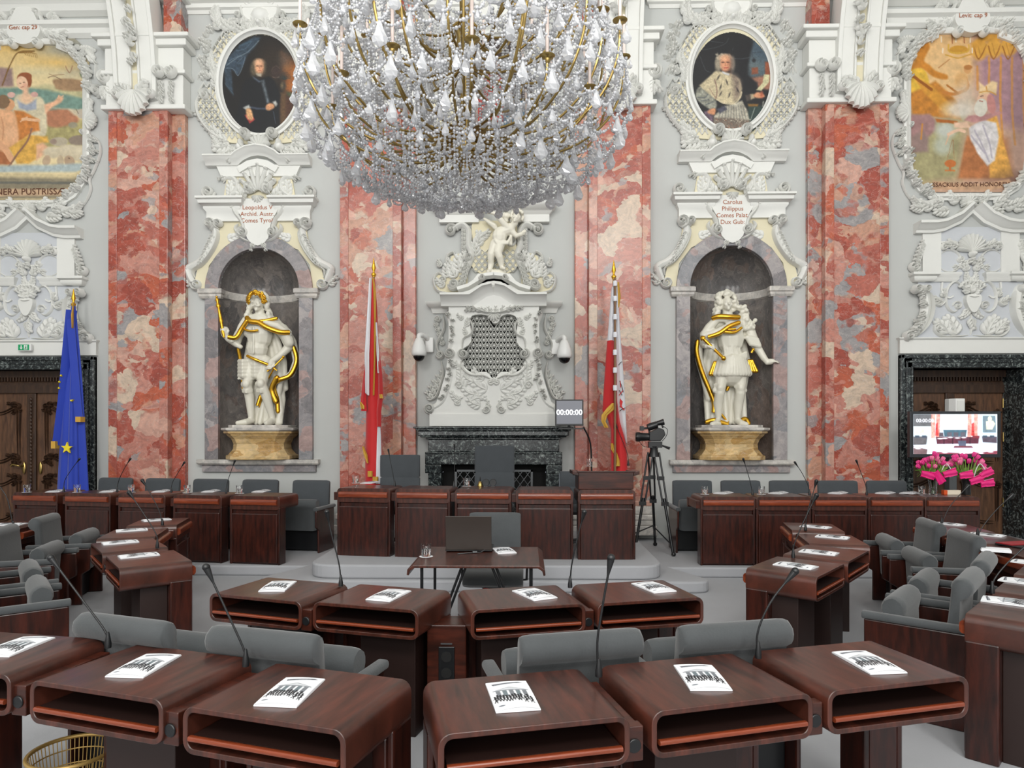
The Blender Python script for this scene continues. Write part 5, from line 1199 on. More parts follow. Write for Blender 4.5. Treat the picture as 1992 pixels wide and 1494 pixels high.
cap(g, [Q(530, 680), Q(570, 735, 0), Q(590, 790, .02)], [.09, .078, .066]); cap(g, [Q(590, 790, .02), Q(548, 840, -.05), Q(515, 872, -.12)], [.066, .055, .04]); hand(g, Q(520, 868, -.12), (-.3, -.2, -1), Vector((0, 1, 0)), 1.1, .8)
cap(g, [Q(580, 730, -.03), Q(595, 770, -.02)], [.092, .08])
for x0, yk, dk, ya, dx in ((388, 985, -.06, 1150, 0), (462, 985, -.12, 1160, 34)):
    cap(g, [Q(x0 + 12, 870), Q(x0 + 4, 930, -.03), Q(x0 - 2 + dx * .2, yk, dk)], [.105, .1, .072]); cap(g, [Q(x0 - 2 + dx * .2, yk, dk), Q(x0 + 4 + dx * .6, yk + 60, dk + .04), Q(x0 + 12 + dx * 1.1, ya, -.02)], [.072, .074, .045])
    g.ell(Q(x0 - 2 + dx * .2, yk - 4, dk - .05), (.06, .045, .07)); g.ell(Q(x0 - 22 + dx * .2, yk - 2, dk - .02), (.035, .03, .045))
    for j in range(3): g.tube([Q(x0 - 30 + dx * .2, yk + 24 + j * 7, dk), Q(x0 + dx * .3, yk + 30 + j * 7, dk - .075), Q(x0 + 26 + dx * .3, yk + 22 + j * 7, dk)], .01, 6)
cap(g, [Q(400, 1165, -.0), Q(382, 1176, -.12), Q(352, 1180, -.17)], [.05, .05, .035]); cap(g, [Q(512, 1168, 0), Q(506, 1176, -.13), Q(500, 1180, -.19)], [.05, .05, .038])
# tassets: banded armour skirts
for (xa, xb, y1) in ((342, 405, 948), (402, 470, 950)):
    for j in range(5):
        y0 = 858 + j * 18; cap(g, [Q(xa + 4, y0 + 8, -.06), Q((xa + xb) / 2, y0 + 12, -.135), Q(xb - 2, y0 + 8, -.06)], [.036, .042, .036], 8)
for i in range(10): g.ell(Q(345 + i * 13, 955, -.09), .02)
# hair
rs = random.Random(3)
for s_, xc in ((-1, 409), (1, 472)):
    for i in range(16):
        y = 545 + i * 7.5; x = xc + s_ * (4 + i * 1.5) + rs.uniform(-7, 7); g.ell(Q(x, y, -.05 + rs.uniform(-.04, .04)), (.042, .042, .045), 8, 6)
for i in range(14): a = PI * i / 13; g.ell(Q(441 + 40 * math.cos(a), 556 - 40 * math.sin(a), 0), .045, 8, 6)
g.ell(Q(441, 550, .03), (.12, .1, .13)); cap(g, [Q(422, 592, -.15), Q(440, 588, -.16), Q(458, 592, -.15)], [.012, .015, .012], 6)
sculpt('figure', g, M['statue'], st, .0105, 2)
# cloak
g = MB()
for i in range(8):
    x = 345 + i * 28; cap(g, [Q(390 + i * 16, 690, .09), Q(x + 8, 860, .14), Q(x + (i - 2) * 3, 1000, .14)], [.05, .05, .045], 8)
for i in range(7): x = 408 + i * 22; cap(g, [Q(x - 5, 960, .12), Q(x - 4 + i * 2, 1060, .10), Q(x - 20 + i * 4, 1178, .02 + .05 * (i % 2))], [.055, .045, .04], 8)
cap(g, [Q(556, 690, .08), Q(600, 760, .1), Q(622, 860, .08), Q(600, 930, .04), Q(545, 965, -.02)], [.06, .06, .06, .055, .04], 10)
cap(g, [Q(545, 965, .02), Q(530, 1040, .05), Q(545, 1120, .05), Q(530, 1180, .02)], [.05, .05, .05, .05], 10)
cap(g, [Q(375, 655, -.07), Q(360, 690, -.1), Q(345, 735, -.12), Q(320, 765, -.15)], [.045, .05, .05, .04], 8)
cap(g, [Q(410, 668, -.13), Q(480, 672, -.14), Q(545, 690, -.12), Q(598, 730, -.06)], [.03, .045, .06, .05], 8); cap(g, [Q(500, 655, -.06), Q(560, 690, -.06), Q(590, 720, -.02)], [.05, .06, .06], 8)
sculpt('cloak', g, M['statue'], st, .014, 3)
def goldband(name, paths, parent, r=.016):
    g = MB()
    for p, rr in paths:
        q = crom(p, 5); g.tube(q, (rr or r) * 1.5, 8)
        for i in range(0, len(q), 2): g.ell(q[i], (rr or r) * 1.35, 6, 4)
    return part(name, g, M['gold'], parent, 60)
goldband('gilded_cloak_border', [([Q(395, 650, -.14), Q(420, 670, -.19), Q(460, 676, -.19), Q(500, 700, -.19), Q(560, 722, -.16), Q(606, 722, -.1)], .026), ([Q(540, 650, -.1), Q(500, 662, -.14), Q(450, 672, -.19)], .018),
    ([Q(400, 668, -.18), Q(370, 710, -.17), Q(345, 750, -.18), Q(308, 748, -.2)], .024), ([Q(330, 800, -.0), Q(338, 880, .05), Q(345, 960, .05), Q(350, 1010, .05)], .018),
    ([Q(610, 790, .04), Q(628, 860, .02), Q(600, 935, -.02), Q(550, 960, -.06), Q(515, 990, -.02), Q(530, 1060, .0), Q(535, 1120, 0)], .024), ([Q(440, 1040, .04), Q(425, 1090, .03)], .02), ([Q(540, 950, -.08), Q(510, 1010, -.05), Q(530, 1070, -.04)], .03)], st)
goldband('gilded_chain', [([Q(378, 700, -.16), Q(400, 715, -.2), Q(430, 720, -.21), Q(460, 715, -.2)], .012)], st)
goldband('gilded_belt', [([Q(398, 842, -.15), Q(440, 860, -.19), Q(500, 885, -.14)], .015)], st)
g = MB(); p0 = Q(290, 735, -.24); p1 = Q(250, 548, -.2); g.tube([p0.lerp(p1, t) for t in (-.1, .05, .1, .3, .34, .38, .7, .74, .78, .86, .92, 1.0)], [.012, .03, .022, .02, .03, .026, .018, .034, .03, .016, .03, .004], 10)
g.ell(p1, .018); part('sceptre', g, M['gold'], st, 60)
g = MB(); g.tube([Q(500, 920, -.16), Q(540, 888, -.14), Q(572, 850, -.1)], .013, 8); g.ell(Q(574, 846, -.1), .022); g.tube([Q(510, 885, -.15), Q(545, 915, -.13)], .013, 8); g.tube([Q(540, 890, -.14), Q(470, 985, -.02), Q(430, 1100, .06)], .012, 8); part('sword', g, M['gold'], st, 60)
g = MB()
for i in range(60):
    a = PI * 1.2 * i / 59 - .1 * PI; jr = rs.uniform(32, 44); p = Q(440 + (jr + 2) * math.cos(a), 562 - (jr - 2) * math.sin(a), -.10 - .03 * math.sin(a) + (50 - jr) * -.003); R = Matrix.Rotation(-a + i, 3, 'Y')
    g.ell(p, (.034, .014, .016), 8, 5, R); g.ell(p + Vector((.01, -.02, .015)), (.026, .012, .013), 6, 4, Matrix.Rotation(i * 2.1, 3, 'Y'))
part('laurel_wreath', g, M['gold'], st, 60)

# statue with the long wig
st = thing('prince_statue', 'white and gilded statue in a long wig holding a baton, one arm stretched out', 'statue', (NR, D + .03, zp))
Q = lambda x, y, d=0: Vector(((x - 452) * .00296, d, (1195 - y) * .00296))
g = MB()
face(g, Q(432, 588, -.06), .094); cap(g, [Q(440, 655, -.01), Q(436, 610, -.02)], [.08, .065])
cap(g, [Q(372, 690), Q(440, 668), Q(530, 690)], [.09, .11, .09]); g.ell(Q(455, 760, -.02), (.205, .155, .25)); g.ell(Q(460, 840, -.02), (.16, .13, .13))
for i in range(7): cap(g, [Q(402 + i * 15, 730, -.14 + abs(i - 3) * .014), Q(420 + i * 11, 845, -.13 + abs(i - 3) * .012)], .022, 6)
cap(g, [Q(368, 700), Q(322, 745, -.03), Q(315, 790, -.07)], [.085, .08, .06]); cap(g, [Q(315, 790, -.07), Q(318, 800, -.14), Q(332, 808, -.2)], [.055, .052, .042]); hand(g, Q(318, 806, -.19), (1, -.2, .0), Vector((0, -.2, 1)), 1.15, 1.2)
cap(g, [Q(540, 700), Q(560, 760, -.02), Q(588, 812, -.04)], [.09, .085, .062]); cap(g, [Q(588, 812, -.04), Q(612, 860, -.08), Q(628, 885, -.1)], [.058, .05, .036]); hand(g, Q(626, 884, -.1), (1, -.2, .25), Vector((0, -.3, 1)), 1.1, .5, -1)
for i in range(4): cap(g, [Q(530 + i * 6, 760 + i * 10, -.09), Q(575 + i * 4, 770 + i * 10, -.09)], .04, 8)
# sash and skirt
for i in range(5): cap(g, [Q(395, 850 + i * 6, -.08), Q(450, 872 - i * 5, -.16), Q(520, 835 + i * 6, -.1)], .026, 8)
for i in range(13):
    u = i / 12 * 2 - 1; x0 = 458 + u * 60; x1 = 458 + u * 84; d = -.15 * math.sqrt(max(0, 1 - u * u * .9)); cap(g, [Q(x0, 865, d), Q((x0 + x1) / 2, 905, d - .02), Q(x1, 938, d - .02)], [.04, .045, .045], 8)
for i in range(13): u = i / 12 * 2 - 1; g.ell(Q(458 + u * 86, 946, -.17 * math.sqrt(max(0, 1 - u * u * .9)) - .02), .024, 8, 6)
cap(g, [Q(458, 900), Q(458, 935)], [.17, .2])
for s_, x0, y1, xk, xa in ((-1, 405, 0, 392, 392), (1, 500, 0, 494, 488)):
    cap(g, [Q(x0 + 6, 900), Q(x0, 960, -.04), Q(xk + 2, 1035, -.08)], [.105, .095, .07]); cap(g, [Q(xk + 2, 1035, -.08), Q(xk - 2, 1085, -.03), Q(xa, 1160, -.02)], [.07, .072, .044])
    g.ell(Q(xk + 2, 1010, -.12), (.055, .04, .07)); g.ell(Q(xk + s_ * 26, 1022, -.08), (.03, .03, .04))
    for j in range(3): g.tube([Q(xk - 28, 990 + j * 8, -.06), Q(xk, 997 + j * 8, -.145), Q(xk + 28, 990 + j * 8, -.06)], .01, 6)
cap(g, [Q(390, 1172, 0), Q(372, 1188, -.12), Q(348, 1192, -.17)], [.05, .048, .04]); cap(g, [Q(488, 1172, 0), Q(500, 1188, -.12), Q(515, 1192, -.16)], [.05, .048, .04])
for i in range(5): g.tube([Q(345 + i * 10, 1180, -.19), Q(352 + i * 10, 1196, -.17)], .012, 6)
rs = random.Random(5)
for i in range(150):
    t = i / 150; a = rs.uniform(-.25, 1.25) * PI
    if i < 70: jr = rs.uniform(.6, 1); p = Q(432 + 55 * jr * math.cos(a), 580 - 62 * jr * math.sin(a), .0 - (1 - jr) * .16 + rs.uniform(-.03, .04))
    elif i < 122: p = Q(492 + rs.uniform(-22, 26) + (i - 70) * .9, 600 + (i - 70) * 2.3, -.06 + rs.uniform(-.05, .05))
    else: p = Q(386 + rs.uniform(-14, 12), 610 + (i - 122) * 1.8, -.03 + rs.uniform(-.04, .04))
    if abs((p - Q(430, 592, -.1)).x) < .085 and p.z > Q(0, 660).z and p.z < Q(0, 545).z and p.y < .0: p.y = .03
    g.ell(p, (.036, .036, .032), 8, 6)
for i in range(12): g.ell(Q(555 + rs.uniform(-22, 22), 690 + rs.uniform(-26, 26), -.06), .035, 8, 6)
sculpt('figure', g, M['statue'], st, .0105, 2)
g = MB()
for i in range(9): x = 318 + i * 28; cap(g, [Q(370 + i * 18, 710, .1), Q(x + 16, 880, .14), Q(345 + i * 23, 1030, .12), Q(345 + i * 23, 1180, .04 + .05 * (i % 2))], [.05, .05, .05, .045], 8)
cap(g, [Q(380, 668, -.08), Q(340, 710, -.08), Q(310, 745, -.08)], [.06, .07, .05], 10); cap(g, [Q(470, 690, -.13), Q(420, 712, -.15), Q(360, 738, -.14), Q(312, 750, -.1)], [.04, .05, .05, .05], 10); cap(g, [Q(480, 665, -.1), Q(420, 672, -.14), Q(370, 668, -.1)], [.05, .05, .05], 8)
cap(g, [Q(298, 790, 0), Q(300, 860, .04), Q(330, 960, .06), Q(350, 1060, .06)], [.05, .06, .06, .05], 10)
sculpt('cloak', g, M['statue'], st, .014, 3)
goldband('gilded_cloak_border', [([Q(478, 662, -.17), Q(430, 662, -.2), Q(380, 658, -.17), Q(355, 664, -.12)], .026), ([Q(478, 690, -.19), Q(430, 708, -.2), Q(380, 742, -.19), Q(330, 758, -.15)], .022), ([Q(288, 775, -.03), Q(285, 830, -.02), Q(310, 920, 0), Q(350, 1020, .0), Q(372, 1080, .0), Q(372, 1130, 0)], .024),
    ([Q(335, 1180, .0), Q(370, 1170, -.03), Q(400, 1180, -.02), Q(440, 1192, -.02)], .024), ([Q(505, 1175, -.02), Q(530, 1165, 0), Q(545, 1188, .0)], .026), ([Q(368, 1120, 0), Q(400, 1130, .02), Q(445, 1180, .02)], .012), ([Q(455, 985, .02), Q(440, 1020, .04)], .018)], st)
goldband('gilded_chain', [([Q(385, 730, -.17), Q(420, 738, -.21), Q(455, 738, -.22), Q(490, 715, -.2)], .014), ([Q(425, 725, -.21), Q(460, 722, -.22)], .012)], st)
g = MB()
for s_, xx in ((-1, 368), (1, 562)):
    for i in range(4): cap(g, [Q(xx + (i - 1.5) * 6 - s_ * 12, 880 if s_ < 0 else 872, -.04), Q(xx + (i - 1.5) * 12, 925 if s_ > 0 else 940, -.05)], [.02, .03], 8)
part('gilded_skirt_flaps', g, M['gold'], st, 60)
g = MB(); p0 = Q(292, 762, -.22); p1 = Q(402, 872, -.24); g.tube([p0.lerp(p1, t) for t in (-.03, .04, .08, .1, .9, .92, .97, 1.03)], [.02, .042, .042, .024, .022, .036, .036, .02], 10); part('baton', g, M['gold'], st, 60)
g = MB(); g.tube([Q(548, 835, -.1), Q(556, 822, -.1)], .02, 8); g.ell(Q(557, 820, -.1), .026); part('sword_hilt', g, M['gold'], st, 60)

# putto over the fireplace
pt = thing('cherub_figure', 'ivory stucco cherub figure reaching up above the fireplace grille', 'statue', (CXC, D - .16, HC + (HY - 538) * KC))
kq = KC / 3.11
Q = lambda x, y, d=0: Vector(((x - 566) * kq, d, (488 - y) * kq))
g = MB()
face(g, Q(700, 165, -.1), .072, -.5)
for i in range(34):
    a = random.uniform(-.2, 1.3) * PI; g.ell(Q(704 + 34 * math.cos(a), 150 - 36 * math.sin(a), -.04 + random.uniform(-.04, .05)), .024, 8, 6)
cap(g, [Q(660, 225, -.04), Q(610, 245, -.03), Q(595, 290, -.03)], [.085, .10, .09]); g.ell(Q(600, 270, -.05), (.11, .095, .13)); cap(g, [Q(672, 215, -.06), Q(690, 195, -.08)], .05)
cap(g, [Q(650, 225, -.08), Q(610, 185, -.13), Q(575, 150, -.16)], [.048, .042, .03]); hand(g, Q(570, 150, -.16), (-1, -.2, .5), Vector((0, -1, 0)), .65, .7)
cap(g, [Q(672, 240, -.06), Q(700, 268, -.05), Q(728, 262, -.08)], [.046, .04, .03]); hand(g, Q(728, 262, -.08), (.6, -.3, .5), Vector((0, -1, 0)), .6, .6)
cap(g, [Q(575, 315, -.03), Q(550, 380, -.05), Q(548, 400, -.04)], [.082, .062, .05]); cap(g, [Q(548, 400, -.04), Q(548, 430, 0), Q(540, 468, -.02)], [.05, .048, .03]); cap(g, [Q(540, 470, -.02), Q(532, 480, -.07)], [.03, .026])
cap(g, [Q(600, 315, -.04), Q(590, 375, -.1), Q(600, 395, -.1)], [.082, .064, .052]); cap(g, [Q(600, 395, -.1), Q(610, 430, -.05), Q(612, 452, -.05)], [.052, .048, .03]); cap(g, [Q(612, 455, -.05), Q(628, 464, -.1)], [.03, .024])
for i in range(5): cap(g, [Q(575 + i * 4, 300 + i * 5, -.11), Q(630 + i * 4, 305 + i * 3, -.09), Q(668, 315 - i * 12, -.04)], .022, 8)
for i in range(5): cap(g, [Q(510 + i * 12, 160 + i * 6, .0), Q(540 + i * 8, 185 + i * 4, -.02), Q(580, 220, 0)], [.02, .03, .03], 8)
g.ell(Q(520, 120, -.05), (.05, .04, .04)); cap(g, [Q(500, 90, -.05), Q(530, 130, -.1), Q(560, 145, -.14)], [.03, .035, .02], 8); g.ell(Q(640, 140, .02), (.07, .05, .05))
cap(g, [Q(640, 170, .03), Q(620, 130, .03), Q(600, 150, .02)], [.035, .04, .02], 8)
cap(g, [Q(548, 478, .02), Q(620, 478, .02)], [.05, .05])
sculpt('figure', g, mat('cream_painted_stucco', rgb(232, 228, 214), .5), pt, .008, 2)
# ---------------------------------------------------------------- desks
DW, DD = .645, .47
def rrect(x0, x1, z0, z1, r, n=5):
    out = []
    for cx, cz, a0 in ((x1 - r, z1 - r, 0), (x0 + r, z1 - r, 90), (x0 + r, z0 + r, 180), (x1 - r, z0 + r, 270)):
        for i in range(n + 1): a = math.radians(a0 + 90 * i / n); out.append((cx + r * math.cos(a), cz + r * math.sin(a)))
    return out
def make_desk(H, zb, label, connector=True, box_h=.165, slit=None, opened=None, name='assembly_desk', cat='desk'):
    t = thing(name, label, cat)
    W = DW / 2; z0 = H - box_h; th = .02
    g = MB(); o = rrect(-W, W, z0, H, .045); i_ = rrect(-W + th, W - th, z0 + th, H - th, .028)
    n = len(o); ring = lambda P, y: [(x, y, z) for x, z in P]
    g.loft([ring(o, DD), ring(o, 0), ring(i_, 0), ring(i_, DD - .05)], False, True)
    nv = len(g.v); g.f.append(tuple(range(nv - n, nv))); g.f.append(tuple(range(n))); g.mi += [0, 0]
    part('desk_top', g, M['woodtop'], t, 35, bev=.003)
    g = MB(); g.box(-W + .03, W - .03, .02, DD - .06, z0 + .052, z0 + .062); part('shelf', g, M['wooddark'], t)
    g = MB(); g.prism(rrect(-.008, .016, z0 + .046, z0 + .064, .007, 3), -W + .028, W - .028, 'x'); part('shelf_edge', g, M['woodlit'], t, 60)
    def pedestal_box(xa, xb, nm):
        g = MB(); g.box(xa + .028, xb - .028, DD - .02, DD + .008, zb + .02, z0 - .045)
        g.box(xa, xa + .028, DD - .15, DD, zb, z0 + .03); g.box(xb - .028, xb, DD - .15, DD, zb, z0 + .03); g.box(xa + .028, xb - .028, DD - .15, DD - .02, zb, z0)
        part(nm, g, M['woodv'], t, bev=.008)
    if opened: pedestal_box(*((-W, -W + .2) if opened > 0 else (W - .2, W)), 'end_pedestal')
    elif slit: pedestal_box(-W, slit - .012, 'modesty_panel'); pedestal_box(slit + .012, W, 'modesty_panel')
    else: pedestal_box(-W, W, 'modesty_panel')
    g = MB(); g.prism(rrect(DD - .02, DD + .03, z0 + .055, z0 + .125, .022, 4), -W + .03, W - .03, 'x'); part('front_roll', g, M['woodlit'], t, 60)
    if zb < .05 and H < .8 and not opened:
        g = MB(); g.box(-.10 if slit and slit < 0 else -.24, .24 if slit and slit < 0 else .10, .14, DD - .15, zb, z0); part('leg', g, M['wooddark'], t, bev=.004)
    if connector:
        c = W + .02
        g = MB(); g.box(c - .034, c + .034, .015, .06, z0 - .0, H - .045); g.box(c - .028, c + .028, .06, DD - .02, z0 + .02, H - .05); o = part('connector', g, M['wood'], t, bev=.004)
        g = MB(); g.prism([(c + .024 * math.cos(a * PI / 12), z0 + .055 + .024 * math.sin(a * PI / 12)) for a in range(24)], .008, .03); part('socket', g, M['dmetal'], o, 40, bev=.003)
    return t
def loc(c, rz, x, y, z=0):
    return Vector((c[0] + x * math.cos(rz) - y * math.sin(rz), c[1] + x * math.sin(rz) + y * math.cos(rz), c[2] + z))
def sitter_frame(FLp, FRp, H, depth_off=0):
    a = onZ(*FLp, H); b = onZ(*FRp, H); c = (a + b) / 2; d = b - a; rz = math.atan2(d.y, d.x)
    n = Vector((-math.sin(rz), math.cos(rz), 0))
    c = c - n * depth_off; c.z = 0
    return c, rz
desk_proto = {}
def place_desk(kind, c, rz, label, group):
    if kind not in desk_proto:
        kd, _, var = kind.partition('/'); H, zb, con = {'member': (.75, 0, True), 'member_end': (.75, 0, False), 'side': (.815, .0, True), 'side_end': (.815, .0, False), 'pres': (.89, .0, True), 'pres_end': (.89, 0, False)}[kd]
        base_kind = 0
        o = make_desk(H, zb, label, con, slit={'L': -.15, 'R': .15}.get(var), opened={'O': 1, 'P': -1}.get(var)); desk_proto[kind] = o; o.location = c; o.rotation_euler = (0, 0, rz); o['label'] = label; o['group'] = group
        return o
    return dup(desk_proto[kind], c, rz, label, group)
H = .75
ORD = ['leftmost', 'second from left', 'third from left', 'fourth from left', 'fifth from left', 'rightmost']
desks = {}
def D_(key, fl, fr, kind, label, group, off=0):
    c, rz = sitter_frame(fl, fr, H, off); desks[key] = (c, rz); place_desk(kind, c, rz, label, group)
grp = 'desks of the nearest row'
D_('N1', (-250, 1290), (37, 1314), 'member/O', 'mahogany desk of the nearest row, cut off by the left picture edge', grp)
D_('N2', (51, 1321), (324, 1363), 'member/L', 'mahogany desk of the nearest row, second from the left edge', grp)
D_('N3', (349, 1372), (679, 1423), 'member_end/L', 'mahogany desk of the nearest row, just left of the central aisle gap', grp)
D_('N4', (857, 1429), (1222, 1392), 'member/R', 'mahogany desk of the nearest row, just right of the central aisle gap', grp)
D_('N5', (1265, 1385), (1585, 1347), 'member/R', 'mahogany desk of the nearest row, second right of the aisle gap', grp)
D_('N6', (1614, 1344), (1882, 1314), 'member_end/P', 'mahogany desk at the right end of the nearest row', grp)
grp = 'desks of the middle row'
D_('M1', (405, 1153), (589, 1171), 'member/L', 'mahogany desk at the left end of the middle row', grp)
D_('M2', (607, 1170), (815, 1187), 'member_end/L', 'mahogany desk of the middle row, left of the socket post', grp)
D_('M3', (911, 1187), (1144, 1173), 'member/R', 'mahogany desk of the middle row, right of the socket post', grp)
D_('M4', (1166, 1173), (1366, 1161), 'member_end/R', 'mahogany desk at the right end of the middle row', grp)
grp = 'desks of the left inner arm'
D_('L1', (283, 1007), (240, 1026), 'member/L', 'mahogany desk of the left inner arm, farthest, beside the side bench', grp)
D_('L2', (230, 1027), (180, 1052), 'member_end/L', 'mahogany desk of the left inner arm, second from the side bench', grp)
D_('L3', (174, 1054), (202, 1079), 'member/L', 'mahogany desk of the left inner arm, third from the side bench', grp)
D_('L4', (204, 1080), (234, 1108), 'member_end/L', 'mahogany desk at the near end of the left inner arm', grp)
grp = 'desks of the right inner arm'
D_('R4', (1588, 1123.5), (1643, 1096), 'member/R', 'mahogany desk at the near end of the right inner arm', grp)
D_('R3', (1649, 1093), (1691, 1070), 'member_end/R', 'mahogany desk of the right inner arm, second from its near end', grp)
D_('R2', (1697, 1064), (1650, 1038), 'member/R', 'mahogany desk of the right inner arm, third from its near end', grp)
D_('R1', (1646, 1036), (1614, 1017), 'member_end/R', 'mahogany desk of the right inner arm, farthest, beside the side bench', grp)
grp = 'desks of the outer ring'
D_('Q1', (1877, 1194), (1925, 1155), 'member', 'mahogany desk of the right outer ring with its wood end panel facing the middle', grp, DD)
c, rz = desks['Q1']
for i, nm in ((1, 'second'), (2, 'third')):
    desks['Q%d' % (i + 1)] = (loc(c, rz, .69 * i, 0), rz); place_desk('member' if i == 1 else 'member_end', loc(c, rz, .69 * i, 0), rz, 'mahogany desk of the right outer ring, %s from its near end' % nm, grp)
D_('P2', (1905, 1057), (1844, 1038), 'member', 'mahogany desk of the right outer ring behind the nearer tall chair back', grp, DD)
c, rz = desks['P2']; desks['P3'] = (loc(c, rz, -.70, 0), rz); place_desk('member', loc(c, rz, -.70, 0), rz, 'mahogany desk of the right outer ring under the red folder', grp)
D_('P1', (1838, 1036), (1774, 1015), 'member_end', 'mahogany desk of the right outer ring, farthest, near the tulips', grp, DD)
for k_, s_ in (('P1', 'farthest, behind the upright grey chairs'), ('P2', 'cut by the left picture edge')):
    c, rz = desks[k_]; c2 = Vector((-c.x - .14, c.y, 0)); rz2 = -rz; desks['O' + k_] = (c2, rz2); place_desk('member', c2, rz2, 'mahogany desk of the left outer ring, ' + s_, 'desks of the outer ring')

# benches on the stage
def bench(pa, pb, n, H0, zf, kinds, labels, group, key, bow=0):
    A = onZ(*pa, H0 + zf); B = onZ(*pb, H0 + zf); A.z = B.z = 0
    d = (A - B); rz0 = math.atan2(d.y, d.x)
    for i in range(n):
        u = (i + .5) / n * 2 - 1; c = A.lerp(B, (i + .5) / n); nn = Vector((-math.sin(rz0), math.cos(rz0), 0)); c = c + nn * bow * (1 - u * u)
        rz = rz0 - bow * 1.6 * (-u)
        n2 = Vector((-math.sin(rz), math.cos(rz), 0)); c = c - n2 * DD; c.z = zf
        desks[key + str(i + 1)] = (c, rz); place_desk(kinds[i], c, rz, labels[i], group)
pos5 = ['farthest left', 'second from left', 'middle', 'second from right', 'farthest right']
bench((18, 957), (552, 966), 5, .815, h1, ['side'] * 4 + ['side_end'], ['tall mahogany bench unit of the left side bench, %s' % p for p in pos5], 'left side bench units', 'SL')
bench((1362, 966), (1908, 967), 5, .815, h1, ['side'] * 4 + ['side_end'], ['tall mahogany bench unit of the right side bench, %s' % p for p in pos5], 'right side bench units', 'SR')
bench((651, 949), (1241, 953), 5, .89, .16, ['pres'] * 4 + ['pres_end'], ['tall mahogany presiding bench unit, %s' % p for p in pos5[:4]] + ['tall mahogany presiding bench unit under the lectern'], 'presiding bench units', 'PB', .07)
# socket post between the two middle desks
a = desks['M2'][0]; b = desks['M3'][0]
pc = onZ(868, 1190, .70); t = thing('socket_post', 'low mahogany post with two black power sockets between the middle desks', 'power socket post', (pc.x, pc.y + .12, 0))
g = MB(); g.box(-.11, .11, -.1, .1, 0, .62); part('post', g, M['wood'], t, bev=.006)
g = MB(); g.box(-.045, .045, -.108, -.1, .30, .50); o = part('socket_plate', g, M['dmetal'], t, bev=.003)
for z in (.445, .355):
    g = MB(); g.prism([(.03 * math.cos(i * PI / 8), z + .03 * math.sin(i * PI / 8)) for i in range(16)], -.113, -.108); part('socket', g, M['darkhole'], o)
g = MB(); g.box(-.032, .032, -.112, -.108, .515, .522); part('metal_strip', g, M['iron'], t)

# lectern on the presiding bench
c, rz = desks['PB5']
lt = thing('lectern', 'mahogany lectern box with slanted top on the right end of the presiding bench', 'lectern', loc(c, rz, 0, .22, .89), rz + PI)
g = MB(); g.box(-.31, .31, -.2, -.18, 0.0, .2); g.box(-.31, -.29, -.18, .2, 0, .2); g.box(.29, .31, -.18, .2, 0, .2); part('body', g, M['wood'], lt, bev=.006)
g = MB(); g.prism([(-.21, .19), (.26, .13), (.26, .15), (-.21, .21)], -.33, .33, 'x'); part('reading_slope', g, M['wood'], lt, bev=.004)
for s_ in (1, -1):
    g = MB(); g.prism([(s_ * .31, .15), (s_ * .38, .17), (s_ * .38, .21), (s_ * .31, .20)], -.2, .15); part('side_wing', g, M['wood'], lt, bev=.006)

# ---------------------------------------------------------------- tip-up chairs
def softx(g, prof, x0, x1, r=.03):
    cy = sum(p[0] for p in prof) / len(prof); cz = sum(p[1] for p in prof) / len(prof); rings = []
    for x, s in ((x0, .62), (x0 + r * .3, .86), (x0 + r, 1), (x1 - r, 1), (x1 - r * .3, .86), (x1, .62)):
        rings.append([(x, cy + (p[0] - cy) * (1 - (1 - s) * .5) if abs(p[0] - cy) > .05 else cy + (p[0] - cy) * s, cz + (p[1] - cz) * (1 - (1 - s) * .18)) for p in prof])
    g.loft(rings)
def pad(y0, z0, y1, z1, th, roll=None, rr=.05, fwd=-1):
    """profile of an upholstered slab from (y0,z0) up to (y1,z1), with a roll at the top"""
    d = Vector((y1 - y0, z1 - z0)).normalized(); n = Vector((-d.y, d.x)) * th / 2
    P = [(y0 + n.x, z0 + n.y), (y0 - n.x, z0 - n.y)]
    P.append((y1 - n.x, z1 - n.y)); return P
def make_chair(name, label, kind):
    t = thing(name, label, 'chair')
    hb = .86 if kind != 'bench' else .92
    W = .265
    # backrest with a rounded top roll curling backwards
    g = MB()
    if kind == 'bench': P = [(-.17, .36), (-.20, .62), (-.225, hb - .05), (-.245, hb - .01), (-.27, hb), (-.295, hb - .015), (-.295, hb - .05), (-.27, .6), (-.24, .36)]
    else: P = [(-.15, .36), (-.19, .62), (-.205, hb - .07)] + [(-.262 + .060 * math.cos(math.radians(a)), hb - .060 + .060 * math.sin(math.radians(a))) for a in range(0, 250, 25)] + [(-.258, hb - .13), (-.25, .6), (-.22, .36)]
    softx(g, P, -W, W, .05); part('backrest', g, M['fabricd'] if kind == 'bench' else M['fabric'], t, 60)
    g = MB()
    P = [(.03, .28), (.04, .54)] + [(.095 + .070 * math.cos(math.radians(a)), .625 + .070 * math.sin(math.radians(a))) for a in range(190, -60, -25)] + [(.13, .56), (.11, .28)]
    softx(g, P, -W + .01, W - .01, .06); part('tipped_seat', g, M['fabric'], t, 60)
    for s in (-1, 1):
        g = MB(); a, b = sorted((s * .285, s * .31)); g.prism([(-.30, 0), (.17, 0), (.17, .30), (.24, .34), (.24, .555), (-.30, .555)], a, b, 'x'); o = part('side_panel', g, M['woodv'], t, bev=.01)
        g = MB(); P = rrect(s * .2975 - .032, s * .2975 + .032, .555, .60, .018, 3); g.loft([[(x, y, z) for x, z in P] for y in (-.31, -.29, .22, .25)]); part('arm_pad', g, M['fabric'], o, 60, bev=.006)
    g = MB(); g.box(-.285, .285, -.22, .05, .02, .34); part('base_box', g, M['dmetal'], t, bev=.01)
    return t
chair_proto = {}
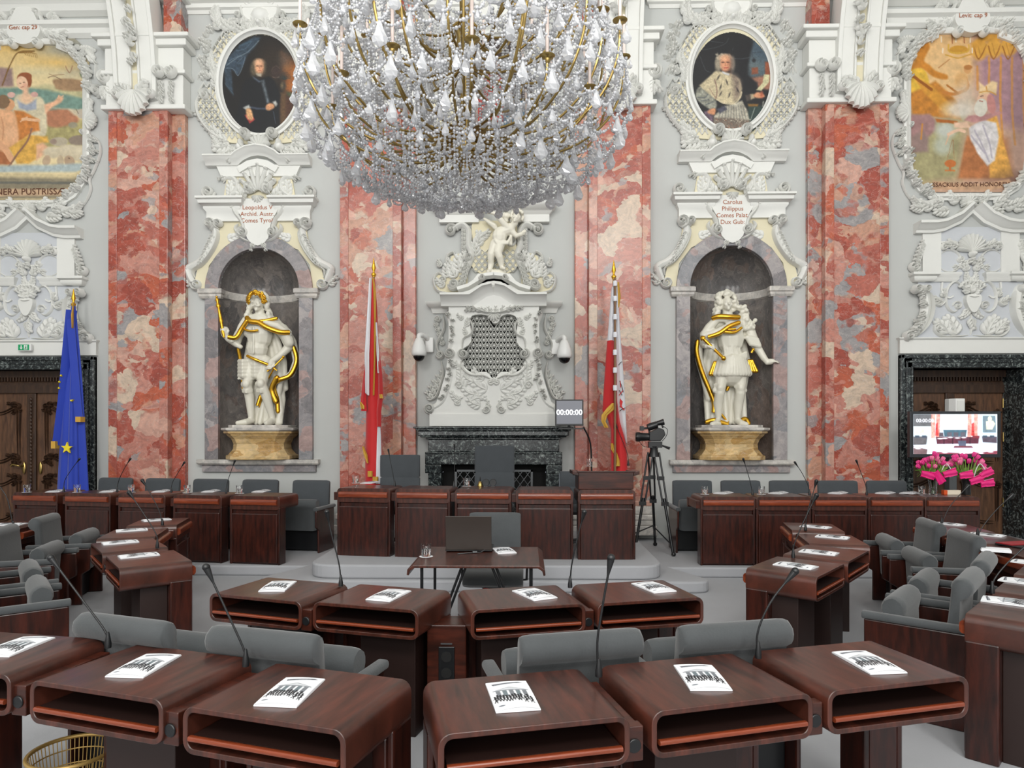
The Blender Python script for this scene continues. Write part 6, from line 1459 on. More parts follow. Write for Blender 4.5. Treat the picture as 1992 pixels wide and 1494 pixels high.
def put_chair(kind, c, rz, label, group, y=-.60, x=0):
    p = loc(c, rz, x, y)
    if kind not in chair_proto:
        o = make_chair('tip_up_chair', label, kind); chair_proto[kind] = o; o.location = p; o.rotation_euler = (0, 0, rz); o['label'] = label; o['group'] = group
        return o
    return dup(chair_proto[kind], p, rz, label, group)
# sitter looks along +y of the desk, so chair faces the same way
for key, lab in (('M1', 'the left end desk of the middle row'), ('M2', 'the desk left of the socket post'), ('M3', 'the desk right of the socket post'), ('M4', 'the right end desk of the middle row')):
    c, rz = desks[key]; put_chair('member', c, rz, 'grey velour tip-up chair seen from behind at %s' % lab, 'chairs of the middle row')
for key, lab in (('L1', 'farthest'), ('L2', 'second farthest'), ('L3', 'third farthest'), ('L4', 'nearest')):
    c, rz = desks[key]; put_chair('member', c, rz, 'grey velour tip-up chair of the left arm, %s from the wall' % lab, 'chairs of the left arm', y=-.54, x=.08)
for key, lab in (('R1', 'farthest'), ('R2', 'second farthest'), ('R3', 'third farthest'), ('R4', 'nearest')):
    c, rz = desks[key]; put_chair('member', c, rz, 'grey velour tip-up chair of the right arm, %s from the wall' % lab, 'chairs of the right arm', y=-.54, x=-.08)
c, rz = desks['P2']; put_chair('member', c, rz, 'grey velour chair behind the outer desk beside the red folder', 'chairs of the outer ring')
for i in range(5):
    c, rz = desks['SL%d' % (i + 1)]; put_chair('bench', c, rz, 'dark grey chair behind the left side bench, %s' % pos5[i], 'chairs behind the left side bench', y=-.52, x=-.12)
    c, rz = desks['SR%d' % (i + 1)]; put_chair('bench', c, rz, 'dark grey chair behind the right side bench, %s' % pos5[i], 'chairs behind the right side bench', y=-.52, x=.12)

def exec_chair(px, ytop, zt, lab, w=.51, Y=None):
    Y = Y or 8.75; p = onY(px, ytop, Y)
    t = thing('high_back_chair', lab, 'chair', (p.x, Y, h2)); H = p.z - h2
    s = max(.35, H - .48)
    for z0, z1, nm in ((.48, .48 + s * .56, 'lower_back_cushion'), (.48 + s * .56, H, 'upper_back_cushion')):
        g = MB(); softx(g, [(.06, z0), (-.01, z0), (-.03, (z0 + z1) / 2), (-.01, z1), (.06, z1)], -w / 2, w / 2, .03); o = part(nm, g, M['fabricd'], t, 60); 
    g = MB(); softx(g, [(.05, .40), (-.45, .42), (-.5, .46), (-.45, .52), (.05, .50)], -w / 2, w / 2, .04); part('seat', g, M['fabricd'], t, 60)
    g = MB(); g.lathe([(.03, .06), (.03, .42)], 0, -.2, 12); part('column', g, M['iron'], t, 60)
    g = MB()
    for i in range(5): a = i * 2 * PI / 5; g.tube([(0, -.2, .08), (.28 * math.cos(a), -.2 + .28 * math.sin(a), .04)], [.025, .018], 6)
    part('star_base', g, M['iron'], t, 60)
    return t
exec_chair(778, 885, 0, 'dark grey high-backed chair behind the presiding bench, beside the red-white-red flag')
exec_chair(962, 867, 0, 'tall dark grey high-backed chair in the middle behind the presiding bench')
exec_chair(1128, 917, 0, 'dark grey chair mostly hidden behind the lectern')

# ---------------------------------------------------------------- centre table, office chair, laptop
tb = onZ(800, 1100, .72); tc = onZ(1052, 1100, .72); bk = onZ(1040, 1064, .72)
TW = (tc.x - tb.x); TD = bk.y - tb.y
tt = thing('folding_table', 'mahogany table on thin black steel legs in the middle of the floor', 'table', ((tb.x + tc.x) / 2, tb.y, 0))
g = MB(); n = 4
P = [(-TW / 2 - .02, .655), (-TW / 2 - .01, .69), (-TW / 2 + .02, .71), (TW / 2 - .02, .71), (TW / 2 + .01, .69), (TW / 2 + .02, .655), (TW / 2 + .035, .66), (TW / 2 + .03, .70), (TW / 2 - .01, .73), (-TW / 2 + .01, .73), (-TW / 2 - .03, .70), (-TW / 2 - .035, .66)]
P = [(x, z - .01) for x, z in P]
g.prism(P, 0, TD, 'y'); part('table_top', g, M['woodtop'], tt, bev=.004)
for x, y in ((-TW / 2 + .07, .05), (TW / 2 - .07, .05), (-TW / 2 + .07, TD - .05), (TW / 2 - .07, TD - .05)):
    g = MB(); g.tube([(x, y, 0), (x, y, .70)], .012, 8); part('leg', g, M['dmetal'], tt, 60)
for s_ in (1, -1):
    g = MB(); g.tube([(-s_ * .05 + s_ * .16, .1, .70), (s_ * (TW / 2 - .12) , .1, .05)][::1], .01, 8); g.tube([(s_ * .11 + .03, .1, .70), (s_ * (TW / 2 - .12) + .03, .1, .05)], .01, 8); part('brace', g, M['dmetal'], tt, 60)
zt = .72
oc = thing('office_chair', 'grey upholstered swivel office chair behind the small table', 'chair', (onY(962, 1000, bk.y + .35).x, bk.y + .35, 0))
top = onY(962, 997, bk.y + .45).z
g = MB(); P = [(.13, .50), (.17, .7), (.15, top - .03), (.12, top), (.09, top - .02), (.09, .7), (.06, .50)]
softx(g, P, -.235, .235, .05); part('backrest', g, M['fabric'], oc, 60)
g = MB(); softx(g, [(.1, .36), (.14, .40), (.1, .46), (-.3, .48), (-.38, .45), (-.4, .40), (-.3, .36)], -.26, .26, .06); part('seat', g, M['fabric'], oc, 60)
for s_ in (1, -1):
    g = MB(); g.tube([(s_ * .2, .0, .36), (s_ * .29, -.02, .37), (s_ * .30, .0, .6)], .012, 8); part('arm_bracket', g, M['dmetal'], oc, 60)
g = MB(); g.box(-.26, .26, -.2, .1, .345, .365); part('seat_plate', g, M['dmetal'], oc, bev=.005)
g = MB(); g.lathe([(.09, .27), (.13, .35)], 0, -.08, 14); part('tilt_housing', g, M['dmetal'], oc, 60)
g = MB(); g.box(-.09, -.01, -.19, -.13, .30, .33); part('red_label', g, mat('red_plastic', rgb(190, 30, 26), .4), oc, label='red label')
g = MB(); g.lathe([(.025, .08), (.025, .28)], 0, -.08, 10); part('column', g, M['iron'], oc, 60)
for i in range(5):
    a = i * 2 * PI / 5 + .3; g = MB(); g.tube([(0, -.08, .1), (.3 * math.cos(a), -.08 + .3 * math.sin(a), .07)], [.025, .016], 6); o = part('foot', g, M['iron'], oc, 60)
    g = MB(); g.ell((.3 * math.cos(a), -.08 + .3 * math.sin(a), .03), (.03, .03, .03)); part('caster', g, M['dmetal'], o, 60)
lp = onZ(912, 1074, zt); lt_ = thing('laptop', 'open brown laptop seen from the back of its lid', 'laptop', lp)
g = MB(); g.box(-.19, .19, 0, .25, .006, .026); part('base', g, M['dmetal'], lt_, bev=.004)
g = MB(); hz = (onY(912, 1003, lp.y).z - zt); g.prism([(-.0, .02), (-.035, hz), (-.047, hz), (-.012, .02)], -.186, .186, 'x'); part('lid', g, mat('brown_grey_lid', rgb(52, 45, 41), .35, bump=.05, bscale=300), lt_, bev=.003)
g = MB(); g.tube([(.13, -.012, .02), (.1, -.04, .006), (.0, -.07, .006), (-.08, -.12, .006)], .004, 6); g.tube([(.07, -.055, .01), (.035, -.065, .01)], .01, 8); part('cable', g, M['iron'], lt_, 60)
g = MB(); g.tube([(.12, -.004, .03), (.15, -.004, .03)], .008, 8); g.tube([(-.12, -.004, .03), (-.15, -.004, .03)], .008, 8); part('hinge', g, M['iron'], lt_, 60)

# ---------------------------------------------------------------- glasses, booklets, microphones
def make_glass(label):
    t = thing('water_glass', label, 'glass')
    g = MB(); g.lathe([(.0005, .0), (.034, .0), (.037, .005), (.040, .10), (.0375, .10), (.0345, .018), (.0005, .018)], seg=20, cap=False); part('tumbler', g, M['glass'], t, 50)
    g = MB(); g.lathe([(.0005, .0185), (.034, .0185), (.036, .062), (.0005, .062)], seg=20, cap=False); part('water', g, M['glass'], t, 50)
    return t
GP = []
def put_glass(px, py, z, label, group='water glasses'):
    p = onZ(px, py, z); 
    if not GP: o = make_glass(label); o.location = p; o['group'] = group; GP.append(o)
    else: dup(GP[0], p, 0, label, group)
    g = MB(); g.lathe([(.0, 0), (.052, 0), (.055, .003), (.05, .004), (.0, .003)], seg=20, cap=False); o = part('paper_coaster', g, M['paper'], None, 50)
    o.location = (p.x, p.y, z + .0005); tag(o, 'round white coaster under ' + label.replace('water glass', 'the glass'), 'coaster', 'coasters'); 
    return p
zs = .815 + h1; zp_ = .89 + .16
sg = lambda px, py, w, i: put_glass(px, py, zs, 'water glass on the %s, %s' % (w, i))
for px, py, i in ((52, 959, 'farthest left'), (150, 959, 'second from left'), (255, 959, 'middle one'), (364, 960, 'second from right'), (466, 961, 'farthest right')): sg(px, py - 1, 'left side bench', i)
for px, py, i in ((1371, 963, 'at its left end'), (1481, 963, 'second from its left end'), (1793, 962, 'beside the tulips')): sg(px, py - 1, 'right side bench', i)
put_glass(692, 940, zp_, 'water glass on the left end of the presiding bench'); put_glass(908, 946, zp_, 'water glass beside the brass bell'); put_glass(1147, 907, 1.245, 'water glass on top of the lectern'); put_glass(829, 1083, zt, 'water glass on the small centre table left of the laptop')

def booklet_mesh():
    Cn = Canvas(0, 0, 155, 265, 1.9, 0, 0, 1.0)
    Cn.fill((238, 240, 244)); 
    Cn.poly([(18, 28), (120, 14), (136, 22), (22, 44)], (84, 88, 98), 1, vary=.5); Cn.line([(26, 37), (110, 25)], 3, (225, 228, 232), .7)
    Cn.poly([(12, 100), (77, 70), (142, 100)], (150, 154, 160), 1, vary=.1); Cn.poly([(24, 97), (77, 75), (130, 97)], (214, 217, 222), 1); Cn.line([(14, 103), (140, 103)], 5, (120, 124, 130))
    for i in range(5): Cn.poly([(22 + i * 24, 106), (38 + i * 24, 106), (38 + i * 24, 162), (22 + i * 24, 162)], (120 - 8 * (i % 2), 124, 130), 1)
    rs = np.random.RandomState(1)
    for i in range(13):
        x = 12 + i * 10.5; yb = 200 + rs.uniform(-8, 22); Cn.line([(x, yb - 46), (x + rs.uniform(-4, 4), yb - 18)], 7, (26, 26, 30)); Cn.line([(x, yb - 20), (x - 5, yb)], 3.6, (26, 26, 30)); Cn.line([(x, yb - 20), (x + 5, yb + 2)], 3.6, (26, 26, 30)); Cn.ell(x, yb - 50, 3.6, 4, (26, 26, 30)); Cn.line([(x - 7, yb - 28), (x + 6, yb - 40)], 3, (26, 26, 30))
    Cn.ell(26, 234, 12, 5, (110, 116, 126))
    w, l = .155, .265
    def surf(x, y):
        u = x / 155; v = 1 - y / 265.; z = .006 + .010 * math.sin(PI * min(1, u * 1.0)) * (.3 + .7 * (1 - v)) + .004 * math.sin(PI * v)
        return ((u - .5) * w, (v - .5) * l, z)
    me = Cn.mesh('booklet_cover', lambda X, Y: X > -1, 0, M['print'], surf)
    me.shade_smooth(); return me
BM = booklet_mesh()
def under_mesh():
    g = MB(); n = 10; top = []; bot = []
    for i in range(n + 1):
        u = i / n; x = (u - .5) * .155
        z = lambda v: .005 + .010 * math.sin(PI * u) * (.3 + .7 * (1 - v)) + .004 * math.sin(PI * v)
        top.append([(x, (v - .5) * .265, z(v) - .0006) for v in (0, .25, .5, .75, 1)]); bot.append([(x, (v - .5) * .265, .0005) for v in (0, .25, .5, .75, 1)])
    g.loft(top, False, False); g.loft(bot, False, False)
    g.loft([[t[0] for t in top], [b[0] for b in bot]], False, False); g.loft([[t[-1] for t in top], [b[-1] for b in bot]], False, False)
    g.loft([top[0], bot[0]], False, False); g.loft([top[-1], bot[-1]], False, False)
    return mesh_of('booklet_pages', g, M['paper'], 40)
BU = under_mesh()
BK = []
def put_booklet(b, t, z, label, group='printed booklets'):
    p = onZ(*b, z); q = onZ(*t, z); d = q - p; c = (p + q) / 2; rz = math.atan2(d.y, d.x) - PI / 2
    if not BK:
        o = thing('booklet', label, 'booklet', (c.x, c.y, z + .0005), rz, group); part('cover', BM, None, o); part('pages', BU, None, o); BK.append(o)
    else: dup(BK[0], (c.x, c.y, z + .0005), rz, label, group)
for b, t_, lab in (((-12, 1277), (73, 1243), 'nearest-row desk at the left picture edge'), ((240, 1320), (320, 1275), 'nearest-row desk second from the left edge'), ((533, 1378), (596, 1321), 'nearest-row desk left of the aisle gap'), ((1010, 1388), (983, 1328), 'nearest-row desk right of the aisle gap'),
                  ((1387, 1349), (1345, 1293), 'nearest-row desk second right of the gap'), ((1733, 1314), (1648, 1268), 'right end desk of the nearest row'), ((526, 1153), (555, 1131), 'left end desk of the middle row'), ((734, 1170), (778, 1149), 'middle-row desk left of the socket post'),
                  ((1062, 1167), (1018, 1148), 'middle-row desk right of the socket post'), ((1299, 1155), (1245, 1133), 'right end desk of the middle row'), ((234, 1085), (305, 1078), 'nearest desk of the left arm'), ((199, 1059), (268, 1053), 'second nearest desk of the left arm'), ((226, 1034), (286, 1030), 'third nearest desk of the left arm'),
                  ((278, 1014), (330, 1010), 'farthest desk of the left arm'), ((1589, 1107), (1508, 1096), 'nearest desk of the right arm'), ((1627, 1079), (1560, 1072), 'second nearest desk of the right arm'), ((1650, 1048), (1590, 1043), 'third nearest desk of the right arm'), ((1614, 1028), (1560, 1023), 'farthest desk of the right arm'),
                  ((2010, 1178), (1924, 1167), 'nearest desk of the right outer ring'), ((2030, 1138), (1962, 1129), 'second desk of the right outer ring'), ((2040, 1100), (1984, 1093), 'third desk of the right outer ring'), ((1864, 1022), (1828, 1018), 'farthest desk of the right outer ring'), ((1940, 1043), (1900, 1039), 'outer desk left of the red folder'), (to_px(loc(*desks['OP1'], 0, .08, .75)), to_px(loc(*desks['OP1'], 0, .36, .75)), 'left outer desk beside the upright chairs')):
    put_booklet(b, t_, .75, 'white booklet printed with a columned building, on the ' + lab)
for px, lab in ((106, 'left side bench, farthest left'), (211, 'left side bench, second from left'), (312, 'left side bench, middle'), (408, 'left side bench, second from right'), (506, 'left side bench, farthest right'), (1405, 'right side bench, farthest left'), (1512, 'right side bench, second from left'), (1628, 'right side bench, middle'), (1720, 'right side bench, second from right')):
    put_booklet((px + 16, 953 if px < 900 else 957), (px - 12, 959.5 if px < 900 else 962), zs, 'white booklet on the ' + lab)
put_booklet((1768 + 14, 957), (1768 - 12, 962), zs, 'white booklet beside the tulip vases')
put_booklet((735, 937), (705, 942), zp_, 'white booklet on the presiding bench in front of the red flag')
put_booklet((988, 1078), (972, 1066), zt, 'white booklet on the small table right of the laptop')

def put_mic(pts, z, label, group='gooseneck microphones', head=.016, r=.0045):
    b = onZ(*pts[0], z); P = [Vector((0, 0, 0))]
    for px, py in pts[1:]:
        q = onY(px, py, b.y); P.append(q - b)
    t = thing('gooseneck_microphone', label, 'microphone', b, 0, group)
    g = MB(); g.lathe([(.014, 0), (.014, .02), (.009, .05), (.005, .07)], seg=12); part('base', g, M['dmetal'], t, 60)
    g = MB(); q = crom(P, 5); q = [p for p in q]; g.tube(q, r, 8); part('stem', g, M['dmetal'], t, 60)
    d = (q[-1] - q[-3]).normalized(); e = q[-1]
    g = MB(); g.tube([e - d * .05, e - d * .03, e, e + d * .012], [r, r * 1.7, head * .8, head * .9], 12); g.ell(e + d * .02, head, 12, 8); part('head', g, M['dmetal'], t, 60)
for pts, z, lab in (([(210, 1260), (207, 1232), (170, 1180), (104, 1092)], .75, 'on the joint between the two leftmost nearest-row desks'), ([(478, 1296), (476, 1268), (446, 1200), (405, 1112)], .75, 'left of the aisle gap in the nearest row'),
                    ([(1165, 1316), (1162, 1250), (1172, 1180), (1187, 1095)], .75, 'right of the aisle gap in the nearest row'), ([(1475, 1280), (1474, 1230), (1500, 1170), (1541, 1118)], .75, 'between the two rightmost nearest-row desks'),
                    ([(663, 1140), (660, 1100), (645, 1040), (637, 1002)], .75, 'on the left half of the middle row'), ([(1109, 1143), (1112, 1100), (1125, 1040), (1135, 1002)], .75, 'on the right half of the middle row')):
    put_mic(pts, z, 'black gooseneck microphone ' + lab)
OM = to_px(loc(*desks['OP1'], .28, .40, .75)); print('OM', OM)
for pts, z, lab in (([(306, 1066), (304, 1040), (280, 1000), (254, 962)], .75, 'on the near end of the left arm'), ([(316, 1022), (310, 995), (295, 965), (279, 938)], .75, 'on the far end of the left arm'), ([OM, (OM[0] - 10, 975), (OM[0] - 24, 950), (OM[0] - 38, 934)], .75, 'on the left outer ring'),
                    ([(1543, 1085), (1546, 1056), (1568, 1005), (1586, 968)], .75, 'on the near end of the right arm'), ([(1567, 1032), (1570, 1000), (1580, 965), (1587, 940)], .75, 'on the far end of the right arm'), ([(1832, 1020), (1845, 990), (1862, 968), (1881, 948)], .75, 'below the tulips on the outer ring'),
                    ([(1902, 1042), (1915, 1020), (1940, 990), (1966, 966)], .75, 'at the right edge beside the red folder'), ([(1930, 1154), (1934, 1128), (1960, 1095), (2000, 1058)], .75, 'rising out of the right picture edge')):
    put_mic(pts, z, 'slim black gooseneck microphone ' + lab, head=.019)
for pts, lab in (([(124, 957), (126, 935), (140, 912), (153, 895)], 'left side bench in front of the blue flag'), ([(228, 957), (230, 938), (240, 915), (252, 895)], 'left side bench in front of the left pilaster'), ([(333, 958), (335, 940), (346, 920), (357, 902)], 'left side bench right of the left pilaster'), ([(440, 960), (442, 940), (450, 915), (456, 899)], 'left side bench below the niche'),
                 ([(1464, 963), (1460, 940), (1453, 915), (1447, 896)], 'right side bench below the niche'), ([(1575, 963), (1572, 945), (1560, 920), (1548, 902)], 'right side bench left of the right pilaster'), ([(1686, 963), (1684, 945), (1675, 920), (1667, 899)], 'right side bench in front of the right pilaster')):
    put_mic(pts, zs, 'thin grey gooseneck microphone on the ' + lab, head=.014, r=.004)
put_mic([(768, 946), (765, 925), (760, 900), (756, 878)], zp_, 'thin microphone on the presiding bench beside the red flag', head=.013, r=.004)
put_mic([(883, 948), (884, 920), (884, 890), (884, 868)], zp_, 'thin upright microphone on the presiding bench before the fireplace', head=.013, r=.004)
put_mic([(1222, 906), (1221, 885), (1210, 855), (1199, 828)], 1.245, 'thin microphone on the lectern in front of the eagle flag', head=.013, r=.004)
# bell and two round black ornaments, folder, tulips, waste basket
p = onZ(934, 946, zp_); t = thing('hand_bell', 'small brass hand bell with dark handle on the presiding bench', 'bell', p)
g = MB(); g.lathe([(.034, 0), (.036, .006), (.026, .03), (.018, .055), (.006, .062)], seg=18); part('bell_cup', g, M['brass'], t, 50)
g = MB(); g.lathe([(.005, .06), (.009, .075), (.006, .09), (.009, .105), (.004, .12)], seg=10); part('handle', g, M['dmetal'], t, 60)
for i, px in enumerate((945, 959)):
    p = onZ(px, 946, zp_); t = thing('round_black_box', 'small round black disc box standing %s on the presiding bench' % ('next to the bell' if i == 0 else 'farther from the bell'), 'box', p, 0, 'round black boxes')
    g = MB(); g.prism([(.042 * math.cos(a * PI / 14), .045 + .042 * math.sin(a * PI / 14)) for a in range(28)], -.02, .02); part('body', g, M['dmetal'], t, 40, bev=.004)
    g = MB(); g.box(-.02, .02, -.015, .015, 0, .008); part('foot', g, M['iron'], t)
p = onZ(1990, 1062, .75); t = thing('folder', 'red and black folder lying on an outer desk at the right edge', 'folder', p, .3)
g = MB(); g.box(-.16, .16, -.12, .12, 0, .012); part('black_cover', g, M['dmetal'], t, bev=.003)
g = MB(); g.box(-.15, .15, -.02, .12, .012, .02); part('red_cover', g, mat('red_cardboard', rgb(150, 24, 34), .5), t, bev=.002)
p = onZ(1936, 1072, .75); t = tag(part('paper_stack', (lambda g: (g.box(-.1, .1, -.07, .07, 0, .012), g.box(-.095, .1, -.065, .075, .0125, .02), g)[-1])(MB()), M['paper'], None, bev=.002), 'small stack of white papers left of the red folder', 'papers'); t.location = p; t.rotation_euler = (0, 0, -.5)
p = onZ(1850, 962, zs); t = thing('tissue_box', 'cream box with an orange end standing beside the tulip vases', 'box', p)
g = MB(); g.box(-.06, .10, -.03, .03, 0, .055); part('box_body', g, mat('cream_card', rgb(228, 216, 196), .6), t, bev=.002)
g = MB(); g.box(-.1, -.06, -.03, .03, 0, .055); part('orange_end', g, mat('orange_card', rgb(214, 84, 30), .6), t, bev=.002)

# tulips
M['pink'] = mat('pink_petals', rgb(226, 60, 140), .5, var=.2, vscale=20); M['pink2'] = mat('pale_pink_petals', rgb(232, 120, 160), .5, var=.2, vscale=20); M['leafg'] = mat('tulip_green', rgb(120, 158, 66), .5, var=.2, vscale=12)
M['foil'] = mat('glossy_pink_wrapping', rgb(224, 40, 124), .15)
def bouquet(px, dark, lab, rx, seed):
    p = onZ(px, 962, zs); t = thing('tulip_vase', lab, 'flowers in vase', p); r = random.Random(seed)
    g = MB(); g.lathe([(.0005, 0), (.045, 0), (.048, .01), (.042, .1), (.055, .19), (.052, .19), (.038, .1), (.043, .015), (.0005, .012)], seg=24, cap=False); part('vase', g, M['dmetal'] if dark else M['glass'], t, 50)
    stems = MB(); 
    for i in range(24):
        a = r.uniform(0, 2 * PI); s = r.uniform(.2, 1); hx = rx * s * math.cos(a); hy = .12 * s * math.sin(a); hz = .44 - .14 * s * s + r.uniform(-.03, .05)
        stems.tube(crom([(-.02 * math.cos(a), -.02 * math.sin(a), .015), (.02 * math.cos(a), .02 * math.sin(a), .16), (hx * .7, hy * .7, hz - .1), (hx, hy, hz)], 3), .0045, 6)
        pe = MB(); R = Matrix.Rotation(s * 1.0, 3, Vector((-math.sin(a), math.cos(a), 0))); c = Vector((hx, hy, hz + .02))
        for k in range(6):
            b = k * PI / 3; d = Vector((math.cos(b) * .011, math.sin(b) * .011, .012)); pe.ell(c + R @ d, (.015, .012, .034), 8, 6, R @ Matrix.Rotation(b, 3, 'Z') @ Matrix.Rotation(.18, 3, 'Y'))
        part('tulip_head', pe, M['pink' if i % 3 else 'pink2'], t, 60)
    part('stems', stems, M['leafg'], t, 60)
    lf = MB()
    for i in range(15):
        a = r.uniform(0, 2 * PI); L = r.uniform(.8, 1.15); P = crom([(0, 0, .14), (rx * .45 * L * math.cos(a), .1 * math.sin(a), .28), (rx * 1.0 * L * math.cos(a), .16 * math.sin(a), .27 + r.uniform(-.1, .12))], 5); sd = Vector((-math.sin(a) * .6, math.cos(a) * .6, .5)).normalized()
        rings = []
        for j, q in enumerate(P): w = .024 * math.sin(PI * min(1, .12 + .88 * j / (len(P) - 1))) + .002; rings.append([q - sd * w, q + Vector((0, 0, -.004)), q + sd * w, q + Vector((0, 0, .003))])
        lf.loft(rings)
    part('leaves', lf, M['leafg'], t, 60)
    for i, (dx, dz, an) in enumerate(((-.75, .2, .2), (-.1, .17, 1.0), (.55, .22, -.3)) if not dark else ((-.5, .2, -.2), (.1, .14, -.4), (.7, .22, -.5), (.75, .1, -.2))):
        g = MB(); n = 9; c = Vector((dx * rx, -.13, dz + .05)); R = Matrix.Rotation(an, 3, 'Y')
        rings = []
        for j in range(4):
            x = (j / 3 - .5) * .16; rings.append([c + R @ Vector((x, -.035 * math.cos(u * .7) * (1 + .3 * math.sin(u * 6 + j)), .05 * math.sin(u * 1.2) * (.8 + .2 * j / 3))) for u in [q / n * 2.6 - 1.3 for q in range(n)]] + [c + R @ Vector((x, -.02 * math.cos(u * .7), .046 * math.sin(u * 1.2) * (.8 + .2 * j / 3))) for u in [1.3 - q / n * 2.6 for q in range(n)]])
        g.loft(rings); part('wrapping', g, M['foil'], t, 50)
    g = MB(); g.tube(crom([(.04, -.06, .16), (.06, -.08, .3), (.1, -.1, .38), (.15, -.12, .3)], 5), .006, 6); part('ribbon', g, M['plasticw'], t, 60)
bouquet(1815, False, 'pink tulips in a clear glass vase on the right side bench', .20, 1)
bouquet(1880, True, 'pink tulips with glossy wrapping in a black vase at the end of the right bench', .20, 2)

p = onZ(140, 1462, .31); t = thing('waste_basket', 'gold-coloured woven wire waste basket under the nearest desks', 'waste basket', (p.x, p.y, 0))
wb = mat('gold_wire', rgb(178, 146, 84), .4, metal=.5)
g = MB()
for i in range(60):
    a = i * 2 * PI / 60; g.tube([(.12 * math.cos(a), .12 * math.sin(a), .01), (.165 * math.cos(a), .165 * math.sin(a), .31)], .0022, 5)
part('upright_wires', g, wb, t, 60)
g = MB()
for z, r in ((.012, .12), (.06, .129), (.16, .144), (.2, .15), (.26, .159)): g.tube([(r * math.cos(i * PI / 18), r * math.sin(i * PI / 18), z) for i in range(37)], .003, 6)
part('ring_wires', g, wb, t, 60)
g = MB(); g.tube([(0.166 * math.cos(i * PI / 18), 0.166 * math.sin(i * PI / 18), .312) for i in range(37)], .009, 8); part('rim', g, wb, t, 60)
g = MB(); g.lathe([(.0, .006), (.12, .006), (.12, .014), (0, .014)], seg=30, cap=False); part('bottom', g, wb, t)
# ---------------------------------------------------------------- flags
def cloth_cone(g, top, bot, R0, R1, folds, seed=0, n=96, m=40, sag=None, squash=.55, colour=None, amp=.3):
    r = random.Random(seed); ph = [r.uniform(0, 6) for _ in range(4)]
    rings = []
    for j in range(m + 1):
        v = j / m; c = Vector(top).lerp(Vector(bot), v); R = R0 + (R1 - R0) * (v ** .75)
        ring = []
        for i in range(n):
            a = i * 2 * PI / n
            f = 1 + amp * min(1, v * 3) * math.cos(a * folds + ph[0] + .6 * math.sin(v * 3 + ph[1])) + .10 * math.cos(a * (folds * 2 - 1) + ph[2])
            ring.append(c + Vector((R * f * math.cos(a), R * squash * f * math.sin(a), 0)))
        rings.append(ring)
    base = len(g.f)
    g.loft(rings, True)
    if colour:
        k = 0
        for j in range(m):
            for i in range(n): g.mi[base + k] = colour((i + .5) / n, (j + .5) / m); k += 1
M['red_c'] = mat('red_flag_cloth', rgb(196, 26, 30), .7, sheen=.3); M['white_c'] = mat('white_flag_cloth', rgb(226, 226, 232), .75); M['blue_c'] = mat('blue_flag_cloth', rgb(24, 56, 168), .7, sheen=.3)
M['yel_c'] = mat('yellow_star_cloth', rgb(236, 214, 40), .7); M['fringe'] = mat('gold_fringe', rgb(206, 160, 62), .6, bump=.4, bscale=200)
M['polewood'] = mat('brown_pole_wood', rgb(126, 92, 62), .4)
def finial(g, z):
    g.lathe([(.012, z - .12), (.022, z - .10), (.012, z - .07), (.03, z - .04), (.034, z - .02), (.016, z), (.014, z + .02), (.03, z + .06), (.018, z + .12), (.003, z + .2)], seg=14)
def flag(px, ytip, Y, base_z, lab, name='standing_flag'):
    tip = onY(px, ytip, Y); t = thing(name, lab, 'flag', (tip.x, Y, base_z)); H = tip.z - base_z - .2
    g = MB(); g.tube([(0, 0, .03), (0, 0, H)], .016, 10); part('pole', g, M['polewood'], t, 60)
    g = MB(); finial(g, H); part('finial', g, M['gold'], t, 60)
    g = MB(); g.lathe([(.16, 0), (.16, .03), (.05, .05), (.03, .12)], seg=20); part('stand', g, M['brass'], t, 60)
    return t, H, tip.x
def star(cx, cz, r, y0, y1, g, rot=0):
    g.prism([(cx + (r if i % 2 == 0 else r * .4) * math.sin(rot + i * PI / 5), cz + (r if i % 2 == 0 else r * .4) * math.cos(rot + i * PI / 5)) for i in range(10)], y0, y1)
# blue flag with yellow stars
Y = 9.78; t, H, x = flag(143, 562, Y, h1, 'blue flag with yellow stars and gold fringe in front of the left door')
Z = lambda y: onY(140, y, Y).z - h1
X = lambda px: onY(px, 800, Y).x - x
g = MB(); cloth_cone(g, (0, -.0, Z(590)), (X(143), -.02, Z(985)), .02, .195, 5, 2, squash=.6, amp=.2); part('blue_cloth', g, M['blue_c'], t, 180)
g = MB(); g.loft([[(X(a), -.13 + .05 * k_, Z(y)) for k_, a in enumerate((p, p + 7, p + 12))] + [(X(p + 12), -.02, Z(y)), (X(p), -.05, Z(y))] for p, y in ((140, 605), (132, 690), (124, 780), (113, 866))]); part('blue_side_fold', g, M['blue_c'], t, 50)
g = MB(); g.loft([[(X(a), -.12 + .03 * k_, Z(y)) for k_, a in enumerate((p - 10, p - 5, p))] + [(X(p - 3), -.02, Z(y)), (X(p - 10), -.05, Z(y))] for p, y in ((149, 620), (156, 700), (161, 760), (166, 812))]); part('blue_side_fold', g, M['blue_c'], t, 50)
g = MB(); g.box(X(112), X(120), -.14, -.03, Z(872), Z(858)); g.box(X(158), X(168), -.13, -.03, Z(821), Z(811)); g.loft([[(X(147), -.06, Z(590)), (X(149), -.07, Z(590)), (X(148), -.04, Z(590))], [(X(147), -.1, Z(615)), (X(151), -.11, Z(612)), (X(149), -.06, Z(615))], [(X(148), -.1, Z(640)), (X(151), -.12, Z(636)), (X(149), -.06, Z(640))]]); part('gold_fringe', g, M['fringe'], t)
g = MB(); star(X(146), Z(871), .085, -.185, -.160, g, .05); g.prism([(X(150), Z(779)), (X(156), Z(778)), (X(152), Z(782))], -.16, -.12)
for px, y, r in ((131, 732, .016), (128, 744, .016), (127, 756, .016)): star(X(px), Z(y), r, -.145, -.12, g)
part('yellow_star', g, M['yel_c'], t)
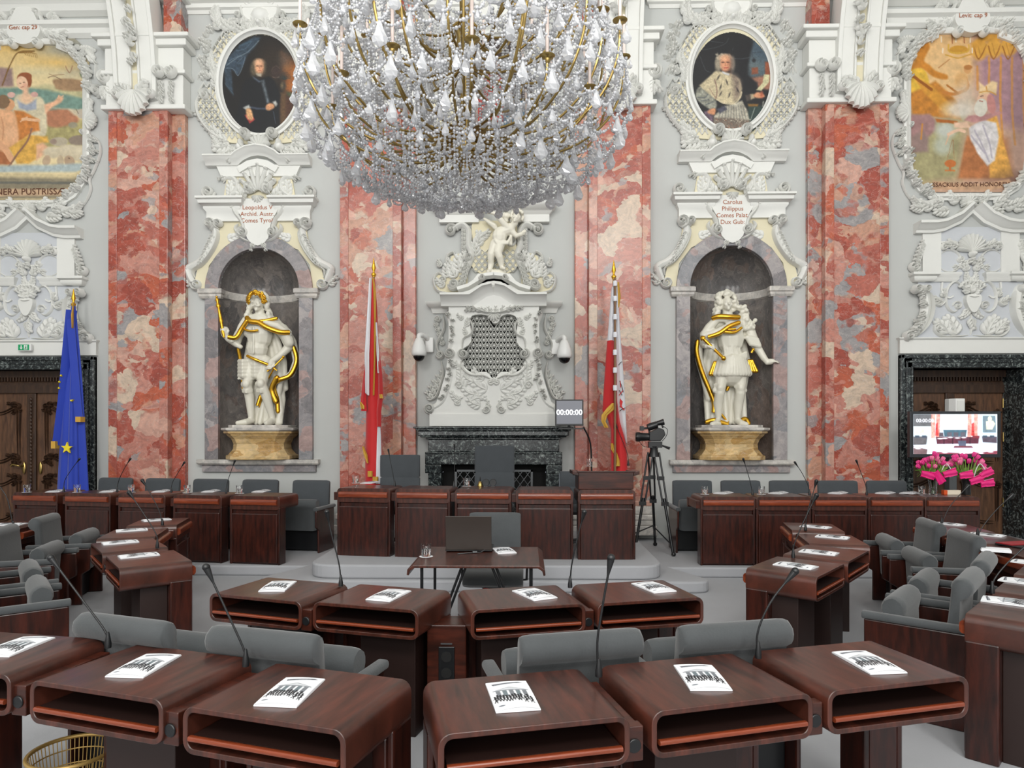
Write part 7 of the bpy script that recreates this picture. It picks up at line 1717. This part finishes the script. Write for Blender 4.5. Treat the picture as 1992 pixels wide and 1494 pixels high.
# red-white-red flag
Y = 9.3; t, H, x = flag(727, 502, Y, h2, 'red and white striped flag with gold fringe left of the fireplace')
Z = lambda y: onY(727, y, Y).z - h2
X = lambda px: onY(px, 800, Y).x - x
def fold(nm, strip, yd, mt, th=.06):
    """hanging fold: list of (left px, right px, y)"""
    g = MB(); rings = []
    for a, b, y in strip:
        n = 7; xs = [X(a + (b - a) * i / (n - 1)) for i in range(n)]; w = abs(X(b) - X(a))
        rings.append([(xx, yd - th * math.sin(PI * i / (n - 1)) - .008 * math.sin(i * 2.2 + y * .01), Z(y)) for i, xx in enumerate(xs)] + [(xx, yd + th * .4 * math.sin(PI * i / (n - 1)), Z(y)) for i, xx in list(enumerate(xs))[::-1]])
    g.loft(rings); return part(nm, g, mt, t, 60)
fold('red_centre_fold', [(724, 731, 545), (720, 735, 600), (716, 739, 700), (714, 742, 800), (712, 744, 880), (711, 742, 990)], -.04, M['red_c'], .07)
fold('white_left_fold', [(722, 727, 545), (716, 724, 640), (713, 722, 690), (714, 722, 765), (719, 722, 770)], -.11, M['white_c'], .03)
fold('red_left_fold', [(714, 717, 700), (708, 716, 750), (705, 716, 785), (706, 717, 800)], -.09, M['red_c'], .03)
fold('red_right_fold', [(732, 735, 620), (735, 741, 690), (738, 746, 730), (738, 748, 770), (734, 744, 800), (734, 744, 830)], -.07, M['red_c'], .05)
fold('white_right_fold', [(736, 741, 816), (733, 743, 850), (731, 744, 900), (730, 744, 940)], -.05, M['white_c'], .05)
fold('white_right_fold', [(734, 737, 630), (736, 741, 690), (738, 741, 727)], -.11, M['white_c'], .02)
fold('gold_fringe', [(728, 731, 545), (730, 735, 570), (731, 735, 620), (731, 734, 700), (729, 732, 770)], -.115, M['fringe'], .02)
fold('gold_fringe', [(704, 707, 783), (705, 713, 790), (707, 713, 796)], -.12, M['fringe'], .02); fold('gold_fringe', [(742, 748, 768), (743, 749, 776)], -.13, M['fringe'], .02); fold('gold_fringe', [(709, 712, 868), (712, 719, 884), (718, 721, 900)], -.13, M['fringe'], .02); fold('gold_fringe', [(720, 729, 915), (720, 729, 926)], -.14, M['fringe'], .02); fold('gold_fringe', [(729, 740, 926), (729, 739, 938)], -.13, M['fringe'], .02)
# white and red flag with the eagle
t, H, x = flag(1194, 506, Y, h2, 'white and red flag with a red eagle on a white-ringed pole right of the fireplace')
Z = lambda y: onY(1194, y, Y).z - h2
X = lambda px: onY(px, 800, Y).x - x
g = MB()
for y in (556, 585, 620, 654, 688, 722, 756): g.lathe([(.028, Z(y) - .035), (.03, Z(y)), (.028, Z(y) + .035)], seg=12)
g2 = MB(); g2.v = [(v[0], v[1] - .14, v[2]) for v in g.v]; g2.f = g.f; g2.mi = g.mi; part('white_rings', g2, M['white_c'], t, 50)
g = MB(); g.tube([(0, -.14, Z(930)), (0, -.14, Z(545))], .015, 8); part('front_pole', g, M['polewood'], t, 60)
fold('white_left_fold', [(1189, 1193, 560), (1184, 1193, 620), (1180, 1193, 670)], -.05, M['white_c'], .05)
fold('red_left_fold', [(1180, 1194, 664), (1176, 1194, 720), (1172, 1194, 780), (1171, 1194, 800), (1180, 1194, 812), (1187, 1195, 835), (1187, 1195, 925)], -.05, M['red_c'], .06)
fold('white_right_fold', [(1197, 1200, 560), (1196, 1205, 640), (1196, 1211, 720), (1197, 1215, 780), (1203, 1217, 820), (1212, 1218, 845), (1217, 1219, 862)], -.05, M['white_c'], .055)
fold('red_right_fold', [(1196, 1198, 700), (1196, 1200, 780), (1196, 1206, 822), (1196, 1214, 850), (1196, 1219, 880), (1196, 1220, 940)], -.045, M['red_c'], .05)
fold('gold_fringe', [(1198, 1203, 552), (1200, 1206, 580), (1199, 1203, 600)], -.08, M['fringe'], .03); fold('gold_fringe', [(1188, 1195, 785), (1178, 1195, 795), (1168, 1180, 808), (1168, 1176, 820), (1174, 1182, 832)], -.115, M['fringe'], .02); fold('gold_fringe', [(1186, 1190, 862), (1187, 1196, 874), (1192, 1196, 882)], -.12, M['fringe'], .02); fold('gold_fringe', [(1196, 1198, 880), (1196, 1203, 895), (1192, 1204, 906)], -.12, M['fringe'], .02)
g = MB()
for a in ((1202, 770, 1210, 760), (1203, 790, 1213, 798), (1205, 755, 1204, 742)): g.tube([(X(a[0]), -.125, Z(a[1])), (X(a[2]), -.12, Z(a[3]))], .006, 5)
g.prism([(X(1204), Z(776)), (X(1209), Z(782)), (X(1207), Z(790)), (X(1212), Z(800)), (X(1205), Z(792)), (X(1203), Z(784))], -.125, -.105); part('red_eagle', g, M['red_c'], t)
g = MB()
for P in ([(1201, 712), (1206, 706), (1208, 706)], [(1203, 742), (1207, 752), (1210, 764)], [(1202, 760), (1208, 770)], [(1203, 800), (1208, 796), (1214, 794)]): g.tube([(X(a), -.122, Z(b)) for a, b in P], .005, 5)
part('black_eagle_outline', g, M['ink'], t)

# ---------------------------------------------------------------- dome cameras, monitor clock, television, loudspeaker, video camera
def dome(px, py, s, lab):
    p = onY(px, py, D - .28); t = thing('security_camera', lab, 'security camera', (p.x, D - .28, p.z))
    g = MB(); g.lathe([(.03, .19), (.05, .17), (.075, .12), (.10, .04), (.11, -.02), (.108, -.06), (.09, -.08)], seg=24); part('housing', g, M['plasticw'], t, 50)
    g = MB(); g.ell((0, 0, -.075), (.085, .085, .085), 20, 12); part('dome', g, mat('black_dome', rgb(14, 14, 16), .05), t, 180)
    g = MB(); g.tube(crom([(0, 0, .17), (0, .0, .215), (s * .03, .06, .235), (s * .08, .16, .22), (s * .1, .24, .18)], 4), .035, 10); part('arm', g, M['plasticw'], t, 60)
    g = MB(); g.box(s * .12 - .06, s * .12 + .06, .2, .28, .0, .22); part('wall_box', g, M['plasticw'], t, bev=.01)
dome(815, 682, 1, 'white dome security camera left of the stucco overmantel'); dome(1098, 686, -1, 'white dome security camera right of the stucco overmantel')
a = onY(1080, 828, 9.45); b = onY(1135, 777, 9.45); t = thing('timer_monitor', 'small grey monitor showing 00:00:00 beside the fireplace', 'monitor', ((a.x + b.x) / 2, 9.45, a.z))
w = (b.x - a.x) / 2; hh = b.z - a.z
g = MB(); g.box(-w, w, 0, .05, 0, hh); part('bezel', g, M['dmetal'], t, bev=.004)
def emis(name, col, s):
    m, nt, bb = newmat(name); bb.inputs['Base Color'].default_value = (0, 0, 0, 1); bb.inputs['Emission Color'].default_value = col; bb.inputs['Emission Strength'].default_value = s; bb.inputs['Roughness'].default_value = .3; return m
g = MB(); g.box(-w + .02, w - .02, -.004, 0, .025, hh - .02); part('screen', g, emis('grey_lit_screen', rgb(122, 124, 132), .8), t)
tx = part('digits', text_mesh('00:00:00', .105, emis('white_lit_digits', (1, 1, 1, 1), 1.6), .001, bold=.0012), None, t); tx.rotation_euler = (PI / 2, 0, 0); tx.location = (0, -.006, hh * .5)
g = MB(); g.tube([(0, .03, 0), (0, .03, -.03)], .02, 8); g.box(-.15, .2, -.02, .1, -.05, -.03); part('stand', g, M['dmetal'], t, bev=.003)
g = MB(); g.tube(crom([(.2, .06, -.02), (.3, .1, -.25), (.32, .1, -.7), (.36, .1, -1.2), (.36, .1, 0.02 - a.z + h2)], 4), .012, 6); part('cable', g, M['dmetal'], t, 60)

a = onY(1770, 890, 9.5); b = onY(1947, 800, 9.5); t = thing('television', 'wall television showing the hall, above the pink tulips', 'television', ((a.x + b.x) / 2, 9.5, a.z)); w = (b.x - a.x) / 2; hh = b.z - a.z
g = MB(); g.box(-w, w, 0, .07, 0, hh); part('bezel', g, mat('dark_grey_bezel', rgb(44, 47, 52), .4), t, bev=.006)
Cn = Canvas(0, 0, 1070, 500, 7, 0, 0, 1)
Cn.fill((206, 224, 236)); Cn.poly([(360, 0), (680, 0), (680, 190), (360, 190)], (246, 250, 252), 1); Cn.poly([(0, 0), (240, 0), (240, 150), (0, 150)], (96, 98, 102), 1); Cn.ell(520, 80, 50, 40, (206, 226, 230))
for x in (230, 290, 690, 770): Cn.poly([(x, 0), (x + 50, 0), (x + 45, 300), (x - 5, 300)], (224, 150, 140), 1, vary=.4)
for x in (285, 740): Cn.poly([(x, 120), (x + 26, 100), (x + 36, 270), (x - 6, 270)], (222, 70, 70), 1, vary=.5)
Cn.poly([(380, 195), (680, 195), (665, 280), (395, 280)], (70, 100, 116), 1); Cn.poly([(330, 230), (380, 230), (385, 280), (325, 280)], (90, 80, 90), 1)
for x in (430, 510, 600): Cn.poly([(x, 225), (x + 60, 225), (x + 60, 280), (x, 280)], (90, 86, 96), 1)
Cn.poly([(285, 282), (835, 282), (825, 368), (300, 372)], (92, 48, 62), 1, vary=.2); Cn.poly([(750, 270), (840, 268), (838, 300), (750, 300)], (120, 50, 60), 1)
for x in (390, 500, 610, 720): Cn.line([(x, 285), (x, 370)], 10, (40, 26, 36))
Cn.poly([(0, 280), (180, 275), (165, 380), (0, 385)], (92, 90, 94), 1); Cn.poly([(870, 275), (1060, 280), (1060, 360), (880, 350)], (84, 74, 86), 1)
for x in (20, 110, 880, 970): Cn.poly([(x, 265), (x + 56, 265), (x + 56, 295), (x, 295)], (66, 76, 92), 1)
Cn.poly([(880, 20), (1040, 20), (1050, 230), (880, 230)], (110, 130, 142), 1); Cn.poly([(30, 160), (140, 160), (140, 240), (20, 240)], (200, 206, 190), 1); Cn.ell(970, 60, 26, 36, (220, 220, 196)); Cn.poly([(920, 90), (1010, 80), (1040, 120), (1000, 190), (925, 190)], (216, 218, 196), 1)
Cn.poly([(0, 385), (300, 375), (840, 370), (1070, 362), (1070, 500), (0, 500)], (222, 232, 250), 1, vary=.06); Cn.poly([(565, 330), (670, 330), (665, 410), (580, 410)], (84, 90, 110), 1); Cn.poly([(520, 395), (740, 395), (760, 420), (510, 420)], (110, 60, 70), 1); Cn.poly([(0, 400), (180, 440), (170, 500), (0, 500)], (112, 90, 94), 1)
Cn.poly([(300, 470), (700, 490), (1070, 455), (1070, 500), (290, 500)], (130, 62, 76), 1)
for x, y in ((340, 305), (470, 290), (400, 300), (640, 292), (560, 296), (980, 470), (860, 485), (620, 490), (400, 480), (60, 430), (30, 415)): Cn.ell(x, y, 34, 8, (240, 240, 248))
W2 = 2 * (w - .045); H2 = hh - .085
me = Cn.mesh('screen_picture', lambda X, Y: X > -1, 0, M['screen'], lambda x, y: ((x / 1070 - .5) * W2, 0, (1 - y / 500) * H2))
o = part('screen', me, None, t); o.location = (0, -.004, .045)
tx = part('digits', text_mesh('00:00:00', .07, emis('pale_lit_digits', (.9, .92, 1, 1), 1.2), .001, bold=.001), None, t); tx.rotation_euler = (PI / 2, 0, 0); tx.location = (-w + .2, -.008, hh - .13)
g = MB(); g.box(-.05, .05, .05, .16, -.9, .0); g.box(-.3, .3, -.05, .35, h1 - a.z, h1 - a.z + .03); g.tube([(0, .1, h1 - a.z), (0, .1, .1)], .035, 10); part('stand', g, M['iron'], t)
c = onY(1860, 800, 10.0); t = thing('loudspeaker', 'small white faceted loudspeaker showing above the television', 'loudspeaker', (c.x, 10.0, c.z - .1))
g = MB(); hx = .105; g.loft([[(-hx, 0, z), (-hx * .6, -.1, z), (hx * .6, -.1, z), (hx, 0, z), (hx, .1, z), (-hx, .1, z)] for z in (-.62, .28)]); part('cabinet', g, M['plasticw'], t, bev=.01)
g = MB(); g.box(-.05, .05, -.107, -.1, -.6, .25); part('grille', g, M['stucco'], t, bev=.003)
g = MB(); g.tube([(0, .05, h1 - c.z + .1), (0, .05, -.6)], .03, 10); g.lathe([(.14, h1 - c.z + .1), (.14, h1 - c.z + .13), (.03, h1 - c.z + .16)], 0, .05, 20); part('stand', g, M['iron'], t)

# video camera on a tripod
Yc = 8.95; foot = onZ(1300, 1063, h1); top = onY(1272, 868, Yc)
t = thing('video_camera', 'black television camera on a tripod between the lectern and the right niche', 'video camera', (top.x, Yc, h1)); Hh = top.z - h1; kk = Yc / F
q = lambda px, py, y=0: Vector(((px - 1272) * kk, y, Hh + (868 - py) * kk))
for i, e in enumerate((Vector(((1302 - 1272) * kk, -.25, 0)), Vector(((1232 - 1272) * kk, -.1, 0)), Vector((.12, .55, 0)))):
    g = MB(); a0 = q(1277 if i == 0 else 1266, 880); side = Vector((.035, 0, 0))
    m1 = a0.lerp(e, .5); g.tube([a0 - side, m1 - side * .8], .012, 8); g.tube([a0 + side, m1 + side * .8], .012, 8)
    m2 = a0.lerp(e, .45); g.tube([m2, e], .018, 8)
    for u in (.25, .5): c_ = a0.lerp(e, u); g.box(c_.x - .045, c_.x + .045, c_.y - .02, c_.y + .02, c_.z - .03, c_.z + .02)
    g.ell(e + Vector((0, 0, .025)), (.03, .03, .03)); part('tripod_leg', g, M['dmetal'], t, 60)
g = MB(); g.tube([q(1232, 1035, -.1), q(1270, 1022), q(1296, 1050, -.2)], .01, 6); g.tube([q(1270, 1022), (.1, .4, .15)], .01, 6); part('spreader', g, M['dmetal'], t, 60)
g = MB(); g.lathe([(.07, Hh - .14), (.05, Hh - .04), (.06, Hh)], seg=16); g.box(-.07, .1, -.05, .05, Hh - .02, Hh + .06); part('fluid_head', g, M['dmetal'], t, 60)
g = MB(); g.tube([q(1278, 863), q(1290, 868, -.05), q(1300, 872, -.08)], [.012, .012, .02], 8); part('pan_handle', g, M['dmetal'], t, 60)
g = MB(); g.tube([q(1238, 850), q(1244, 850), q(1246, 850), q(1262, 850), q(1266, 850)], [.062, .062, .055, .05, .05], 16); part('lens', g, M['dmetal'], t, 50)
g = MB(); g.tube([q(1236.5, 850), q(1238, 850)], [.05, .058], 16); part('lens_glass', g, mat('dark_lens', rgb(8, 8, 12), .05), t, 50)
g = MB(); g.prism([(q(1262, 858).x, q(0, 858).z), (q(1284, 858).x, q(0, 858).z), (q(1293, 846).x, q(0, 846).z), (q(1290, 836).x, q(0, 836).z), (q(1280, 832).x, q(0, 832).z), (q(1262, 842).x, q(0, 842).z)], -.06, .06); part('camera_body', g, M['dmetal'], t, bev=.01)
g = MB(); g.tube([q(1264, 842), q(1262, 834), q(1272, 826), q(1286, 824), q(1290, 832)], .014, 8); part('carry_handle', g, M['dmetal'], t, 60)
g = MB(); g.tube([q(1260, 832), q(1266, 830), q(1278, 826)], [.045, .05, .045], 14); g.tube([q(1278, 824), q(1291, 821)], [.03, .042], 14); part('viewfinder', g, M['dmetal'], t, 60)
g = MB(); g.tube([q(1246, 834), q(1260, 833)], .014, 8); g.box(q(1245, 0).x, q(1252, 0).x, -.03, .03, q(0, 838).z, q(0, 829).z); part('microphone', g, M['dmetal'], t, 60)
g = MB(); g.tube(crom([q(1291, 830), q(1298, 836), q(1296, 848), q(1288, 858)], 4), .004, 5); g.tube(crom([q(1243, 858), q(1252, 868), q(1264, 870)], 4), .004, 5); part('cable', g, M['dmetal'], t, 60)
# ---------------------------------------------------------------- crystal chandelier
cc = onY(905, 250, 5.0)
ch = thing('crystal_chandelier', 'huge crystal chandelier with gilt arms, candles and hanging drops', 'chandelier', (cc.x, 5.0, 0))
rnd = random.Random(11)
zc = lambda y: HC + (HY - y) / F * 5.0
g = MB(); g.lathe([(.01, zc(352)), (.03, zc(345)), (.045, zc(330)), (.02, zc(318)), (.10, zc(300)), (.11, zc(285)), (.03, zc(272)), (.035, zc(225)), (.02, zc(215)), (.05, zc(196)), (.03, zc(180)), (.03, zc(110)), (.075, zc(95)), (.06, zc(75)), (.08, zc(60)), (.05, zc(40)), (.035, zc(20)), (.03, zc(-60)), (.08, zc(-120)), (.03, zc(-180)), (.03, zc(-400))], seg=20)
part('central_column', g, M['brass'], ch, 50)
g = MB()
for i in range(24):
    z = zc(-400) + i * .16
    if z < CH: g.tube([(.03 * math.cos(a) * (1 if i % 2 else .3), .03 * math.sin(a) if False else .03 * math.cos(a) * (0.3 if i % 2 else 1), z + .09 * math.sin(a)) for a in [k * PI / 6 for k in range(13)]], .008, 5)
part('chain', g, M['brass'], ch, 60)
# candle arms
tiers = [(16, 1.16, zc(118), zc(290), 0.0), (16, 1.02, zc(78), zc(265), .2), (12, .92, zc(6), zc(150), .1), (10, .72, zc(0), zc(120), .3), (12, .95, zc(225), zc(310), .25), (8, .55, zc(-60), zc(60), .1)]
tips = []
for n, R, zt_, zb, ph in tiers:
    for i in range(n):
        a = (i + ph) * 2 * PI / n; ca, sa = math.cos(a), math.sin(a)
        pts = [(.06, zb + .06), (R * .28, zb - .03), (R * .6, zb - .02), (R * .86, zb + (zt_ - zb) * .25), (R * .98, zb + (zt_ - zb) * .62), (R, zt_ - .02)]
        g = MB(); g.tube(crom([(r * ca, r * sa, z) for r, z in pts], 5), [.009] * 26, 6); part('arm', g, M['brass'], ch, 60)
        tips.append(Vector((R * ca, R * sa, zt_)))
g = MB(); M['candle'] = mat('pale_pink_candle_sleeve', rgb(226, 208, 200), .5); 
cm = MB(); cm.lathe([(.011, 0), (.011, .30), (.004, .31)], seg=8); cmesh = mesh_of('candle', cm, M['candle'], 50)
bm_ = MB(); bm_.lathe([(.004, -.03), (.016, -.02), (.02, 0), (.045, .012), (.05, .02), (.02, .014), (.013, .03)], seg=14); bmesh_ = mesh_of('candle_cup', bm_, M['brass'], 50)
for p in tips:
    o = bpy.data.objects.new('candle_cup', bmesh_); COL.objects.link(o); o.parent = ch; o.location = p
    if p.z < zc(-20) + .2 or True:
        c_ = bpy.data.objects.new('candle', cmesh); COL.objects.link(c_); c_.parent = o; c_.location = (0, 0, .02)
# crystals: faceted beads as numpy-built mesh
octv = [Vector(v) for v in ((1, 0, 0), (-1, 0, 0), (0, 1, 0), (0, -1, 0), (0, 0, 1), (0, 0, -1))]
def ico():
    ph = (1 + 5 ** .5) / 2; v = [(-1, ph, 0), (1, ph, 0), (-1, -ph, 0), (1, -ph, 0), (0, -1, ph), (0, 1, ph), (0, -1, -ph), (0, 1, -ph), (ph, 0, -1), (ph, 0, 1), (-ph, 0, -1), (-ph, 0, 1)]
    f = [(0, 11, 5), (0, 5, 1), (0, 1, 7), (0, 7, 10), (0, 10, 11), (1, 5, 9), (5, 11, 4), (11, 10, 2), (10, 7, 6), (7, 1, 8), (3, 9, 4), (3, 4, 2), (3, 2, 6), (3, 6, 8), (3, 8, 9), (4, 9, 5), (2, 4, 11), (6, 2, 10), (8, 6, 7), (9, 8, 1)]
    return np.array(v) / np.linalg.norm(v[0]), np.array(f)
IV, IFc = ico()
beads = []; R0 = np.random.RandomState(3)
def string(p, q, sag, r=.0095, gap=.025):
    p, q = Vector(p), Vector(q); L = (q - p).length + sag * 1.2; n = max(2, int(L / gap))
    for i in range(n + 1):
        t = i / n; c = p.lerp(q, t); beads.append((c.x, c.y, c.z - sag * 4 * t * (1 - t), r * (1 + .5 * (i % 6 == 0))))
drops = []
def drop(p, L): drops.append((Vector(p), L))
rings = [(40, 1.17, zc(165), .02), (40, 1.20, zc(215), .022), (36, 1.12, zc(262), .02), (36, .98, zc(302), .02), (30, .78, zc(332), .02), (26, .55, zc(352), .02), (18, .30, zc(372), .015), (10, .12, zc(388), .01)]
R_pts = []
for n, R, z, _ in rings: R_pts.append([Vector((R * math.cos(i * 2 * PI / n + R * 3), R * math.sin(i * 2 * PI / n + R * 3), z + rnd.uniform(-.02, .02))) for i in range(n)])
for j, P in enumerate(R_pts):
    n = len(P)
    for i in range(n):
        string(P[i], P[(i + 1) % n], .06 if j < 5 else .03)
        if j < len(R_pts) - 1:
            q = min(R_pts[j + 1], key=lambda v: (v.x - P[i].x * .9) ** 2 + (v.y - P[i].y * .9) ** 2); string(P[i], q, .05)
            if j >= 3: string(P[(i + 1) % n], q, .03)
        if i % 2 == 0 or j < 5: drop(P[i], rnd.choice([.07, .1, .13, .16]) if j < 5 else .05)
# dense lower bowl of short vertical strings
for i in range(150):
    a = rnd.uniform(0, 2 * PI); R = .72 * math.sqrt(rnd.random()); zt_ = zc(315 - 0) + .05 - R * .0; zb = zc(392) + .42 * (R / .72) ** 2 * .45
    string((R * math.cos(a), R * math.sin(a), zb + rnd.uniform(.12, .28)), (R * math.cos(a), R * math.sin(a), zb), 0, .0105, .026); 
    if i % 3 == 0: drop((R * math.cos(a), R * math.sin(a), zb), .035)
# swags between candle tips and inner tiers
T = 0
for n, R, zt_, zb, ph in tiers:
    tp = tips[T:T + n]; T += n
    for i in range(n):
        string(tp[i], tp[(i + 1) % n], .10); string(tp[i], tp[(i + 1) % n], .2, .0075)
        string(tp[i], (tp[i].x * .35, tp[i].y * .35, tp[i].z + .25), .14); string(tp[i], (tp[i].x * .6, tp[i].y * .6, zb), .1)
        for k in range(3): a = k * 2.1 + i; q = tp[i] + Vector((.045 * math.cos(a), .045 * math.sin(a), 0)); drop(q, rnd.choice([.07, .1, .13]))
        string(tp[i], tp[i] + Vector((0, 0, -.22)), 0)
for (R, z, n, dz) in ((.85, zc(60), 34, .24), (.6, zc(30), 26, .22), (.4, zc(150), 20, .2), (.95, zc(30), 34, .22), (1.1, zc(120), 40, .16), (.62, zc(200), 26, .22), (.75, zc(130), 30, .22), (1.04, zc(-10), 34, .3), (.75, zc(-40), 28, .3), (.3, zc(60), 16, .3), (.9, zc(185), 34, .2), (.45, zc(250), 20, .2), (.8, zc(250), 30, .2)):
    P = [Vector((R * math.cos(i * 2 * PI / n), R * math.sin(i * 2 * PI / n), z + rnd.uniform(-.04, .04))) for i in range(n)]
    for i in range(n):
        string(P[i], P[(i + 1) % n], .05); string(P[i], P[i] - Vector((0, 0, dz)), 0, .008, .02); drop(P[i] - Vector((0, 0, dz)), rnd.choice([.07, .1, .13]))
B = np.array(beads); n = len(B)
rot = R0.rand(n, 3) * 2 * PI
def rotm(r):
    c, s = np.cos(r), np.sin(r); Z = np.zeros(len(r)); O = np.ones(len(r))
    Rz = np.stack([c[:, 0], -s[:, 0], Z, s[:, 0], c[:, 0], Z, Z, Z, O], 1).reshape(-1, 3, 3); Rx = np.stack([O, Z, Z, Z, c[:, 1], -s[:, 1], Z, s[:, 1], c[:, 1]], 1).reshape(-1, 3, 3)
    return Rz @ Rx
V = np.einsum('nij,vj->nvi', rotm(rot), IV) * B[:, 3][:, None, None] + B[:, None, :3]
Fc = (IFc[None] + (np.arange(n) * 12)[:, None, None]).reshape(-1, 3)
def np_mesh(name, V, Fc, mt):
    me = bpy.data.meshes.new(name); me.vertices.add(len(V)); me.vertices.foreach_set('co', V.astype(np.float32).ravel())
    k = Fc.shape[1]; me.loops.add(len(Fc) * k); me.loops.foreach_set('vertex_index', Fc.astype(np.int32).ravel()); me.polygons.add(len(Fc)); me.polygons.foreach_set('loop_start', np.arange(len(Fc), dtype=np.int32) * k)
    me.update(); me.validate(); me.materials.append(mt); return me
o = part('crystal_beads', np_mesh('crystal_beads', V.reshape(-1, 3), Fc, M['crystal']), None, ch); o['kind'] = 'stuff'
def drop_geo(L):
    g = MB(); w = L * .3; g.loft([[(w * s * math.cos(i * PI / 3 + .3 * k), w * .62 * s * math.sin(i * PI / 3 + .3 * k), -z * L) for i in range(6)] for k, (s, z) in enumerate(((.08, .0), (.25, .12), (.55, .42), (1.0, .7), (.8, .88), (.1, 1.0)))]); return g
dm = {L: mesh_of('crystal_drop', drop_geo(L), M['crystal']) for L in (.035, .05, .07, .1, .13, .16)}
drops.sort(key=lambda d: d[0].y - d[1] * 8)
rest = MB()
for i, (p, L) in enumerate(drops):
    if i < 100:
        o = bpy.data.objects.new('crystal_drop', dm[L]); COL.objects.link(o); o.parent = ch; o.location = p; o.rotation_euler = (0, 0, rnd.uniform(0, 3))
    else:
        q = drop_geo(L); a = rnd.uniform(0, 3); rest.add([(p.x + v[0] * math.cos(a) - v[1] * math.sin(a), p.y + v[0] * math.sin(a) + v[1] * math.cos(a), p.z + v[2]) for v in q.v], q.f)
o = part('crystal_drops', rest, M['crystal'], ch); o['kind'] = 'stuff'
print('beads', n, 'drops', len(drops))
